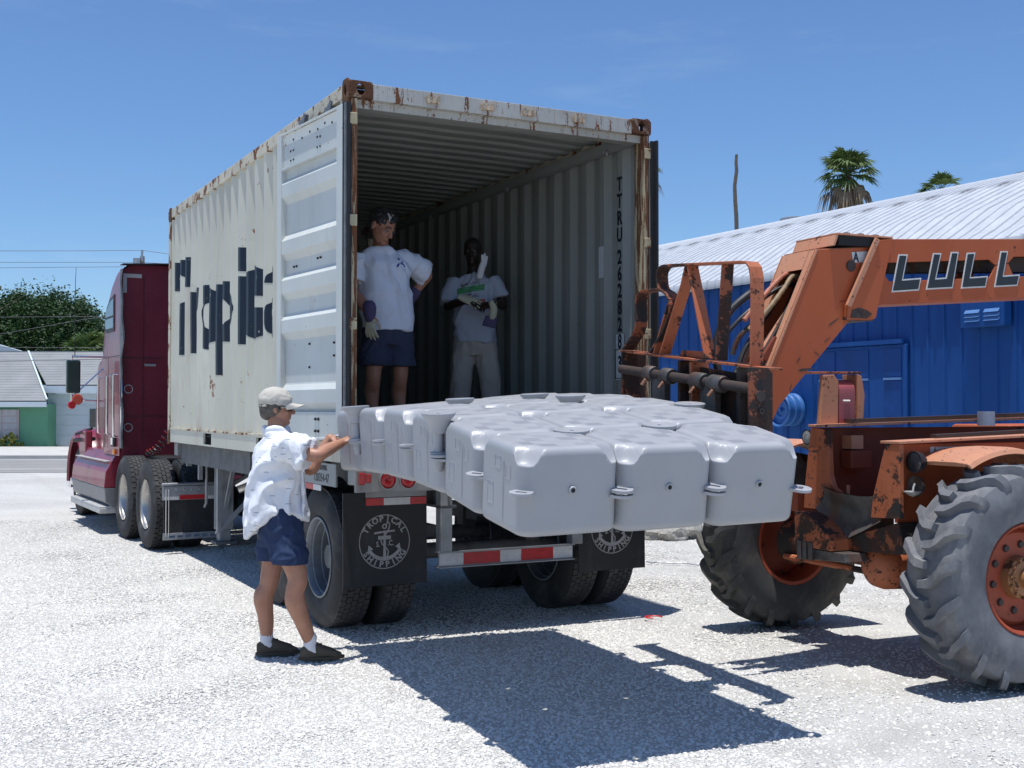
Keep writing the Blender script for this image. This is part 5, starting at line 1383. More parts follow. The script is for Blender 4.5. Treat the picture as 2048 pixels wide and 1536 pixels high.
b = MB(); b.bar((1.06,-.03,2.18),(.52,-.03,1.645), YF-YN-.034, .014); b.build('under_plate', M['orange'], hd)
b = MB(); b.lathe([(YN-.008,0),(YN-.008,.034),(YN,.036)], 1, 20, (1.066,0,2.513)); b.build('pin_boss', M['darkrust'], hd)
M['whitelab'] = simple('worn_white_label', (.55,.56,.54), .5, var=.2, scale=20)
b = MB(); b.prism([(1.07,2.60),(1.215,2.615),(1.17,2.53),(1.14,2.545),(1.13,2.535),(1.085,2.54)], 1, YN-.0022, YN-.0002); lb = b.build('label', M['whitelab'], hd)
me = text_mesh('A', .085, .0006, .003, .75); me.transform(Matrix.Rotation(PI/2, 4, 'X')); link('lettering', me, M['letters'], lb, loc=(1.105, YN-.0030, 2.567))
for sx_, sz_, sl, sa, sw in ((.93,2.16,.10,.55,.010),(.80,1.96,.05,-.5,.006),(.72,1.86,.13,.10,.016),(.66,1.92,.05,.9,.006),(.88,2.05,.06,.6,.005),(.60,1.75,.05,1.2,.005),(1.00,2.29,.05,.2,.006)):
    b = MB(); c_, s_ = math.cos(sa), math.sin(sa); P_ = [(-sl/2,0),(-sl/4,sw/2),(sl/5,sw*.35),(sl/2,.001),(sl/6,-sw*.4),(-sl/3,-sw/2)]
    b.prism([(sx_+x*c_-z*s_, sz_+x*s_+z*c_) for x, z in P_], 1, YN-.0002, YN+.0012); b.build('scratch', M['darkrust'], hd)
# hoses spilling out of the head opening
def hose(pts, r, m, name='hose', parent=None, ribbed=False):
    P = [Vector(p) for p in pts]; Q = []
    for i in range(len(P)-1):
        p0, p1, p2, p3 = P[max(0,i-1)], P[i], P[i+1], P[min(len(P)-1,i+2)]
        for k in range(8):
            t = k/8; Q.append(.5*((2*p1)+(-p0+p2)*t+(2*p0-5*p1+4*p2-p3)*t*t+(-p0+3*p1-3*p2+p3)*t**3))
    Q.append(P[-1]); b = MB(); b.tube(Q, [r*(1+(.18 if (i % 2) else 0)) for i in range(len(Q))] if ribbed else r, 9)
    return b.build(name, m, parent or hd, smooth=True)
hose([(.86,.02,2.44),(.74,.01,2.47),(.62,-.02,2.40),(.46,-.05,2.26),(.36,-.06,2.16)], .015, M['hoseo'], ribbed=True)
hose([(.86,-.04,2.43),(.74,-.05,2.45),(.64,-.08,2.36),(.50,-.10,2.22),(.38,-.08,2.10)], .015, M['hosetan'], ribbed=True)
hose([(.84,.05,2.42),(.66,.05,2.36),(.44,.06,2.20),(.30,.10,2.05)], .014, M['hose'])
hose([(.80,-.10,2.38),(.68,-.11,2.28),(.56,-.11,2.10),(.46,-.10,1.95),(.40,-.06,1.85)], .013, M['darkrust'])
hose([(.70,.08,2.30),(.56,.08,2.12),(.44,.06,1.98),(.34,.02,1.80)], .016, M['hose'])
hose([(.50,.06,2.35),(.36,.10,2.22),(.26,.10,2.02),(.27,.08,1.84),(.34,.04,1.72)], .024, M['hose'])
hose([(.44,-.08,2.16),(.34,-.04,2.06),(.30,-.02,1.95)], .016, M['darkrust'])
b = MB(); b.tube([(.74,-.04,2.20),(.44,-.04,1.84)], .062, 20); b.tube([(.44,-.04,1.84),(.40,-.04,1.79)], .066, 20); b.build('tilt_cylinder', M['orangel'], hd, smooth=True)
b = MB(); b.tube([(.41,-.04,1.80),(.22,-.04,1.58)], .034, 16); b.build('cylinder_rod', M['grey_metal'], hd, smooth=True)
b = MB(); b.prism([(.52,2.06),(.60,2.00),(.50,1.88),(.42,1.93)], 1, -.16, -.13); b.build('hose_clamp', M['darkred'], hd)
# --- fork carriage ---
ca = empty('fork_carriage', parent=tel)
def cz(y): return 1.925+.105*y
b = MB(); b.bar((.03,-.80,cz(-.80)-.006),(.03,.80,cz(.80)-.006), .12, .014, up=(0,-.105,1)); b.build('top_rail', M['orangew'], ca, bevel=.002)
b = MB(); zc = cz(-.8); b.prism([(-.14,zc),(-.02,zc),(.012,zc-.03),(.012,zc-.62),(-.14,zc-.62)], 1, -.815, -.795); ep = b.build('end_plate', M['orangeb'], ca, bevel=.004)
b = MB(); b.lathe([(-.826,0),(-.826,.030),(-.816,.032)], 1, 20, (-.075, 0, zc-.155)); b.lathe([(-.822,.006),(-.822,.016),(-.816,.018)], 1, 14, (-.065,0,zc-.235)); b.build('pivot_nut', M['darkrust'], ep, smooth=True)
b = MB(); b.prism([(-.09,zc-.07),(-.06,zc-.06),(-.055,zc-.13),(-.09,zc-.13)], 1, -.8165, -.8155); b.build('slot', M['dark'], ep)
zc = cz(.79); b = MB(); b.prism([(-.02,zc),(.16,zc-.01),(.16,zc-.62),(-.02,zc-.62)], 1, .782, .80); b.build('end_plate', M['orangeb'], ca, bevel=.004)
sh = lambda y: (-.03, y, cz(y)-.125)
b = MB(); b.tube([sh(-.80), sh(.775)], .030, 16); b.build('fork_shaft', M['darkrust'], ca, smooth=True)
for (y, w) in ((.396,.10),(.187,.10),(-.163,.13),(-.355,.13)):
    b = MB(); b.tube([sh(y-w/2), sh(y-w/2+.01), sh(y+w/2-.01), sh(y+w/2)], [.046,.050,.050,.046], 18); co = b.build('fork_collar', M['greasy'], ca, smooth=40)
    b = MB(); p = sh(y); b.bar((p[0]-.040, y-.005, p[2]-.035), (p[0]-.060, y+.015, p[2]-.072), .034, .014); b.build('locking_tab', M['orangel'], co, bevel=.003)
for (y) in (.29, -.26):
    p = sh(y); b = MB(); b.box(-.045, .005, y-.075, y+.075, p[2]-.62, p[2]-.02); 
    zb = topz(1.5, y+1.39)-.455; b.bar((.0, y, zb), (-1.28, y, topz(.45, y+1.39)-.448), .13, .04); fk = b.build('fork', M['greasy'], ca, bevel=.006)
# vertical brackets and backing plates of the carriage
for (y, w, m_) in ((.10,.03,'darkrust'),(-.03,.03,'orangew'),(-.52,.03,'darkrust')):
    z = cz(y); b = MB(); b.prism([(.0,z-.02),(.12,z-.02),(.16,z-.3),(.12,z-.6),(.0,z-.6)], 1, y, y+w); b.build('bracket', M[m_], ca, bevel=.003)
b = MB(); b.prism([(-.60,cz(-.60)-.06),(.12,cz(.12)-.05),(.10,cz(.1)-.60),(-.70,cz(-.7)-.60)], 0, .06, .075); b.build('backing_plate', M['orangeb'], ca)
b = MB(); b.prism([(-.10,cz(-.1)),(.19,cz(.19)+.004),(.16,cz(.16)+.04),(-.05,cz(-.05)+.045)], 0, .05, .075); b.prism([(-.55,cz(-.55)),(-.45,cz(-.45)),(-.46,cz(-.46)+.03),(-.54,cz(-.54)+.03)], 0, .05, .07); b.build('stop_block', M['orangew'], ca, bevel=.003) if False else None
b = MB(); b.prism([(-.10,cz(-.1)+.002),(.19,cz(.19)+.002),(.16,cz(.16)+.04),(-.05,cz(-.05)+.045)], 0, .05, .075); b.build('stop_block', M['orangew'], ca, bevel=.003)
def strap(path, x0, x1, th, m_, name='guard_bar'):
    n = len(path); L1 = []; L2 = []
    for i, (y, z) in enumerate(path):
        a = Vector(path[max(0, i-1)]); c = Vector(path[min(n-1, i+1)]); d = (c-a).normalized(); nn_ = Vector((-d.y, d.x))*th/2
        L1.append((y+nn_.x, z+nn_.y)); L2.append((y-nn_.x, z-nn_.y))
    b = MB(); vs = []; fs = []
    for i in range(n): vs += [(x0, *L1[i]), (x1, *L1[i]), (x1, *L2[i]), (x0, *L2[i])]
    for i in range(n-1):
        for k in range(4): fs.append((4*i+k, 4*i+(k+1) % 4, 4*i+4+(k+1) % 4, 4*i+4+k))
    fs += [(3,2,1,0), (4*n-4, 4*n-3, 4*n-2, 4*n-1)]
    b.add(vs, fs); return b.build(name, m_, ca, bevel=.0025)
def smoothp(P, n=5):
    P = [Vector(p) for p in P]; Q = []
    for i in range(len(P)-1):
        p0, p1, p2, p3 = P[max(0,i-1)], P[i], P[i+1], P[min(len(P)-1,i+2)]
        for k in range(n):
            t = k/n; Q.append(tuple(.5*((2*p1)+(-p0+p2)*t+(2*p0-5*p1+4*p2-p3)*t*t+(-p0+3*p1-3*p2+p3)*t**3)))
    Q.append(tuple(P[-1])); return Q
strap([(-.679,1.850),(-.690,2.20),(-.688,2.34),(-.672,2.40),(-.64,2.43),(-.58,2.440)]+[(.184,2.507)], -.04, .045, .014, M['orangew'])
strap(smoothp([(.184,2.505),(.262,2.508),(.306,2.48),(.312,2.43),(.290,2.37),(.21,2.33),(.165,2.27),(.175,2.20),(.25,2.10),(.40,1.975)]), -.04, .045, .014, M['orangeb'])
strap(smoothp([(.30,2.37),(.42,2.372),(.52,2.372),(.572,2.33),(.575,2.25),(.572,2.18),(.61,2.11),(.747,2.012)]), -.04, .045, .014, M['orangeb'])
strap([(-.021,2.487),(.03,2.371),(.28,1.962)], -.038, .040, .012, M['orangew'])
strap([(-.037,2.486),(-.112,2.267),(-.227,1.912)], -.038, .040, .012, M['orangew'])
strap([(-.410,2.453),(-.34,1.898)], -.038, .042, .012, M['orangeb'])
strap([(.17,2.30),(.36,1.97)], -.036, .036, .012, M['orangew'])
# --- chassis ---
ch = empty('chassis', parent=tel)
b = MB(); b.box(1.14, 6.0, -.515, -.49, .93, 1.405); b.build('near_web', M['orange'], ch, bevel=.004)
b = MB(); b.bar((1.10,-.50,1.415),(6.0,-.50,1.56), .17, .016); b.build('near_top_flange', M['orangel'], ch, bevel=.003)
b = MB(); b.bar((1.5,-.44,1.444),(6.0,-.44,1.585), .05, .03); b.build('slide_bar', M['darkrust'], ch)
b = MB(); b.prism([(-.575,1.405),(-.455,1.408),(-.345,1.088),(-.321,.948),(-.575,.96)], 0, 1.105, 1.14); b.build('near_front_flange', M['orangew'], ch, bevel=.004)
b = MB(); b.box(1.22, 6.0, .30, .325, .93, 1.49); b.build('far_web', M['darkred'], ch, bevel=.004)
b = MB(); b.bar((1.16,.255,1.505),(6.0,.255,1.62), .19, .016); b.build('far_top_flange', M['orangel'], ch, bevel=.003)
b = MB(); b.bar((1.45,.30,1.535),(6.0,.30,1.645), .06, .028); b.build('slide_bar', M['darkrust'], ch)
b = MB(); b.prism([(.340,1.495),(.170,1.480),(.150,1.183),(.115,1.105),(.04,1.07),(.15,.95),(.42,.95),(.40,1.139)], 0, 1.175, 1.215); b.build('far_front_flange', M['orangew'], ch, bevel=.004)
b = MB(); b.box(2.2, 2.24, -.488, .30, .93, 1.30); b.box(1.5, 6, -.488, .30, .93, .95); b.build('cross_plate', M['darkred'], ch)
# concave scraped plate between the rails
b = MB(); vs = []; fs = []; n = 10
top = [(.150,1.120),(.05,1.09),(-.08,1.075),(-.20,1.07),(-.30,1.075),(-.37,1.085)]; bot = [(.20,.97),(.12,.87),(.03,.82),(-.08,.79),(-.25,.86),(-.41,.93)]
for i in range(6):
    for k in range(6):
        f = k/5; dx = .05*math.sin(PI*f)+.015*math.sin(PI*i/5)
        vs.append((1.10-.0+dx, top[i][0]*(1-f)+bot[i][0]*f, top[i][1]*(1-f)+bot[i][1]*f))
for i in range(5):
    for k in range(5): a = i*6+k; fs.append((a, a+1, a+7, a+6))
m_ = len(vs); vs += [(x+.02, y, z) for x, y, z in vs]; fs += [tuple(q+m_ for q in f[::-1]) for f in fs]
b.add(vs, fs); b.build('scraped_plate', M['greasy'], ch, smooth=True)
b = MB(); b.prism([(.281,.942),(.168,.941),(.02,.865),(-.10,.79),(-.10,.72),(.273,.72)], 0, .99, 1.17); b.build('nose_block', M['orangew'], ch, bevel=.006)
b = MB(); b.prism([(.275,.715),(-.20,.715),(-.218,.662),(.262,.636)], 0, 1.0, 1.17); 
for k in range(3): b.box(.975, 1.0, .20-k*.055, .235-k*.055, .64, .76)
b.build('nose_foot', M['greasy'], ch, bevel=.004)
b = MB(); b.prism([(-.02,.79),(-.527,.934),(-.576,.745),(-.076,.715)], 0, 1.14, 1.30); b.build('cross_beam', M['orangeb'], ch, bevel=.006)
b = MB(); b.lathe([(1.19,0),(1.19,.05),(1.20,.09),(1.24,.135),(1.30,.155),(1.42,.16),(1.50,.12),(1.60,.06)], 0, 32, (0,-.21,.635)); b.lathe([(1.18,0),(1.18,.016),(1.20,.018)], 0, 12, (0,-.17,.67)); b.build('differential', M['orangew'], ch, smooth=35)
b = MB(); b.tube([(1.55,-.70,.65),(1.55,-.35,.65),(1.55,.65,.65),(1.55,.95,.65)], [.11,.09,.09,.12], 20); b.tube([(1.42,-.85,.55),(1.42,.95,.55)], .022, 8); b.build('front_axle', M['orangew'], ch, smooth=35)
b = MB(); b.box(1.38, 1.72, .15, .40, .60, .93); b.box(1.38, 1.72, -.50, -.30, .72, .93); b.build('axle_mount', M['orangeb'], ch, bevel=.01)
b = MB(); b.lathe([(.70,0),(.70,.09),(.80,.12),(.92,.13),(.98,.17),(1.0,.17)], 1, 24, (1.55,0,.65)); b.build('hub_carrier', M['orangeb'], ch, smooth=35)
b = MB(); b.box(1.15, 1.60, .45, .75, .92, 1.05); b.build('side_beam', M['darkred'], ch)
# tower with drum
b = MB(); b.prism([(1.285,1.846),(1.375,1.850),(1.412,1.805),(1.405,1.515),(1.253,1.515)], 1, .34, .38); b.build('tower_plate', M['orangel'], ch, bevel=.004)
b = MB(); b.prism([(1.575,1.855),(1.611,1.843),(1.636,1.714),(1.622,1.525),(1.575,1.525)], 1, .34, .50); b.build('tower_plate', M['orangel'], ch, bevel=.004)
b = MB(); b.prism([(1.415,1.80),(1.57,1.81),(1.57,1.525),(1.41,1.525)], 1, .50, .52); b.build('tower_back', M['darkred'], ch)
b = MB(); b.bar((1.19,.40,1.862),(1.62,.40,1.866), .10, .014); b.build('tower_cap', M['orangew'], ch, bevel=.003)
b = MB(); pr = [(.35,1.52),(.345,1.70)]+[(.42-.075*math.cos(math.radians(a)), 1.745+.075*math.sin(math.radians(a))) for a in range(0, 181, 20)]+[(.49,1.52)]
b.prism(pr, 0, 1.42, 1.555); b.build('drum', M['pink'], ch, smooth=30)
b = MB(); b.prism([(.344,1.665),(.338,1.672),(.344,1.680)], 0, 1.45, 1.51); b.build('drum_handle', M['white'], ch)
b = MB(); b.box(1.40, 1.50, .20, .295, 1.35, 1.44); b.build('bracket', M['orangel'], ch); b = MB(); b.box(1.38, 1.56, .18, .29, 1.22, 1.34); b.build('valve_block', M['darkred'], ch, bevel=.008)
b = MB(); b.tube([(1.25,.06,1.04),(1.25,.055,1.12)], .012, 8); b.build('lever', M['orangel'], ch)
# lamps
M['lampglass'] = simple('frosted_lamp_glass', (.50,.51,.50), .12, .3, var=.4, scale=40, spec=1)
def head_lamp(x, y, z, r, lensm, name='work_lamp'):
    b = MB(); b.lathe([(x+.07,0),(x+.07,r*.5),(x+.04,r*.85),(x,r),(x-.008,r),(x-.008,r*.9)], 0, 28, (0,y,z)); o = b.build(name, M['black'], tel, smooth=40)
    b = MB(); b.lathe([(x-.012,0),(x-.011,r*.5),(x-.006,r*.9)], 0, 28, (0,y,z)); b.build('lens', lensm, o, smooth=True); return o
head_lamp(1.235, .45, 1.425, .052, M['lampglass'])
head_lamp(1.20, -.60, 1.30, .066, M['glassd'])
b = MB(); b.lathe([(1.235,0),(1.235,.05),(1.215,.062),(1.20,.064)], 0, 24, (0,-.60,1.155)); b.build('lamp_shell', M['greasy'], tel, smooth=40)
b = MB(); b.lathe([(-.012,0),(.0,.03),(.018,.052),(.022,.056),(.018,.050),(.0,.03)], 2, 26, (1.165,-.62,1.105)); b.tube([(1.165,-.62,1.12),(1.18,-.61,1.15),(1.2,-.6,1.17)], .006, 6); b.build('hanging_lamp', M['lampglass'], tel, smooth=True)
b = MB(); b.box(1.40, 1.86, -.5175, -.5155, 1.345, 1.385); st_ = b.build('scale_label', M['whitelab'], ch)
me = text_mesh('6', .045, .0005, .001, .8); me.transform(Matrix.Rotation(PI/2, 4, 'X')); link('lettering', me, M['letters'], st_, loc=(1.44, -.5180, 1.366))
b = MB()
for k in range(5): b.box(1.52+k*.07, 1.523+k*.07, -.5185, -.5177, 1.35, 1.38)
b.build('scale_ticks', M['letters'], st_)
M['capwhite'] = simple('white_plastic_cap', (.78,.78,.74), .5)
# exhaust cap, fender
b = MB(); b.tube([(2.52,.12,1.5),(2.52,.12,1.60)], .058, 24); b.build('filler_cap', M['capwhite'], tel, smooth=40)
def fender(ycen, sgn):
    b = MB(); n = 20; vs = []; fs = []; R = .735
    for i in range(n+1):
        a = math.radians(118-78*i/n); cx, cz_ = 1.60, .655
        for (yy, rr_) in ((-.36,R),(-.20,R+.012),(-.02,R+.012),(.07,R),(.085,R-.025),(.075,R-.030),(.05,R-.015),(-.36,R-.015)):
            vs.append((cx+math.cos(a)*rr_, ycen+sgn*yy, cz_+math.sin(a)*rr_*.99))
    for i in range(n):
        for k in range(8): fs.append((i*8+k, i*8+(k+1) % 8, (i+1)*8+(k+1) % 8, (i+1)*8+k))
    fs += [tuple(range(8)), tuple(range(n*8, n*8+8))]
    b.add(vs, fs); return b.build('mudguard', M['orangel'], tel, smooth=40)
fender(-.90, -1); fender(1.17, 1)
# tyres
def ag_tyre():
    R = .65; W2 = .18
    prof = [(-.15,.31),(-.172,.33),(-.195,.40),(-.20,.47),(-.192,.54),(-.172,.583),(-.12,.600),(0,.608),(.12,.600),(.172,.583),(.192,.54),(.20,.47),(.195,.40),(.172,.33),(.15,.31)]
    b = MB(); b.lathe(prof, 1, 72)
    n = 18
    for sd in (-1, 1):
        for k in range(n):
            a0 = 2*PI*(k+(.5 if sd > 0 else 0))/n
            U = [-.02, .05, .085, .13, .168, .190, .197]; A = [0, .015, .05, .13, .17, .20, .225]
            RT_ = [.650,.650,.649,.646,.636,.600,.555]; RB = [.600,.600,.598,.592,.575,.535,.50]; Wd = [.040,.046,.046,.046,.050,.052,.050]
            vs = []; fs = []
            for i in range(7):
                u = U[i]*sd; a = a0+A[i]; h = Wd[i]/.62
                ub = u if i < 5 else u-sd*.012
                for (rr_, da, uu) in ((RB[i], -h*1.15, ub), (RT_[i], -h*.8, u), (RT_[i], h*.8, u), (RB[i], h*1.15, ub)):
                    aa = a+da*.62; vs.append((rr_*math.sin(aa), uu, rr_*math.cos(aa)))
            for i in range(6):
                for q in range(3): fs.append((i*4+q, i*4+q+1, i*4+5+q, i*4+4+q))
            fs += [(0,1,2,3), (27,26,25,24)]
            b.add(vs, fs)
    return b.mesh('tyre', smooth=28)
agm = ag_tyre()
M['hubm'] = rusty('dirty_brass_hub', (.33,.15,.06), .5, .5, 14, .4, ((.03,.018,.012),(.12,.05,.02)), chip=.8)
M['rimred'] = rusty('red_orange_wheel', (.34,.065,.028), .55, .35, 6, .3, ((.03,.018,.014),(.08,.03,.02)), dark=DK, chip=.8)
agm.materials.append(M['tyregrey'])
def bw(x, y, out, mt, spin):
    e = empty('wheel', (x, y, .65), 0, parent=tel); e.rotation_euler = (0, spin, 0)
    me = agm
    if mt is not M['tyregrey']: me = agm.copy(); me.materials.clear(); me.materials.append(mt)
    link('tyre', me, None, e)
    s_ = out
    b = MB(); b.lathe([(s_*.155,.315),(s_*.165,.325),(s_*.175,.318),(s_*.160,.300),(s_*.10,.290),(s_*.07,.280),(-s_*.12,.280),(-s_*.165,.30),(-s_*.17,.325),(-s_*.155,.315)], 1, 48); b.build('rim', M['rimred'], e, smooth=35)
    b = MB(); b.lathe([(s_*.06,.282),(s_*.075,.27),(s_*.085,.255),(s_*.08,.12),(s_*.075,.0)], 1, 48); b.build('wheel_disc', M['rimred'], e, smooth=35)
    b = MB(); b.lathe([(s_*.08,.125),(s_*.13,.118),(s_*.135,.105),(s_*.15,.100),(s_*.155,.06),(s_*.20,.055),(s_*.205,0)], 1, 32)
    b.build('hub', M['hubm'], e, smooth=35)
    for k in range(12):
        c_ = MB(); c_.lathe([(s_*.133,0),(s_*.152,0),(s_*.152,.009),(s_*.136,.010)], 1, 6, (.110*math.sin(k*PI/6), 0, .110*math.cos(k*PI/6))); c_.build('hub_bolt', M['hubm'], e)
    for k in range(10):
        a = 2*PI*k/10; c_ = MB(); c_.lathe([(s_*.087,0),(s_*.097,.0),(s_*.097,.018),(s_*.081,.024)], 1, 10, (.19*math.sin(a), 0, .19*math.cos(a))); c_.build('wheel_nut', M['darkrust'], e)
    return e
bw(1.55, -.95, -1, M['tyregrey'], .15); bw(1.55, 1.17, 1, M['tyredark'], .9)
bw(4.6, -.95, -1, M['tyregrey'], .5); bw(4.6, 1.17, 1, M['tyredark'], 2.0)
# body behind (mostly out of the picture): deck, cab, rear counterweight
b = MB(); b.box(3.0, 5.6, .36, .95, .8, 1.5); b.build('engine_cover', M['orange'], tel, bevel=.03)
b = MB(); b.box(5.6, 6.2, -.7, .8, .7, 1.5); b.build('counterweight', M['orange'], tel, bevel=.03)
b = MB(); b.box(3.0, 4.1, -1.05, -.53, .65, 1.2); cbm = b.build('cab_base', M['orange'], tel, bevel=.02)
for (x, y) in ((2.98,-1.05),(2.98,-.56),(4.1,-1.05),(4.1,-.56)):
    b = MB(); b.box(x, x+.05, y, y+.05, 1.2, 2.35); b.build('cab_post', M['black'], tel)
b = MB(); b.box(2.95, 4.18, -1.08, -.50, 2.35, 2.40); b.build('cab_roof', M['orange'], tel, bevel=.01)
b = MB(); b.box(3.6, 3.7, -1.0, -.6, 1.2, 1.8); b.box(3.3,3.7,-1.0,-.6,1.2,1.3); b.build('seat', M['black'], tel, bevel=.03)
# ================= PEOPLE =================
def skin_mat(name, c0, c1):
    g = G(name); n = g.noise(9, 5, .6)
    c = g.mix(g.rng(n, .35, .65), (*c0,1), (*c1,1))
    m = g.done(c, g.rng(g.noise(40, 3), .3, .7, .42, .58), 0, g.bump(g.noise(160, 3), .15, .002), .45)
    g.b.inputs['Subsurface Weight'].default_value = .08; g.b.inputs['Subsurface Radius'].default_value = (.012,.004,.002); return m
M['skin1'] = skin_mat('tanned_skin', (.36,.17,.105), (.43,.215,.14))
M['skin2'] = skin_mat('ruddy_skin', (.33,.145,.09), (.40,.185,.12))
M['skin3'] = skin_mat('dark_brown_skin', (.022,.012,.009), (.032,.018,.012))
def cloth(name, col, var=.08, fold=6, fs=.5, rough=.85, extra=None, fine=400):
    g = G(name); n = g.noise(3, 5, .6); f = g.rng(n, .3, .7, 1-var, 1+var*.4)
    c = g.mix(1.0, (*col,1), g.comb(f, f, f), 'MULTIPLY')
    if extra: c = extra(g, c)
    b1 = g.bump(g.noise(fold, 4, .55, dist=1.2), fs, .02); b2 = g.bump(g.noise(fold*4, 4, .6, dist=.6), fs*.5, .006, b1)
    return g.done(c, rough, 0, b2, .15)
def x_dashes(g, c):
    s = g.sep(); cell = g.n('ShaderNodeTexVoronoi'); cell.inputs['Scale'].default_value = 1; cell.inputs['Randomness'].default_value = .75
    g.l(g.map((8.5, 8.5, 9.5)), cell.inputs['Vector']); d = g.n('ShaderNodeVectorMath'); d.operation = 'SUBTRACT'; g.l(g.map((8.5,8.5,9.5)), d.inputs[0]); g.l(cell.outputs['Position'], d.inputs[1])
    q = g.sep(d.outputs[0]); hz = g.math('LESS_THAN', g.math('ABSOLUTE', g.math('ADD', q[2], g.math('MULTIPLY', g.math('MULTIPLY', q[0], q[0]), .9))), -.0+.026)
    hx = g.math('LESS_THAN', g.math('ABSOLUTE', q[0]), .14)
    m = g.math('MULTIPLY', hz, hx); c = g.mix(g.math('MULTIPLY', m, .6), c, (.10,.11,.12,1))
    return g.mix(g.rng(g.noise(5, 5, .7), .60, .72, 0, .22), c, (.50,.44,.34,1))
M['shirt1'] = cloth('white_dash_print_shirt', (.76,.77,.80), .03, 5, .65, extra=x_dashes)
M['shirt2'] = cloth('white_work_tshirt', (.66,.69,.78), .05, 5, .6, extra=lambda g, c: g.mix(g.rng(g.noise(5, 6, .7), .56, .70, 0, .35), c, (.50,.44,.38,1)))
def x_print(g, c):
    s = g.sep()
    # faded unreadable chest print: bands of marks
    def band(z0, z1, x0, x1, col, tilt, sc, amt):
        nonlocal c
        zz = g.math('SUBTRACT', s[2], g.math('MULTIPLY', s[0], tilt))
        m = g.math('MULTIPLY', g.math('MULTIPLY', g.math('GREATER_THAN', zz, z0), g.math('LESS_THAN', zz, z1)), g.math('MULTIPLY', g.math('GREATER_THAN', s[0], x0), g.math('LESS_THAN', s[0], x1)))
        m = g.math('MULTIPLY', m, g.math('LESS_THAN', s[1], 0.02))
        t = g.rng(g.noise(sc, 2, .5, g.map((1,1,.8))), .46, .52)
        c = g.mix(g.math('MULTIPLY', m, g.math('ADD', g.math('MULTIPLY', t, amt), 1-amt)), c, (*col,1))
    band(1.345, 1.375, -.12, .06, (.16,.13,.12), .12, 90, 1.0)
    band(1.285, 1.340, -.15, .10, (.05,.25,.08), .16, 90, .25)
    band(1.235, 1.270, -.10, .05, (.20,.15,.13), .10, 90, 1.0)
    band(1.165, 1.215, .00, .105, (.42,.10,.05), .02, 90, .2)
    band(1.175, 1.205, -.06, -.01, (.05,.20,.07), .02, 90, .3)
    return g.mix(g.rng(g.noise(6, 5, .7), .60, .75, 0, .4), c, (.32,.30,.30,1))
M['shirt3'] = cloth('printed_grey_white_tshirt', (.40,.44,.53), .06, 5, .6, extra=x_print)
M['navy'] = cloth('navy_shorts_cloth', (.030,.048,.105), .15, 7, .6, extra=lambda g, c: g.mix(g.rng(g.noise(9, 6, .75), .60, .72, 0, .45), c, (.12,.15,.22,1)))
M['navyd'] = cloth('dark_cargo_shorts_cloth', (.045,.052,.085), .15, 7, .6)
M['khaki'] = cloth('stone_trousers_cloth', (.40,.36,.32), .1, 4, .7)
M['capm'] = cloth('beige_cap_cloth', (.50,.47,.41), .08, 9, .3)
M['sock'] = cloth('white_sock', (.70,.70,.74), .05, 14, .3)
M['shoe'] = simple('olive_suede_shoe', (.085,.070,.052), .8, var=.3, scale=14, bump=.3)
M['sole'] = simple('brown_shoe_sole', (.07,.055,.04), .8)
M['lens'] = simple('dark_sunglass_lens', (.012,.010,.010), .06, spec=.9)
M['hair1'] = simple('greying_brown_hair', (.10,.085,.07), .6, var=.4, scale=60, bump=.8, bscale=150)
M['hair2'] = simple('dark_hair', (.018,.015,.014), .45, var=.5, scale=60, bump=.8, bscale=120)
M['glovep'] = cloth('purple_glove_cuff', (.085,.070,.135), .1, 12, .4)
M['glovec'] = cloth('cream_leather_glove', (.48,.45,.33), .12, 14, .4)
def P3(px_, py_, Y):
    return Vector(((px_-1024)/2343*Y, Y, 1.62+(817-py_)/2343*Y))
def sleeve(F, sh, el, fr_, r0, r1, inw):
    d = (el-sh).normalized(); a = d.cross(Vector((0,0,1))).normalized(); b_ = a.cross(d).normalized()
    secs = [(sh+inw*.09-Vector((0,0,.02)), a, b_, r0*.80, r0*.9)]
    for t_, k in ((.0, .96), (.25, 1.0), (.55, 1.0), (.8, 1.04), (1.0, 1.0)):
        secs.append((sh.lerp(el, fr_*t_)-b_*.006*t_, a, b_, (r0*(1-t_)+r1*t_)*.86*k, (r0*(1-t_)+r1*t_)*k))
    F.loft(secs, 24)
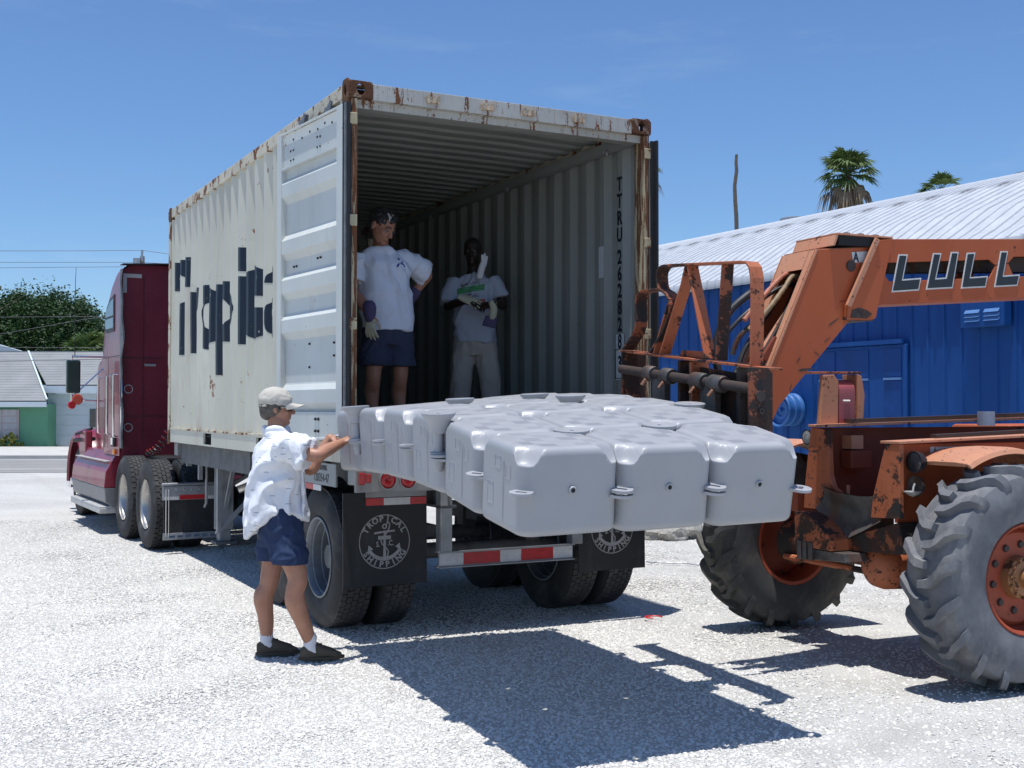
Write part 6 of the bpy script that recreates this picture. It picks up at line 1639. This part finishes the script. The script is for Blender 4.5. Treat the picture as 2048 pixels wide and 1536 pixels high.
class Fig:
    def __init__(s, o): s.o = Vector(o); s.b = MB()
    def loc(s, p): return Vector(p)-s.o
    def chain(s, pts, rs, n=14, sq=1.0):
        "closed tapered limb through world points with radii"
        P = [s.loc(p) for p in pts]; Q = []; R = []
        m = len(P)
        d0 = (P[1]-P[0]).normalized(); d1 = (P[-1]-P[-2]).normalized()
        for a in (90, 60, 30): Q.append(P[0]-d0*rs[0]*math.sin(math.radians(a))); R.append(max(1e-3, rs[0]*math.cos(math.radians(a))))
        for i in range(m-1):
            p0, p1, p2, p3 = P[max(0,i-1)], P[i], P[i+1], P[min(m-1,i+2)]
            for k in range(5):
                t = k/5; Q.append(.5*((2*p1)+(-p0+p2)*t+(2*p0-5*p1+4*p2-p3)*t*t+(-p0+3*p1-3*p2+p3)*t**3)); 
                tt = t*t*(3-2*t); R.append(rs[i]*(1-tt)+rs[i+1]*tt)
        Q.append(P[-1]); R.append(rs[-1])
        for a in (30, 60, 90): Q.append(P[-1]+d1*rs[-1]*math.sin(math.radians(a))); R.append(max(1e-3, rs[-1]*math.cos(math.radians(a))))
        s.b.tube(Q, R, n); return s
    def loft(s, secs, n=28):
        "secs: (centre, side vec, fwd vec, half side, half fwd[, zfun])"
        vs = []; fs = []; m = len(secs)
        for sc in secs:
            c, sd, fw, rs_, rf = sc[:5]; c = s.loc(c); zf = sc[5] if len(sc) > 5 else None
            for k in range(n):
                a = 2*PI*k/n; ca, sa = math.cos(a), math.sin(a); e = .82
                x = math.copysign(abs(ca)**e, ca)*rs_; y = math.copysign(abs(sa)**e, sa)*rf
                p = c+sd*x+fw*y
                if zf: p = p+Vector((0,0,zf(ca, sa)))
                vs.append(p)
        for i in range(m-1):
            for k in range(n): fs.append((i*n+k, i*n+(k+1) % n, (i+1)*n+(k+1) % n, (i+1)*n+k))
        fs += [tuple(range(n-1, -1, -1)), tuple(range((m-1)*n, m*n))]
        s.b.add(vs, fs); return s
    def ball(s, c, fr, r):
        "ellipsoid with frame fr = (f, l, u) and radii r"
        bm = bmesh.new(); bmesh.ops.create_uvsphere(bm, u_segments=20, v_segments=14, radius=1)
        c = s.loc(c); vs = [c+fr[0]*v.co.x*r[0]+fr[1]*v.co.y*r[1]+fr[2]*v.co.z*r[2] for v in bm.verts]; fs = [tuple(v.index for v in f.verts) for f in bm.faces]
        bm.free(); s.b.add(vs, fs); return s
    def remesh(s, name, m, parent, voxel=.006, smooth=4, disp=None):
        me = s.b.mesh('tmp'); o = bpy.data.objects.new('tmp', me); COL.objects.link(o)
        r = o.modifiers.new('r', 'REMESH'); r.mode = 'VOXEL'; r.voxel_size = voxel; r.use_smooth_shade = True
        sm = o.modifiers.new('s', 'SMOOTH'); sm.factor = .5; sm.iterations = smooth
        dg = bpy.context.evaluated_depsgraph_get(); nm = bpy.data.meshes.new_from_object(o.evaluated_get(dg)); bpy.data.objects.remove(o); bpy.data.meshes.remove(me)
        if disp:
            nm.calc_loop_triangles() if hasattr(nm, 'calc_loop_triangles') else None
            ns = [v.normal.copy() for v in nm.vertices]
            for v, n_ in zip(nm.vertices, ns): v.co += n_*disp(v.co)
        nm.name = name; nm.materials.clear(); nm.polygons.foreach_set('use_smooth', [True]*len(nm.polygons))
        s.b = MB(); return link(name, nm, m, parent)
def hand(F, wrist, d, up, thumb, curl=.35, L=.185, spread=.16, r=.0088):
    "d: direction of the fingers, up: back of the hand, thumb: side of the thumb"
    d = Vector(d).normalized(); up = Vector(up); up = (up-d*up.dot(d)).normalized(); th = d.cross(up); 
    if th.dot(Vector(thumb)) < 0: th = -th
    w = Vector(wrist); pl = L*.48
    F.loft([(w, th, up, .026, .020), (w+d*pl*.4, th, up, .036, .017), (w+d*pl*.8, th, up, .041, .015), (w+d*pl, th, up, .038, .012)], 16)
    for k, (off, ln) in enumerate(((.031, .86), (.0105, 1.0), (-.0105, .93), (-.031, .72))):
        a = spread*(1.5-k)*.5; dd = (d*math.cos(a)+th*math.sin(a)).normalized(); p = w+d*pl*.93+th*off; ll = L*.52*ln; P_ = [p]; cu = 0
        for f, c_ in ((.45, curl*.7), (.30, curl*1.3), (.25, curl)):
            cu += c_; v = dd*math.cos(cu)-up*math.sin(cu); p = p+v*ll*f; P_.append(p)
        F.chain(P_, [r*1.05, r, r*.92, r*.8], 8)
    b0 = w+d*pl*.25+th*.026; v = (d*.75+th*.75-up*.35).normalized(); b1 = b0+v*.042; v2 = (d*.95+th*.30-up*.3).normalized(); F.chain([b0, b1, b1+v2*.032, b1+v2*.055], [.014, .0115, .010, .0085], 8)
def frame(yaw, pitch=0, roll=0):
    R = Euler((0, 0, yaw)).to_matrix() @ Euler((0, pitch, 0)).to_matrix() @ Euler((roll, 0, 0)).to_matrix()
    return R @ Vector((1,0,0)), R @ Vector((0,1,0)), R @ Vector((0,0,1))
def head(F, c, fr, s=1.0):
    f, l, u = fr; c = Vector(c); q = lambda a, b_, d: c+f*a*s+l*b_*s+u*d*s
    F.ball(q(-.012, 0, .030), fr, (.098*s, .077*s, .092*s)); F.ball(q(.018, 0, -.020), fr, (.072*s, .064*s, .085*s)); F.ball(q(.030, 0, -.068), fr, (.050*s, .046*s, .040*s))
    F.ball(q(.072, 0, -.090), fr, (.018*s, .022*s, .016*s)); F.chain([q(.086,0,.018), q(.100,0,-.006), q(.108,0,-.022)], [.009*s,.011*s,.0135*s], 10)
    F.ball(q(.096, .011, -.026), fr, (.010*s,.008*s,.008*s)); F.ball(q(.096, -.011, -.026), fr, (.010*s,.008*s,.008*s))
    F.chain([q(.074,.040,.030), q(.086,.016,.026), q(.086,-.016,.026), q(.074,-.040,.030)], [.010*s]*4, 8)
    F.chain([q(.078,.020,-.048), q(.088,0,-.046), q(.078,-.020,-.048)], [.0055*s,.0075*s,.0055*s], 8); F.chain([q(.077,.018,-.060), q(.086,0,-.061), q(.077,-.018,-.060)], [.0055*s,.0085*s,.0055*s], 8)
    for sg in (1, -1):
        F.ball(q(.058, sg*.040, -.022), fr, (.022*s,.018*s,.020*s))
        F.ball(q(-.012, sg*.078, -.002), fr, (.018*s,.008*s,.032*s)); F.ball(q(-.004, sg*.080, -.024), fr, (.010*s,.007*s,.014*s))
def eyes(parent, o, c, fr, s=1.0, skin=None):
    f, l, u = fr; c = Vector(c)-Vector(o)
    for sg in (1, -1):
        b = MB(); F = Fig((0,0,0)); F.ball(c+f*.078*s+l*sg*.030*s+u*.008*s, fr, (.010*s,.013*s,.008*s)); e = F.b.build('eye', M['eyew'], parent, smooth=True)
        F = Fig((0,0,0)); F.ball(c+f*.0865*s+l*sg*.030*s+u*.007*s, fr, (.003*s,.0055*s,.0055*s)); F.b.build('iris', M['hair2'], e, smooth=True)
        b = MB(); b.tube([c+f*.092*s+l*sg*.014*s+u*.032*s, c+f*.091*s+l*sg*.032*s+u*.038*s, c+f*.080*s+l*sg*.050*s+u*.032*s], [.004*s,.005*s,.003*s], 6); b.build('eyebrow', M['hair2'], parent, smooth=True)
M['eyew'] = simple('eye_white', (.20,.18,.17), .5)
def shoe(F_, heel, toe, parent, o, m_up, m_sole):
    heel, toe = Vector(heel), Vector(toe); d = (toe-heel); d.z = 0; L = d.length; d.normalize(); sd = Vector((-d.y, d.x, 0)); up = Vector((0,0,1))
    F = Fig(o)
    b0 = heel
    F.loft([(b0+d*-.02+up*.045, sd, up, .030, .030), (b0+d*.02+up*.055, sd, up, .038, .048), (b0+d*.08+up*.060, sd, up, .040, .055), (b0+d*.13+up*.050, sd, up, .045, .040), (b0+d*.20+up*.036, sd, up, .050, .028), (b0+d*(L-.03)+up*.030, sd, up, .042, .020), (b0+d*L+up*.026, sd, up, .020, .012)], 18)
    ob = F.remesh('shoe', m_up, parent, .006, 3)
    b = MB(); n = 16; pts = []
    for k in range(n):
        a = 2*PI*k/n; x = (L+.05)/2*math.cos(a); y = (.052 if math.cos(a) > -.2 else .042)*math.sin(a); pts.append(heel-Vector(o)+d*(L/2-.005+x)+sd*y)
    b.prism([(p.x, p.y) for p in pts], 2, heel.z-Vector(o).z+.002, heel.z-Vector(o).z+.022); b.build('sole', m_sole, ob, bevel=.003)
    return ob
def wr(amp, sc, seed, ax=(1,1,1)):
    def f(p):
        q = Vector((p.x*ax[0], p.y*ax[1], p.z*ax[2]))*sc; w = Vector((noise.noise(q*.6+Vector((seed,0,0))), noise.noise(q*.6+Vector((0,seed,0))), 0))
        n1 = noise.noise(q+w*1.8+Vector((0,0,seed))); r_ = 1-abs(n1)*2.6
        return max(-.002, amp*(max(-.3, r_)*.9+noise.noise(q*2.7)*.35)-amp*.05)
    return f
# ---------- man in the cap beside the trailer ----------
def man_cap():
    O = Vector((-1.44, 7.58, 0)); t = empty('person', O, 0, 'man in beige cap, white shirt and navy shorts standing on the gravel, touching the floats', 'person')
    f = Vector((.96,.28,0)).normalized(); R = Vector((f.y, -f.x, 0)); up = Vector((0,0,1))
    Z = lambda z: 0
    hipN, kneeN, ankN = Vector((-1.475,7.51,.90)), Vector((-1.375,7.47,.515)), Vector((-1.29,7.53,.10))
    hipF, kneeF, ankF = Vector((-1.53,7.69,.90)), Vector((-1.585,7.66,.515)), Vector((-1.60,7.68,.10))
    chest = Vector((-1.515,7.60,1.25)); neck = Vector((-1.525,7.60,1.462)); hc = Vector((-1.525,7.61,1.622))
    shN = neck+R*.185+Vector((-.01,0,-.075)); shF = neck-R*.185+Vector((0,0,-.07))
    elN = Vector((-1.225,7.34,1.325)); wrN = Vector((-1.095,7.53,1.400)); elF = Vector((-1.335,7.76,1.215)); wrF = Vector((-1.215,7.82,1.425))
    F = Fig(O)
    F.loft([(Vector((-1.50,7.60,.86)), R, f, .15, .11), (Vector((-1.51,7.60,1.0)), R, f, .16, .125), (chest, R, f, .155, .11), (Vector((-1.50,7.60,1.38)), R, f, .09, .06), (neck+up*-.01, R, f, .07, .065)])
    F.chain([neck-up*.04, neck+up*.05, hc-up*.06], [.066,.060,.058])
    fr = frame(math.radians(12), math.radians(4)); head(F, hc, fr, 1.0)
    for h, k, a, s_ in ((hipN, kneeN, ankN, 1), (hipF, kneeF, ankF, -1)):
        cal = k.lerp(a, .30)-f*.030
        F.chain([h, h.lerp(k, .5)+f*.01, k+up*.03+f*.012, k-up*.05-f*.004, cal, k.lerp(a, .62)-f*.012, a+up*.02, a-up*.02], [.092,.082,.065,.060,.066,.052,.039,.038])
    F.chain([shN-R*.02-up*.03, shN.lerp(elN,.5), elN, elN.lerp(wrN,.35), wrN], [.044,.050,.042,.043,.029]); F.chain([shF+R*.02, shF.lerp(elF,.5), elF, elF.lerp(wrF,.35), wrF], [.044,.048,.040,.041,.028])
    hand(F, wrN, (.62,.38,.30), (-.2,-.5,.85), (-.1,.3,.9), .30, spread=.42); hand(F, wrF, (.85,-.2,.0), (.1,-.2,1), (0,-1,.2), .95, r=.0085)
    F.remesh('body', M['skin1'], t, .0062, 3)
    # shirt
    F = Fig(O); zf = lambda ca, sa: .0
    hem = lambda ca, sa: (.085*(abs(ca)**2)-.10*max(0,-sa)**2)-.0
    F.loft([(Vector((-1.520,7.60,.885)), R, f, .205, .195, hem), (Vector((-1.525,7.60,.96)), R, f, .205, .190), (Vector((-1.53,7.60,1.10)), R, f, .20, .175), (Vector((-1.52,7.60,1.25)), R, f, .205, .160), (Vector((-1.51,7.60,1.36)), R, f, .205, .135), (Vector((-1.50,7.60,1.435)), R, f, .155, .095), (neck+up*.0, R, f, .085, .078)])
    sleeve(F, shN, elN, .80, .078, .102, -R); sleeve(F, shF, elF, .66, .072, .086, R)
    # collar
    F.loft([(neck-up*.015, R, f, .088, .082), (neck+up*.035-f*.01, R, f, .082, .076)], 24)
    F.remesh('shirt', M['shirt1'], t, .007, 4, wr(.024, 6, 3.1, (1,1,.7)))
    # hanging front flap of the open shirt
    F = Fig(O); F.loft([(Vector((-1.345,7.52,.93)), R, f, .075, .008), (Vector((-1.34,7.53,1.05)), R, f, .08, .010), (Vector((-1.36,7.55,1.25)), R, f, .08, .012)]); F.remesh('shirt_front', M['shirt1'], t, .005, 2, wr(.006, 9, 2))
    # shorts
    F = Fig(O)
    F.loft([(Vector((-1.50,7.60,.74)), R, f, .165, .13), (Vector((-1.50,7.60,.86)), R, f, .175, .145), (Vector((-1.51,7.60,.99)), R, f, .16, .13)])
    F.chain([hipN+up*.02, hipN.lerp(kneeN,.35), hipN.lerp(kneeN,.62)], [.118,.115,.120], 20); F.chain([hipF+up*.02, hipF.lerp(kneeF,.35), hipF.lerp(kneeF,.58)], [.112,.108,.110], 20)
    so_ = F.remesh('shorts', M['navy'], t, .007, 3, wr(.010, 8, 5))
    me = so_.data                                         # flatten the leg openings
    for v in me.vertices:
        if v.co.z < .635: v.co.z = .635+(v.co.z-.635)*.08
    # socks, shoes
    for a, toe, s_ in ((ankN, Vector((-1.10,7.585,0)), 1), (ankF, Vector((-1.435,7.725,0)), -1)):
        d = (toe-a); d.z = 0; d.normalize(); hl = Vector((a.x, a.y, .012))-d*.045
        F = Fig(O); F.chain([a+up*.055, a, a-up*.03+d*.03], [.041,.043,.040]); F.remesh('sock', M['sock'], t, .006, 2, wr(.002, 20, 1))
        sh = shoe(F, hl, hl+d*.245, t, O, M['shoe'], M['sole'])
        b = MB()
        for k in range(3): 
            c = hl-O+d*(.115+k*.022)+Vector((0,0,.088-.010*k)); b.tube([c-Vector((-d.y,d.x,0))*.022, c+Vector((0,0,.006)), c+Vector((-d.y,d.x,0))*.022], .004, 6)
        c = hl-O+d*.10+Vector((0,0,.10)); b.tube([c, c+Vector((.02,-.03,.008)), c+Vector((.03,-.04,-.02)), c], .0035, 6); b.build('laces', M['shoe'], sh, smooth=True)
    # hair, cap, glasses
    ff, ll, uu = fr; q = lambda a, b_, d: hc+ff*a+ll*b_+uu*d
    F = Fig(O); F.ball(q(-.030,0,.012), fr, (.086,.084,.086)); F.ball(q(-.060,0,-.030), fr, (.050,.066,.050)); F.chain([q(-.02,.074,.02), q(.012,.076,-.01)], [.014,.010]); F.chain([q(-.02,-.074,.02), q(.012,-.076,-.01)], [.014,.010])
    F.remesh('hair', M['hair1'], t, .005, 2, wr(.004, 40, 2))
    F = Fig(O); F.ball(q(-.016,0,.052), fr, (.110,.093,.085)); F.loft([(q(-.016,0,.030), ll, ff, .091, .108), (q(-.016,0,.060), ll, ff, .091, .108)])
    cp = F.remesh('cap', M['capm'], t, .006, 3, wr(.003, 16, 7))
    F = Fig(O); vs = []; fs = []; n = 14
    for i in range(n+1):
        a = math.radians(-72+144*i/n)
        for (k, dz) in ((0, 0), (1, 0)):
            for off in (0, -.006):
                r0 = .100; x = r0*math.cos(a)*.98 if k == 0 else .102*math.cos(a)+.085*math.cos(a*1.0)**.6 if abs(a) < 1.4 else .1
                y = .086*math.sin(a) if k == 0 else .080*math.sin(a)
                z = .040 if k == 0 else .030+.012*(math.cos(a)-.6)-.030*math.sin(a)**2
                vs.append(q(-.012+x, y, z+off)-O)
    for i in range(n):
        a = i*4; fs += [(a, a+2, a+6, a+4), (a+1, a+5, a+7, a+3), (a+2, a+3, a+7, a+6)]
    F.b.add(vs, fs); F.b.build('cap_brim', M['capm'], cp, smooth=True)
    F = Fig(O); b = MB(); b.tube([q(-.075,.088,.012)-O, q(-.118,0,.008)-O, q(-.075,-.088,.012)-O], .008, 6); b.build('cap_strap', M['capm'], cp)
    F = Fig(O)
    for sg in (1, -1): F.ball(q(.088, sg*.036, .006), fr, (.013,.032,.023))
    gl = F.remesh('sunglasses', M['lens'], t, .004, 2)
    b = MB(); 
    for sg in (1, -1): b.tube([q(.084, sg*.058, .014)-O, q(.03, sg*.084, .014)-O, q(-.02, sg*.086, .006)-O], .0035, 6)
    b.build('temple', M['lens'], gl)
    # marker pen
    b = MB(); b.tube([Vector((-1.17,7.78,1.437)), Vector((-1.045,7.76,1.452))], .008, 8)
    tag(b.build('marker_pen', M['whitelab'], smooth=True), 'pale marker pen held in the hand of the man in the cap', 'pen')
man_cap()
def glove(F, wrist, d, up, thumb, curl):
    hand(F, wrist, d, up, thumb, curl, .20, .22, .0115)
# ---------- man in white t-shirt and dark shorts in the container ----------
def man_tee():
    O = Vector((-1.04, 9.25, 1.382)); t = empty('person', O+Vector((.045,0,0)), 0, 'man with glasses in white t-shirt and dark shorts standing inside the container, looking down', 'person')
    f = Vector((.45,-.89,0)).normalized(); Lf = Vector((-f.y, f.x, 0)); up = Vector((0,0,1))
    hips = Vector((-1.03,9.26,2.22)); chest = Vector((-1.05,9.25,2.62)); neck = Vector((-1.085,9.24,2.905)); hc = Vector((-1.060,9.12,3.040))
    shL = neck+Lf*.20+Vector((.0,0,-.075)); shR = neck-Lf*.20+Vector((0,0,-.08))
    elL = Vector((-.735,9.50,2.71)); wrL = Vector((-.86,9.52,2.53)); elR = Vector((-1.285,9.12,2.545)); wrR = Vector((-1.14,9.00,2.34))
    hpL, knL, anL = hips+Lf*.09, Vector((-.93,9.26,1.88)), Vector((-.93,9.32,1.47)); hpR, knR, anR = hips-Lf*.09, Vector((-1.13,9.16,1.88)), Vector((-1.14,9.22,1.47))
    F = Fig(O)
    F.loft([(hips-up*.06, Lf, f, .14, .10), (hips+up*.1, Lf, f, .145, .105), (chest, Lf, f, .155, .105), (neck-up*.09, Lf, f, .11, .065), (neck, Lf, f, .07, .062)])
    F.chain([neck-up*.04, neck+up*.06+f*.01, hc-up*.05], [.066,.060,.058]); fr = frame(math.radians(-34), math.radians(34)); head(F, hc, fr, 1.13)
    for h, k, a in ((hpL, knL, anL), (hpR, knR, anR)):
        F.chain([h, h.lerp(k,.5)+f*.01, k+up*.04+f*.012, k-up*.05, k.lerp(a,.3)-f*.03, k.lerp(a,.65)-f*.01, a], [.092,.080,.062,.055,.060,.046,.038]); F.chain([a, a-up*.05+f*.05, a-up*.055+f*.15], [.04,.035,.025])
    F.chain([shL-Lf*.03-up*.015, shL.lerp(elL,.5), elL, elL.lerp(wrL,.4), wrL], [.036,.044,.044,.043,.031]); F.chain([shR+Lf*.03-up*.015, shR.lerp(elR,.5), elR, elR.lerp(wrR,.4), wrR], [.036,.044,.044,.043,.031])
    hand(F, wrL, (-.6,-.3,-.7), (.5,.8,0), (0,0,1), .5); hand(F, wrR, (.05,-.05,-1), (-.3,-.9,0), (.9,-.2,0), .3)
    F.remesh('body', M['skin2'], t, .0065, 3)
    eyes(t, O, hc, fr, 1.13)
    F = Fig(O)
    F.loft([(hips+up*.015, Lf, f, .19, .150), (hips+up*.12, Lf, f, .195, .155), (chest-up*.12, Lf, f, .20, .16), (chest, Lf, f, .195, .150), (chest+up*.14, Lf, f, .195, .125), (neck-up*.075, Lf, f, .15, .090), (neck-up*.022, Lf, f, .088, .078)])
    sleeve(F, shL-Lf*.01, elL, .95, .066, .086, -Lf); sleeve(F, shR+Lf*.01, elR, .74, .066, .080, Lf)
    sh_ = F.remesh('t_shirt', M['shirt2'], t, .0075, 4, wr(.024, 5.5, 8, (1,1,.65)))
    F = Fig(O); F.loft([(neck-up*.028, Lf, f, .092, .082), (neck-up*.010, Lf, f, .086, .076)]); F.remesh('collar', M['shirt2'], t, .005, 1)
    # blue chest emblem, lying on the cloth
    base = chest+up*.13+Lf*.085; 
    dg = bpy.context.evaluated_depsgraph_get()
    def on_cloth(x, z):
        p = base+Lf*x+up*z-O+f*.5; ok, loc_, nrm, i = sh_.ray_cast(p, -f); return (loc_+nrm*.003) if ok else None
    def patch(poly, nm='emblem'):
        b = MB(); vs = [on_cloth(x, z) for x, z in poly]
        if all(v is not None for v in vs): b.add(vs, [tuple(range(len(vs)))]); b.build(nm, M['emblem'], t, fix=False)
    patch(arc(-.018, .040, .009, 0, 330, 8)); patch([(-.034,-.005),(-.020,.012),(-.002,.016),(.016,.012),(.034,-.004),(.036,-.022),(.026,-.022),(.020,-.006),(0,.000),(-.018,-.006),(-.026,-.024),(-.036,-.024)])
    patch([(.0,.022),(.014,.028),(.024,.020),(.018,.016)]); patch([(-.035,-.036),(.038,-.036),(.038,-.039),(-.035,-.039)])
    F = Fig(O); F.loft([(hips-up*.10, Lf, f, .17, .13), (hips+up*.0, Lf, f, .175, .14), (hips+up*.08, Lf, f, .17, .135)])
    for h, k, e in ((hpL, knL, .80), (hpR, knR, .70)): F.chain([h, h.lerp(k,.4), h.lerp(k,e)], [.115,.115,.125], 20)
    so_ = F.remesh('shorts', M['navyd'], t, .008, 3, wr(.010, 8, 4))
    for v in so_.data.vertices:
        if v.co.z < .575: v.co.z = .575+(v.co.z-.575)*.08
    ff, ll, uu = fr; q = lambda a, b_, d: hc+ff*a+ll*b_+uu*d
    F = Fig(O); F.ball(q(-.028,0,.046), fr, (.112,.094,.096)); F.ball(q(-.06,0,-.02), fr, (.062,.080,.062)); F.chain([q(.030,.052,.105), q(.062,.02,.098), q(.078,-.02,.086)], [.022,.024,.018]); F.chain([q(.02,-.06,.09),q(.05,-.05,.085)], [.02,.015])
    F.remesh('hair', M['hair2'], t, .005, 2, wr(.007, 34, 6))
    b = MB()
    for k in range(16):
        a = random.uniform(-.035,.03); b.tube([q(.02+random.uniform(-.02,.02), a, .126)-O, q(.06, a-.006, .108+random.uniform(-.004,.006))-O, q(.083, a-.012, .078)-O], [.003,.0035,.002], 5)
    b.build('pale_hair_strands', M['hairg'], t, smooth=True)  # thin pale grey strands over the dark forelock
    b = MB()
    for sg in (1,-1):
        b.tube([q(.096+.0*i, sg*.032+.022*math.cos(i*PI/5), .006+.014*math.sin(i*PI/5))-O for i in range(11)], .0016, 5); b.tube([q(.094, sg*.054, .010)-O, q(.0, sg*.083, .008)-O], .0016, 5)
    b.tube([q(.097,.011,.010)-O, q(.100,0,.013)-O, q(.097,-.011,.010)-O], .0018, 5); b.build('glasses', M['chrome'], t, smooth=True)
    for a, d in ((anL, f), (anR, f)):
        hl = Vector((a.x, a.y, 1.384))-d*.05; shoe(None, hl, hl+d*.27, t, O, M['shoe'], M['sole'])
    # work gloves
    F = Fig(O); dv = Vector((.05,-.05,-1)).normalized(); F.chain([wrR-dv*.060, wrR-dv*.02, wrR+dv*.02], [.054,.050,.042]); g1 = F.remesh('glove_cuff', M['glovep'], t, .006, 2, wr(.003, 20, 1))
    F = Fig(O); glove(F, wrR+dv*.01, dv, (-.3,-.9,0), (.9,-.2,0), .3); F.remesh('glove', M['glovec'], t, .0055, 2)
    F = Fig(O); dv = (wrL-elL).normalized(); F.chain([wrL-dv*.05, wrL, wrL+dv*.02], [.050,.048,.044]); F.remesh('glove_cuff', M['glovep'], t, .006, 2)
    F = Fig(O); glove(F, wrL, (-.6,-.3,-.7), (.5,.8,0), (0,0,1), .5); F.remesh('glove', M['glovec'], t, .0065, 2)
M['emblem'] = simple('blue_emblem_print', (.03,.07,.30), .8)
M['hairg'] = simple('pale_grey_hair', (.60,.58,.52), .4, var=.3, scale=50)
man_tee()
# ---------- man in printed shirt and stone trousers ----------
def man_print():
    O = Vector((-.345, 10.6, 1.382)); t = empty('person', O, 0, 'dark-skinned man in printed t-shirt and stone trousers standing inside the container', 'person')
    f = Vector((-.12,-.99,0)).normalized(); Lf = Vector((-f.y, f.x, 0)); up = Vector((0,0,1))
    hips = Vector((-.335,10.6,2.22)); chest = Vector((-.34,10.6,2.58)); neck = Vector((-.345,10.6,2.855)); hc = Vector((-.355,10.55,3.035))
    shL = neck+Lf*.19+Vector((0,0,-.075)); shR = neck-Lf*.19+Vector((0,0,-.085))
    elL = Vector((-.085,10.52,2.56)); wrL = Vector((-.15,10.27,2.53)); elR = Vector((-.575,10.52,2.55)); wrR = Vector((-.42,10.28,2.56))
    F = Fig(O)
    F.loft([(hips-up*.06, Lf, f, .13, .09), (hips+up*.1, Lf, f, .13, .09), (chest, Lf, f, .14, .09), (neck-up*.09, Lf, f, .10, .055), (neck, Lf, f, .066, .06)])
    F.chain([neck-up*.04, neck+up*.05, hc-up*.05], [.064,.058,.058]); fr = frame(math.radians(-97), math.radians(10)); head(F, hc, fr, .98)
    hpL, knL, anL = hips+Lf*.085, Vector((-.20,10.56,1.88)), Vector((-.17,10.6,1.46)); hpR, knR, anR = hips-Lf*.085, Vector((-.46,10.56,1.88)), Vector((-.49,10.6,1.46))
    for h, k, a in ((hpL, knL, anL), (hpR, knR, anR)): F.chain([h, k, k.lerp(a,.4), a], [.08,.055,.052,.036]); F.chain([a, a-up*.04+f*.06, a-up*.05+f*.15], [.038,.034,.024])
    F.chain([shL, elL, elL.lerp(wrL,.4), wrL], [.044,.040,.040,.029]); F.chain([shR, elR, elR.lerp(wrR,.4), wrR], [.044,.040,.040,.029])
    hand(F, wrL, (-.8,-.4,-.1), (0,-.7,.7), (0,0,1), .6); hand(F, wrR, (.8,-.4,-.15), (0,-.6,.8), (0,0,1), .6)
    F.remesh('body', M['skin3'], t, .0068, 3); eyes(t, O, hc, fr, .98)
    F = Fig(O)
    F.loft([(hips+up*.0, Lf, f, .178, .135), (hips+up*.12, Lf, f, .172, .13), (chest-up*.12, Lf, f, .19, .14), (chest, Lf, f, .180, .130), (chest+up*.14, Lf, f, .182, .110), (neck-up*.070, Lf, f, .14, .082), (neck-up*.018, Lf, f, .078, .072)])
    sleeve(F, shL-Lf*.015, elL, .72, .062, .080, -Lf); sleeve(F, shR+Lf*.015, elR, .92, .062, .086, Lf)
    F.remesh('t_shirt', M['shirt3'], t, .008, 4, wr(.024, 5.5, 12, (1,1,.6)))
    F = Fig(O); F.loft([(hips-up*.12, Lf, f, .155, .115), (hips+up*.04, Lf, f, .155, .12)])
    for h, k, a in ((hpL, knL, anL), (hpR, knR, anR)): F.chain([h, h.lerp(k,.5), k, k.lerp(a,.6), a+up*.0], [.105,.102,.092,.088,.085], 20)
    F.remesh('trousers', M['khaki'], t, .008, 3, wr(.010, 7, 9, (1,1,.6)))
    ff, ll, uu = fr; q = lambda a, b_, d: hc+ff*a+ll*b_+uu*d
    F = Fig(O); F.ball(q(-.020,0,.042), fr, (.098,.080,.082)); F.remesh('hair', M['hair2'], t, .006, 1, wr(.003, 60, 3))
    b = MB(); b.tube([wrL-O+Vector((0,0,0))+Vector((.03*math.cos(i*.57)*.2, .031*math.sin(i*.57), .031*math.cos(i*.57)))+Vector((.01,0,0)) for i in range(12)], .004, 6); b.build('bracelet', M['gold'], t, smooth=True)
    for a in (anL, anR):
        hl = Vector((a.x, a.y, 1.384))-f*.05; shoe(None, hl, hl+f*.27, t, O, M['shoe'], M['sole'])
    # things he holds and carries
    F = Fig(Vector((-.27,10.2,2.42))); hand(F, (-.47,10.25,2.60), (.88,-.05,-.34), (0,-.75,.65), (.2,0,1), .10, .235, .30, .010)
    e = empty('work_glove', (-.27,10.2,2.42), 0, 'cream leather work glove held across the printed shirt', 'glove'); F.remesh('glove', M['glovec'], e, .006, 2)
    o2 = Vector((-.18,10.2,2.35)); e = empty('work_glove', o2, 0, 'dark purple-cuffed work glove hanging from the hand of the man in the printed shirt', 'glove')
    F = Fig(o2); F.loft([(Vector((-.205,10.19,2.33)), Vector((1,0,-.25)).normalized(), Vector((0,-1,0)), .060, .018), (Vector((-.175,10.19,2.42)), Vector((1,0,-.25)).normalized(), Vector((0,-1,0)), .055, .024)]); F.remesh('cuff', M['glovep'], e, .006, 1)
    F = Fig(o2); F.chain([Vector((-.17,10.19,2.42)), Vector((-.16,10.18,2.49)), Vector((-.18,10.17,2.54))], [.036,.034,.026]); F.remesh('glove', M['glovec'], e, .006, 1)
    o3 = Vector((-.27,10.48,2.85)); e = empty('white_rag', o3, 0, 'white folded glove hanging over the shoulder of the man in the printed shirt', 'glove')
    F = Fig(o3); F.chain([Vector((-.29,10.44,2.80)), Vector((-.268,10.43,2.88)), Vector((-.245,10.45,2.96))], [.030,.032,.020]); F.chain([Vector((-.262,10.43,2.92)), Vector((-.268,10.42,2.985))], [.014,.009]); F.chain([Vector((-.25,10.43,2.92)), Vector((-.243,10.42,3.00))], [.014,.009]); F.chain([Vector((-.24,10.44,2.90)), Vector((-.222,10.43,2.975))], [.014,.009])
    F.remesh('cloth', M['sock'], e, .005, 1)
man_print()
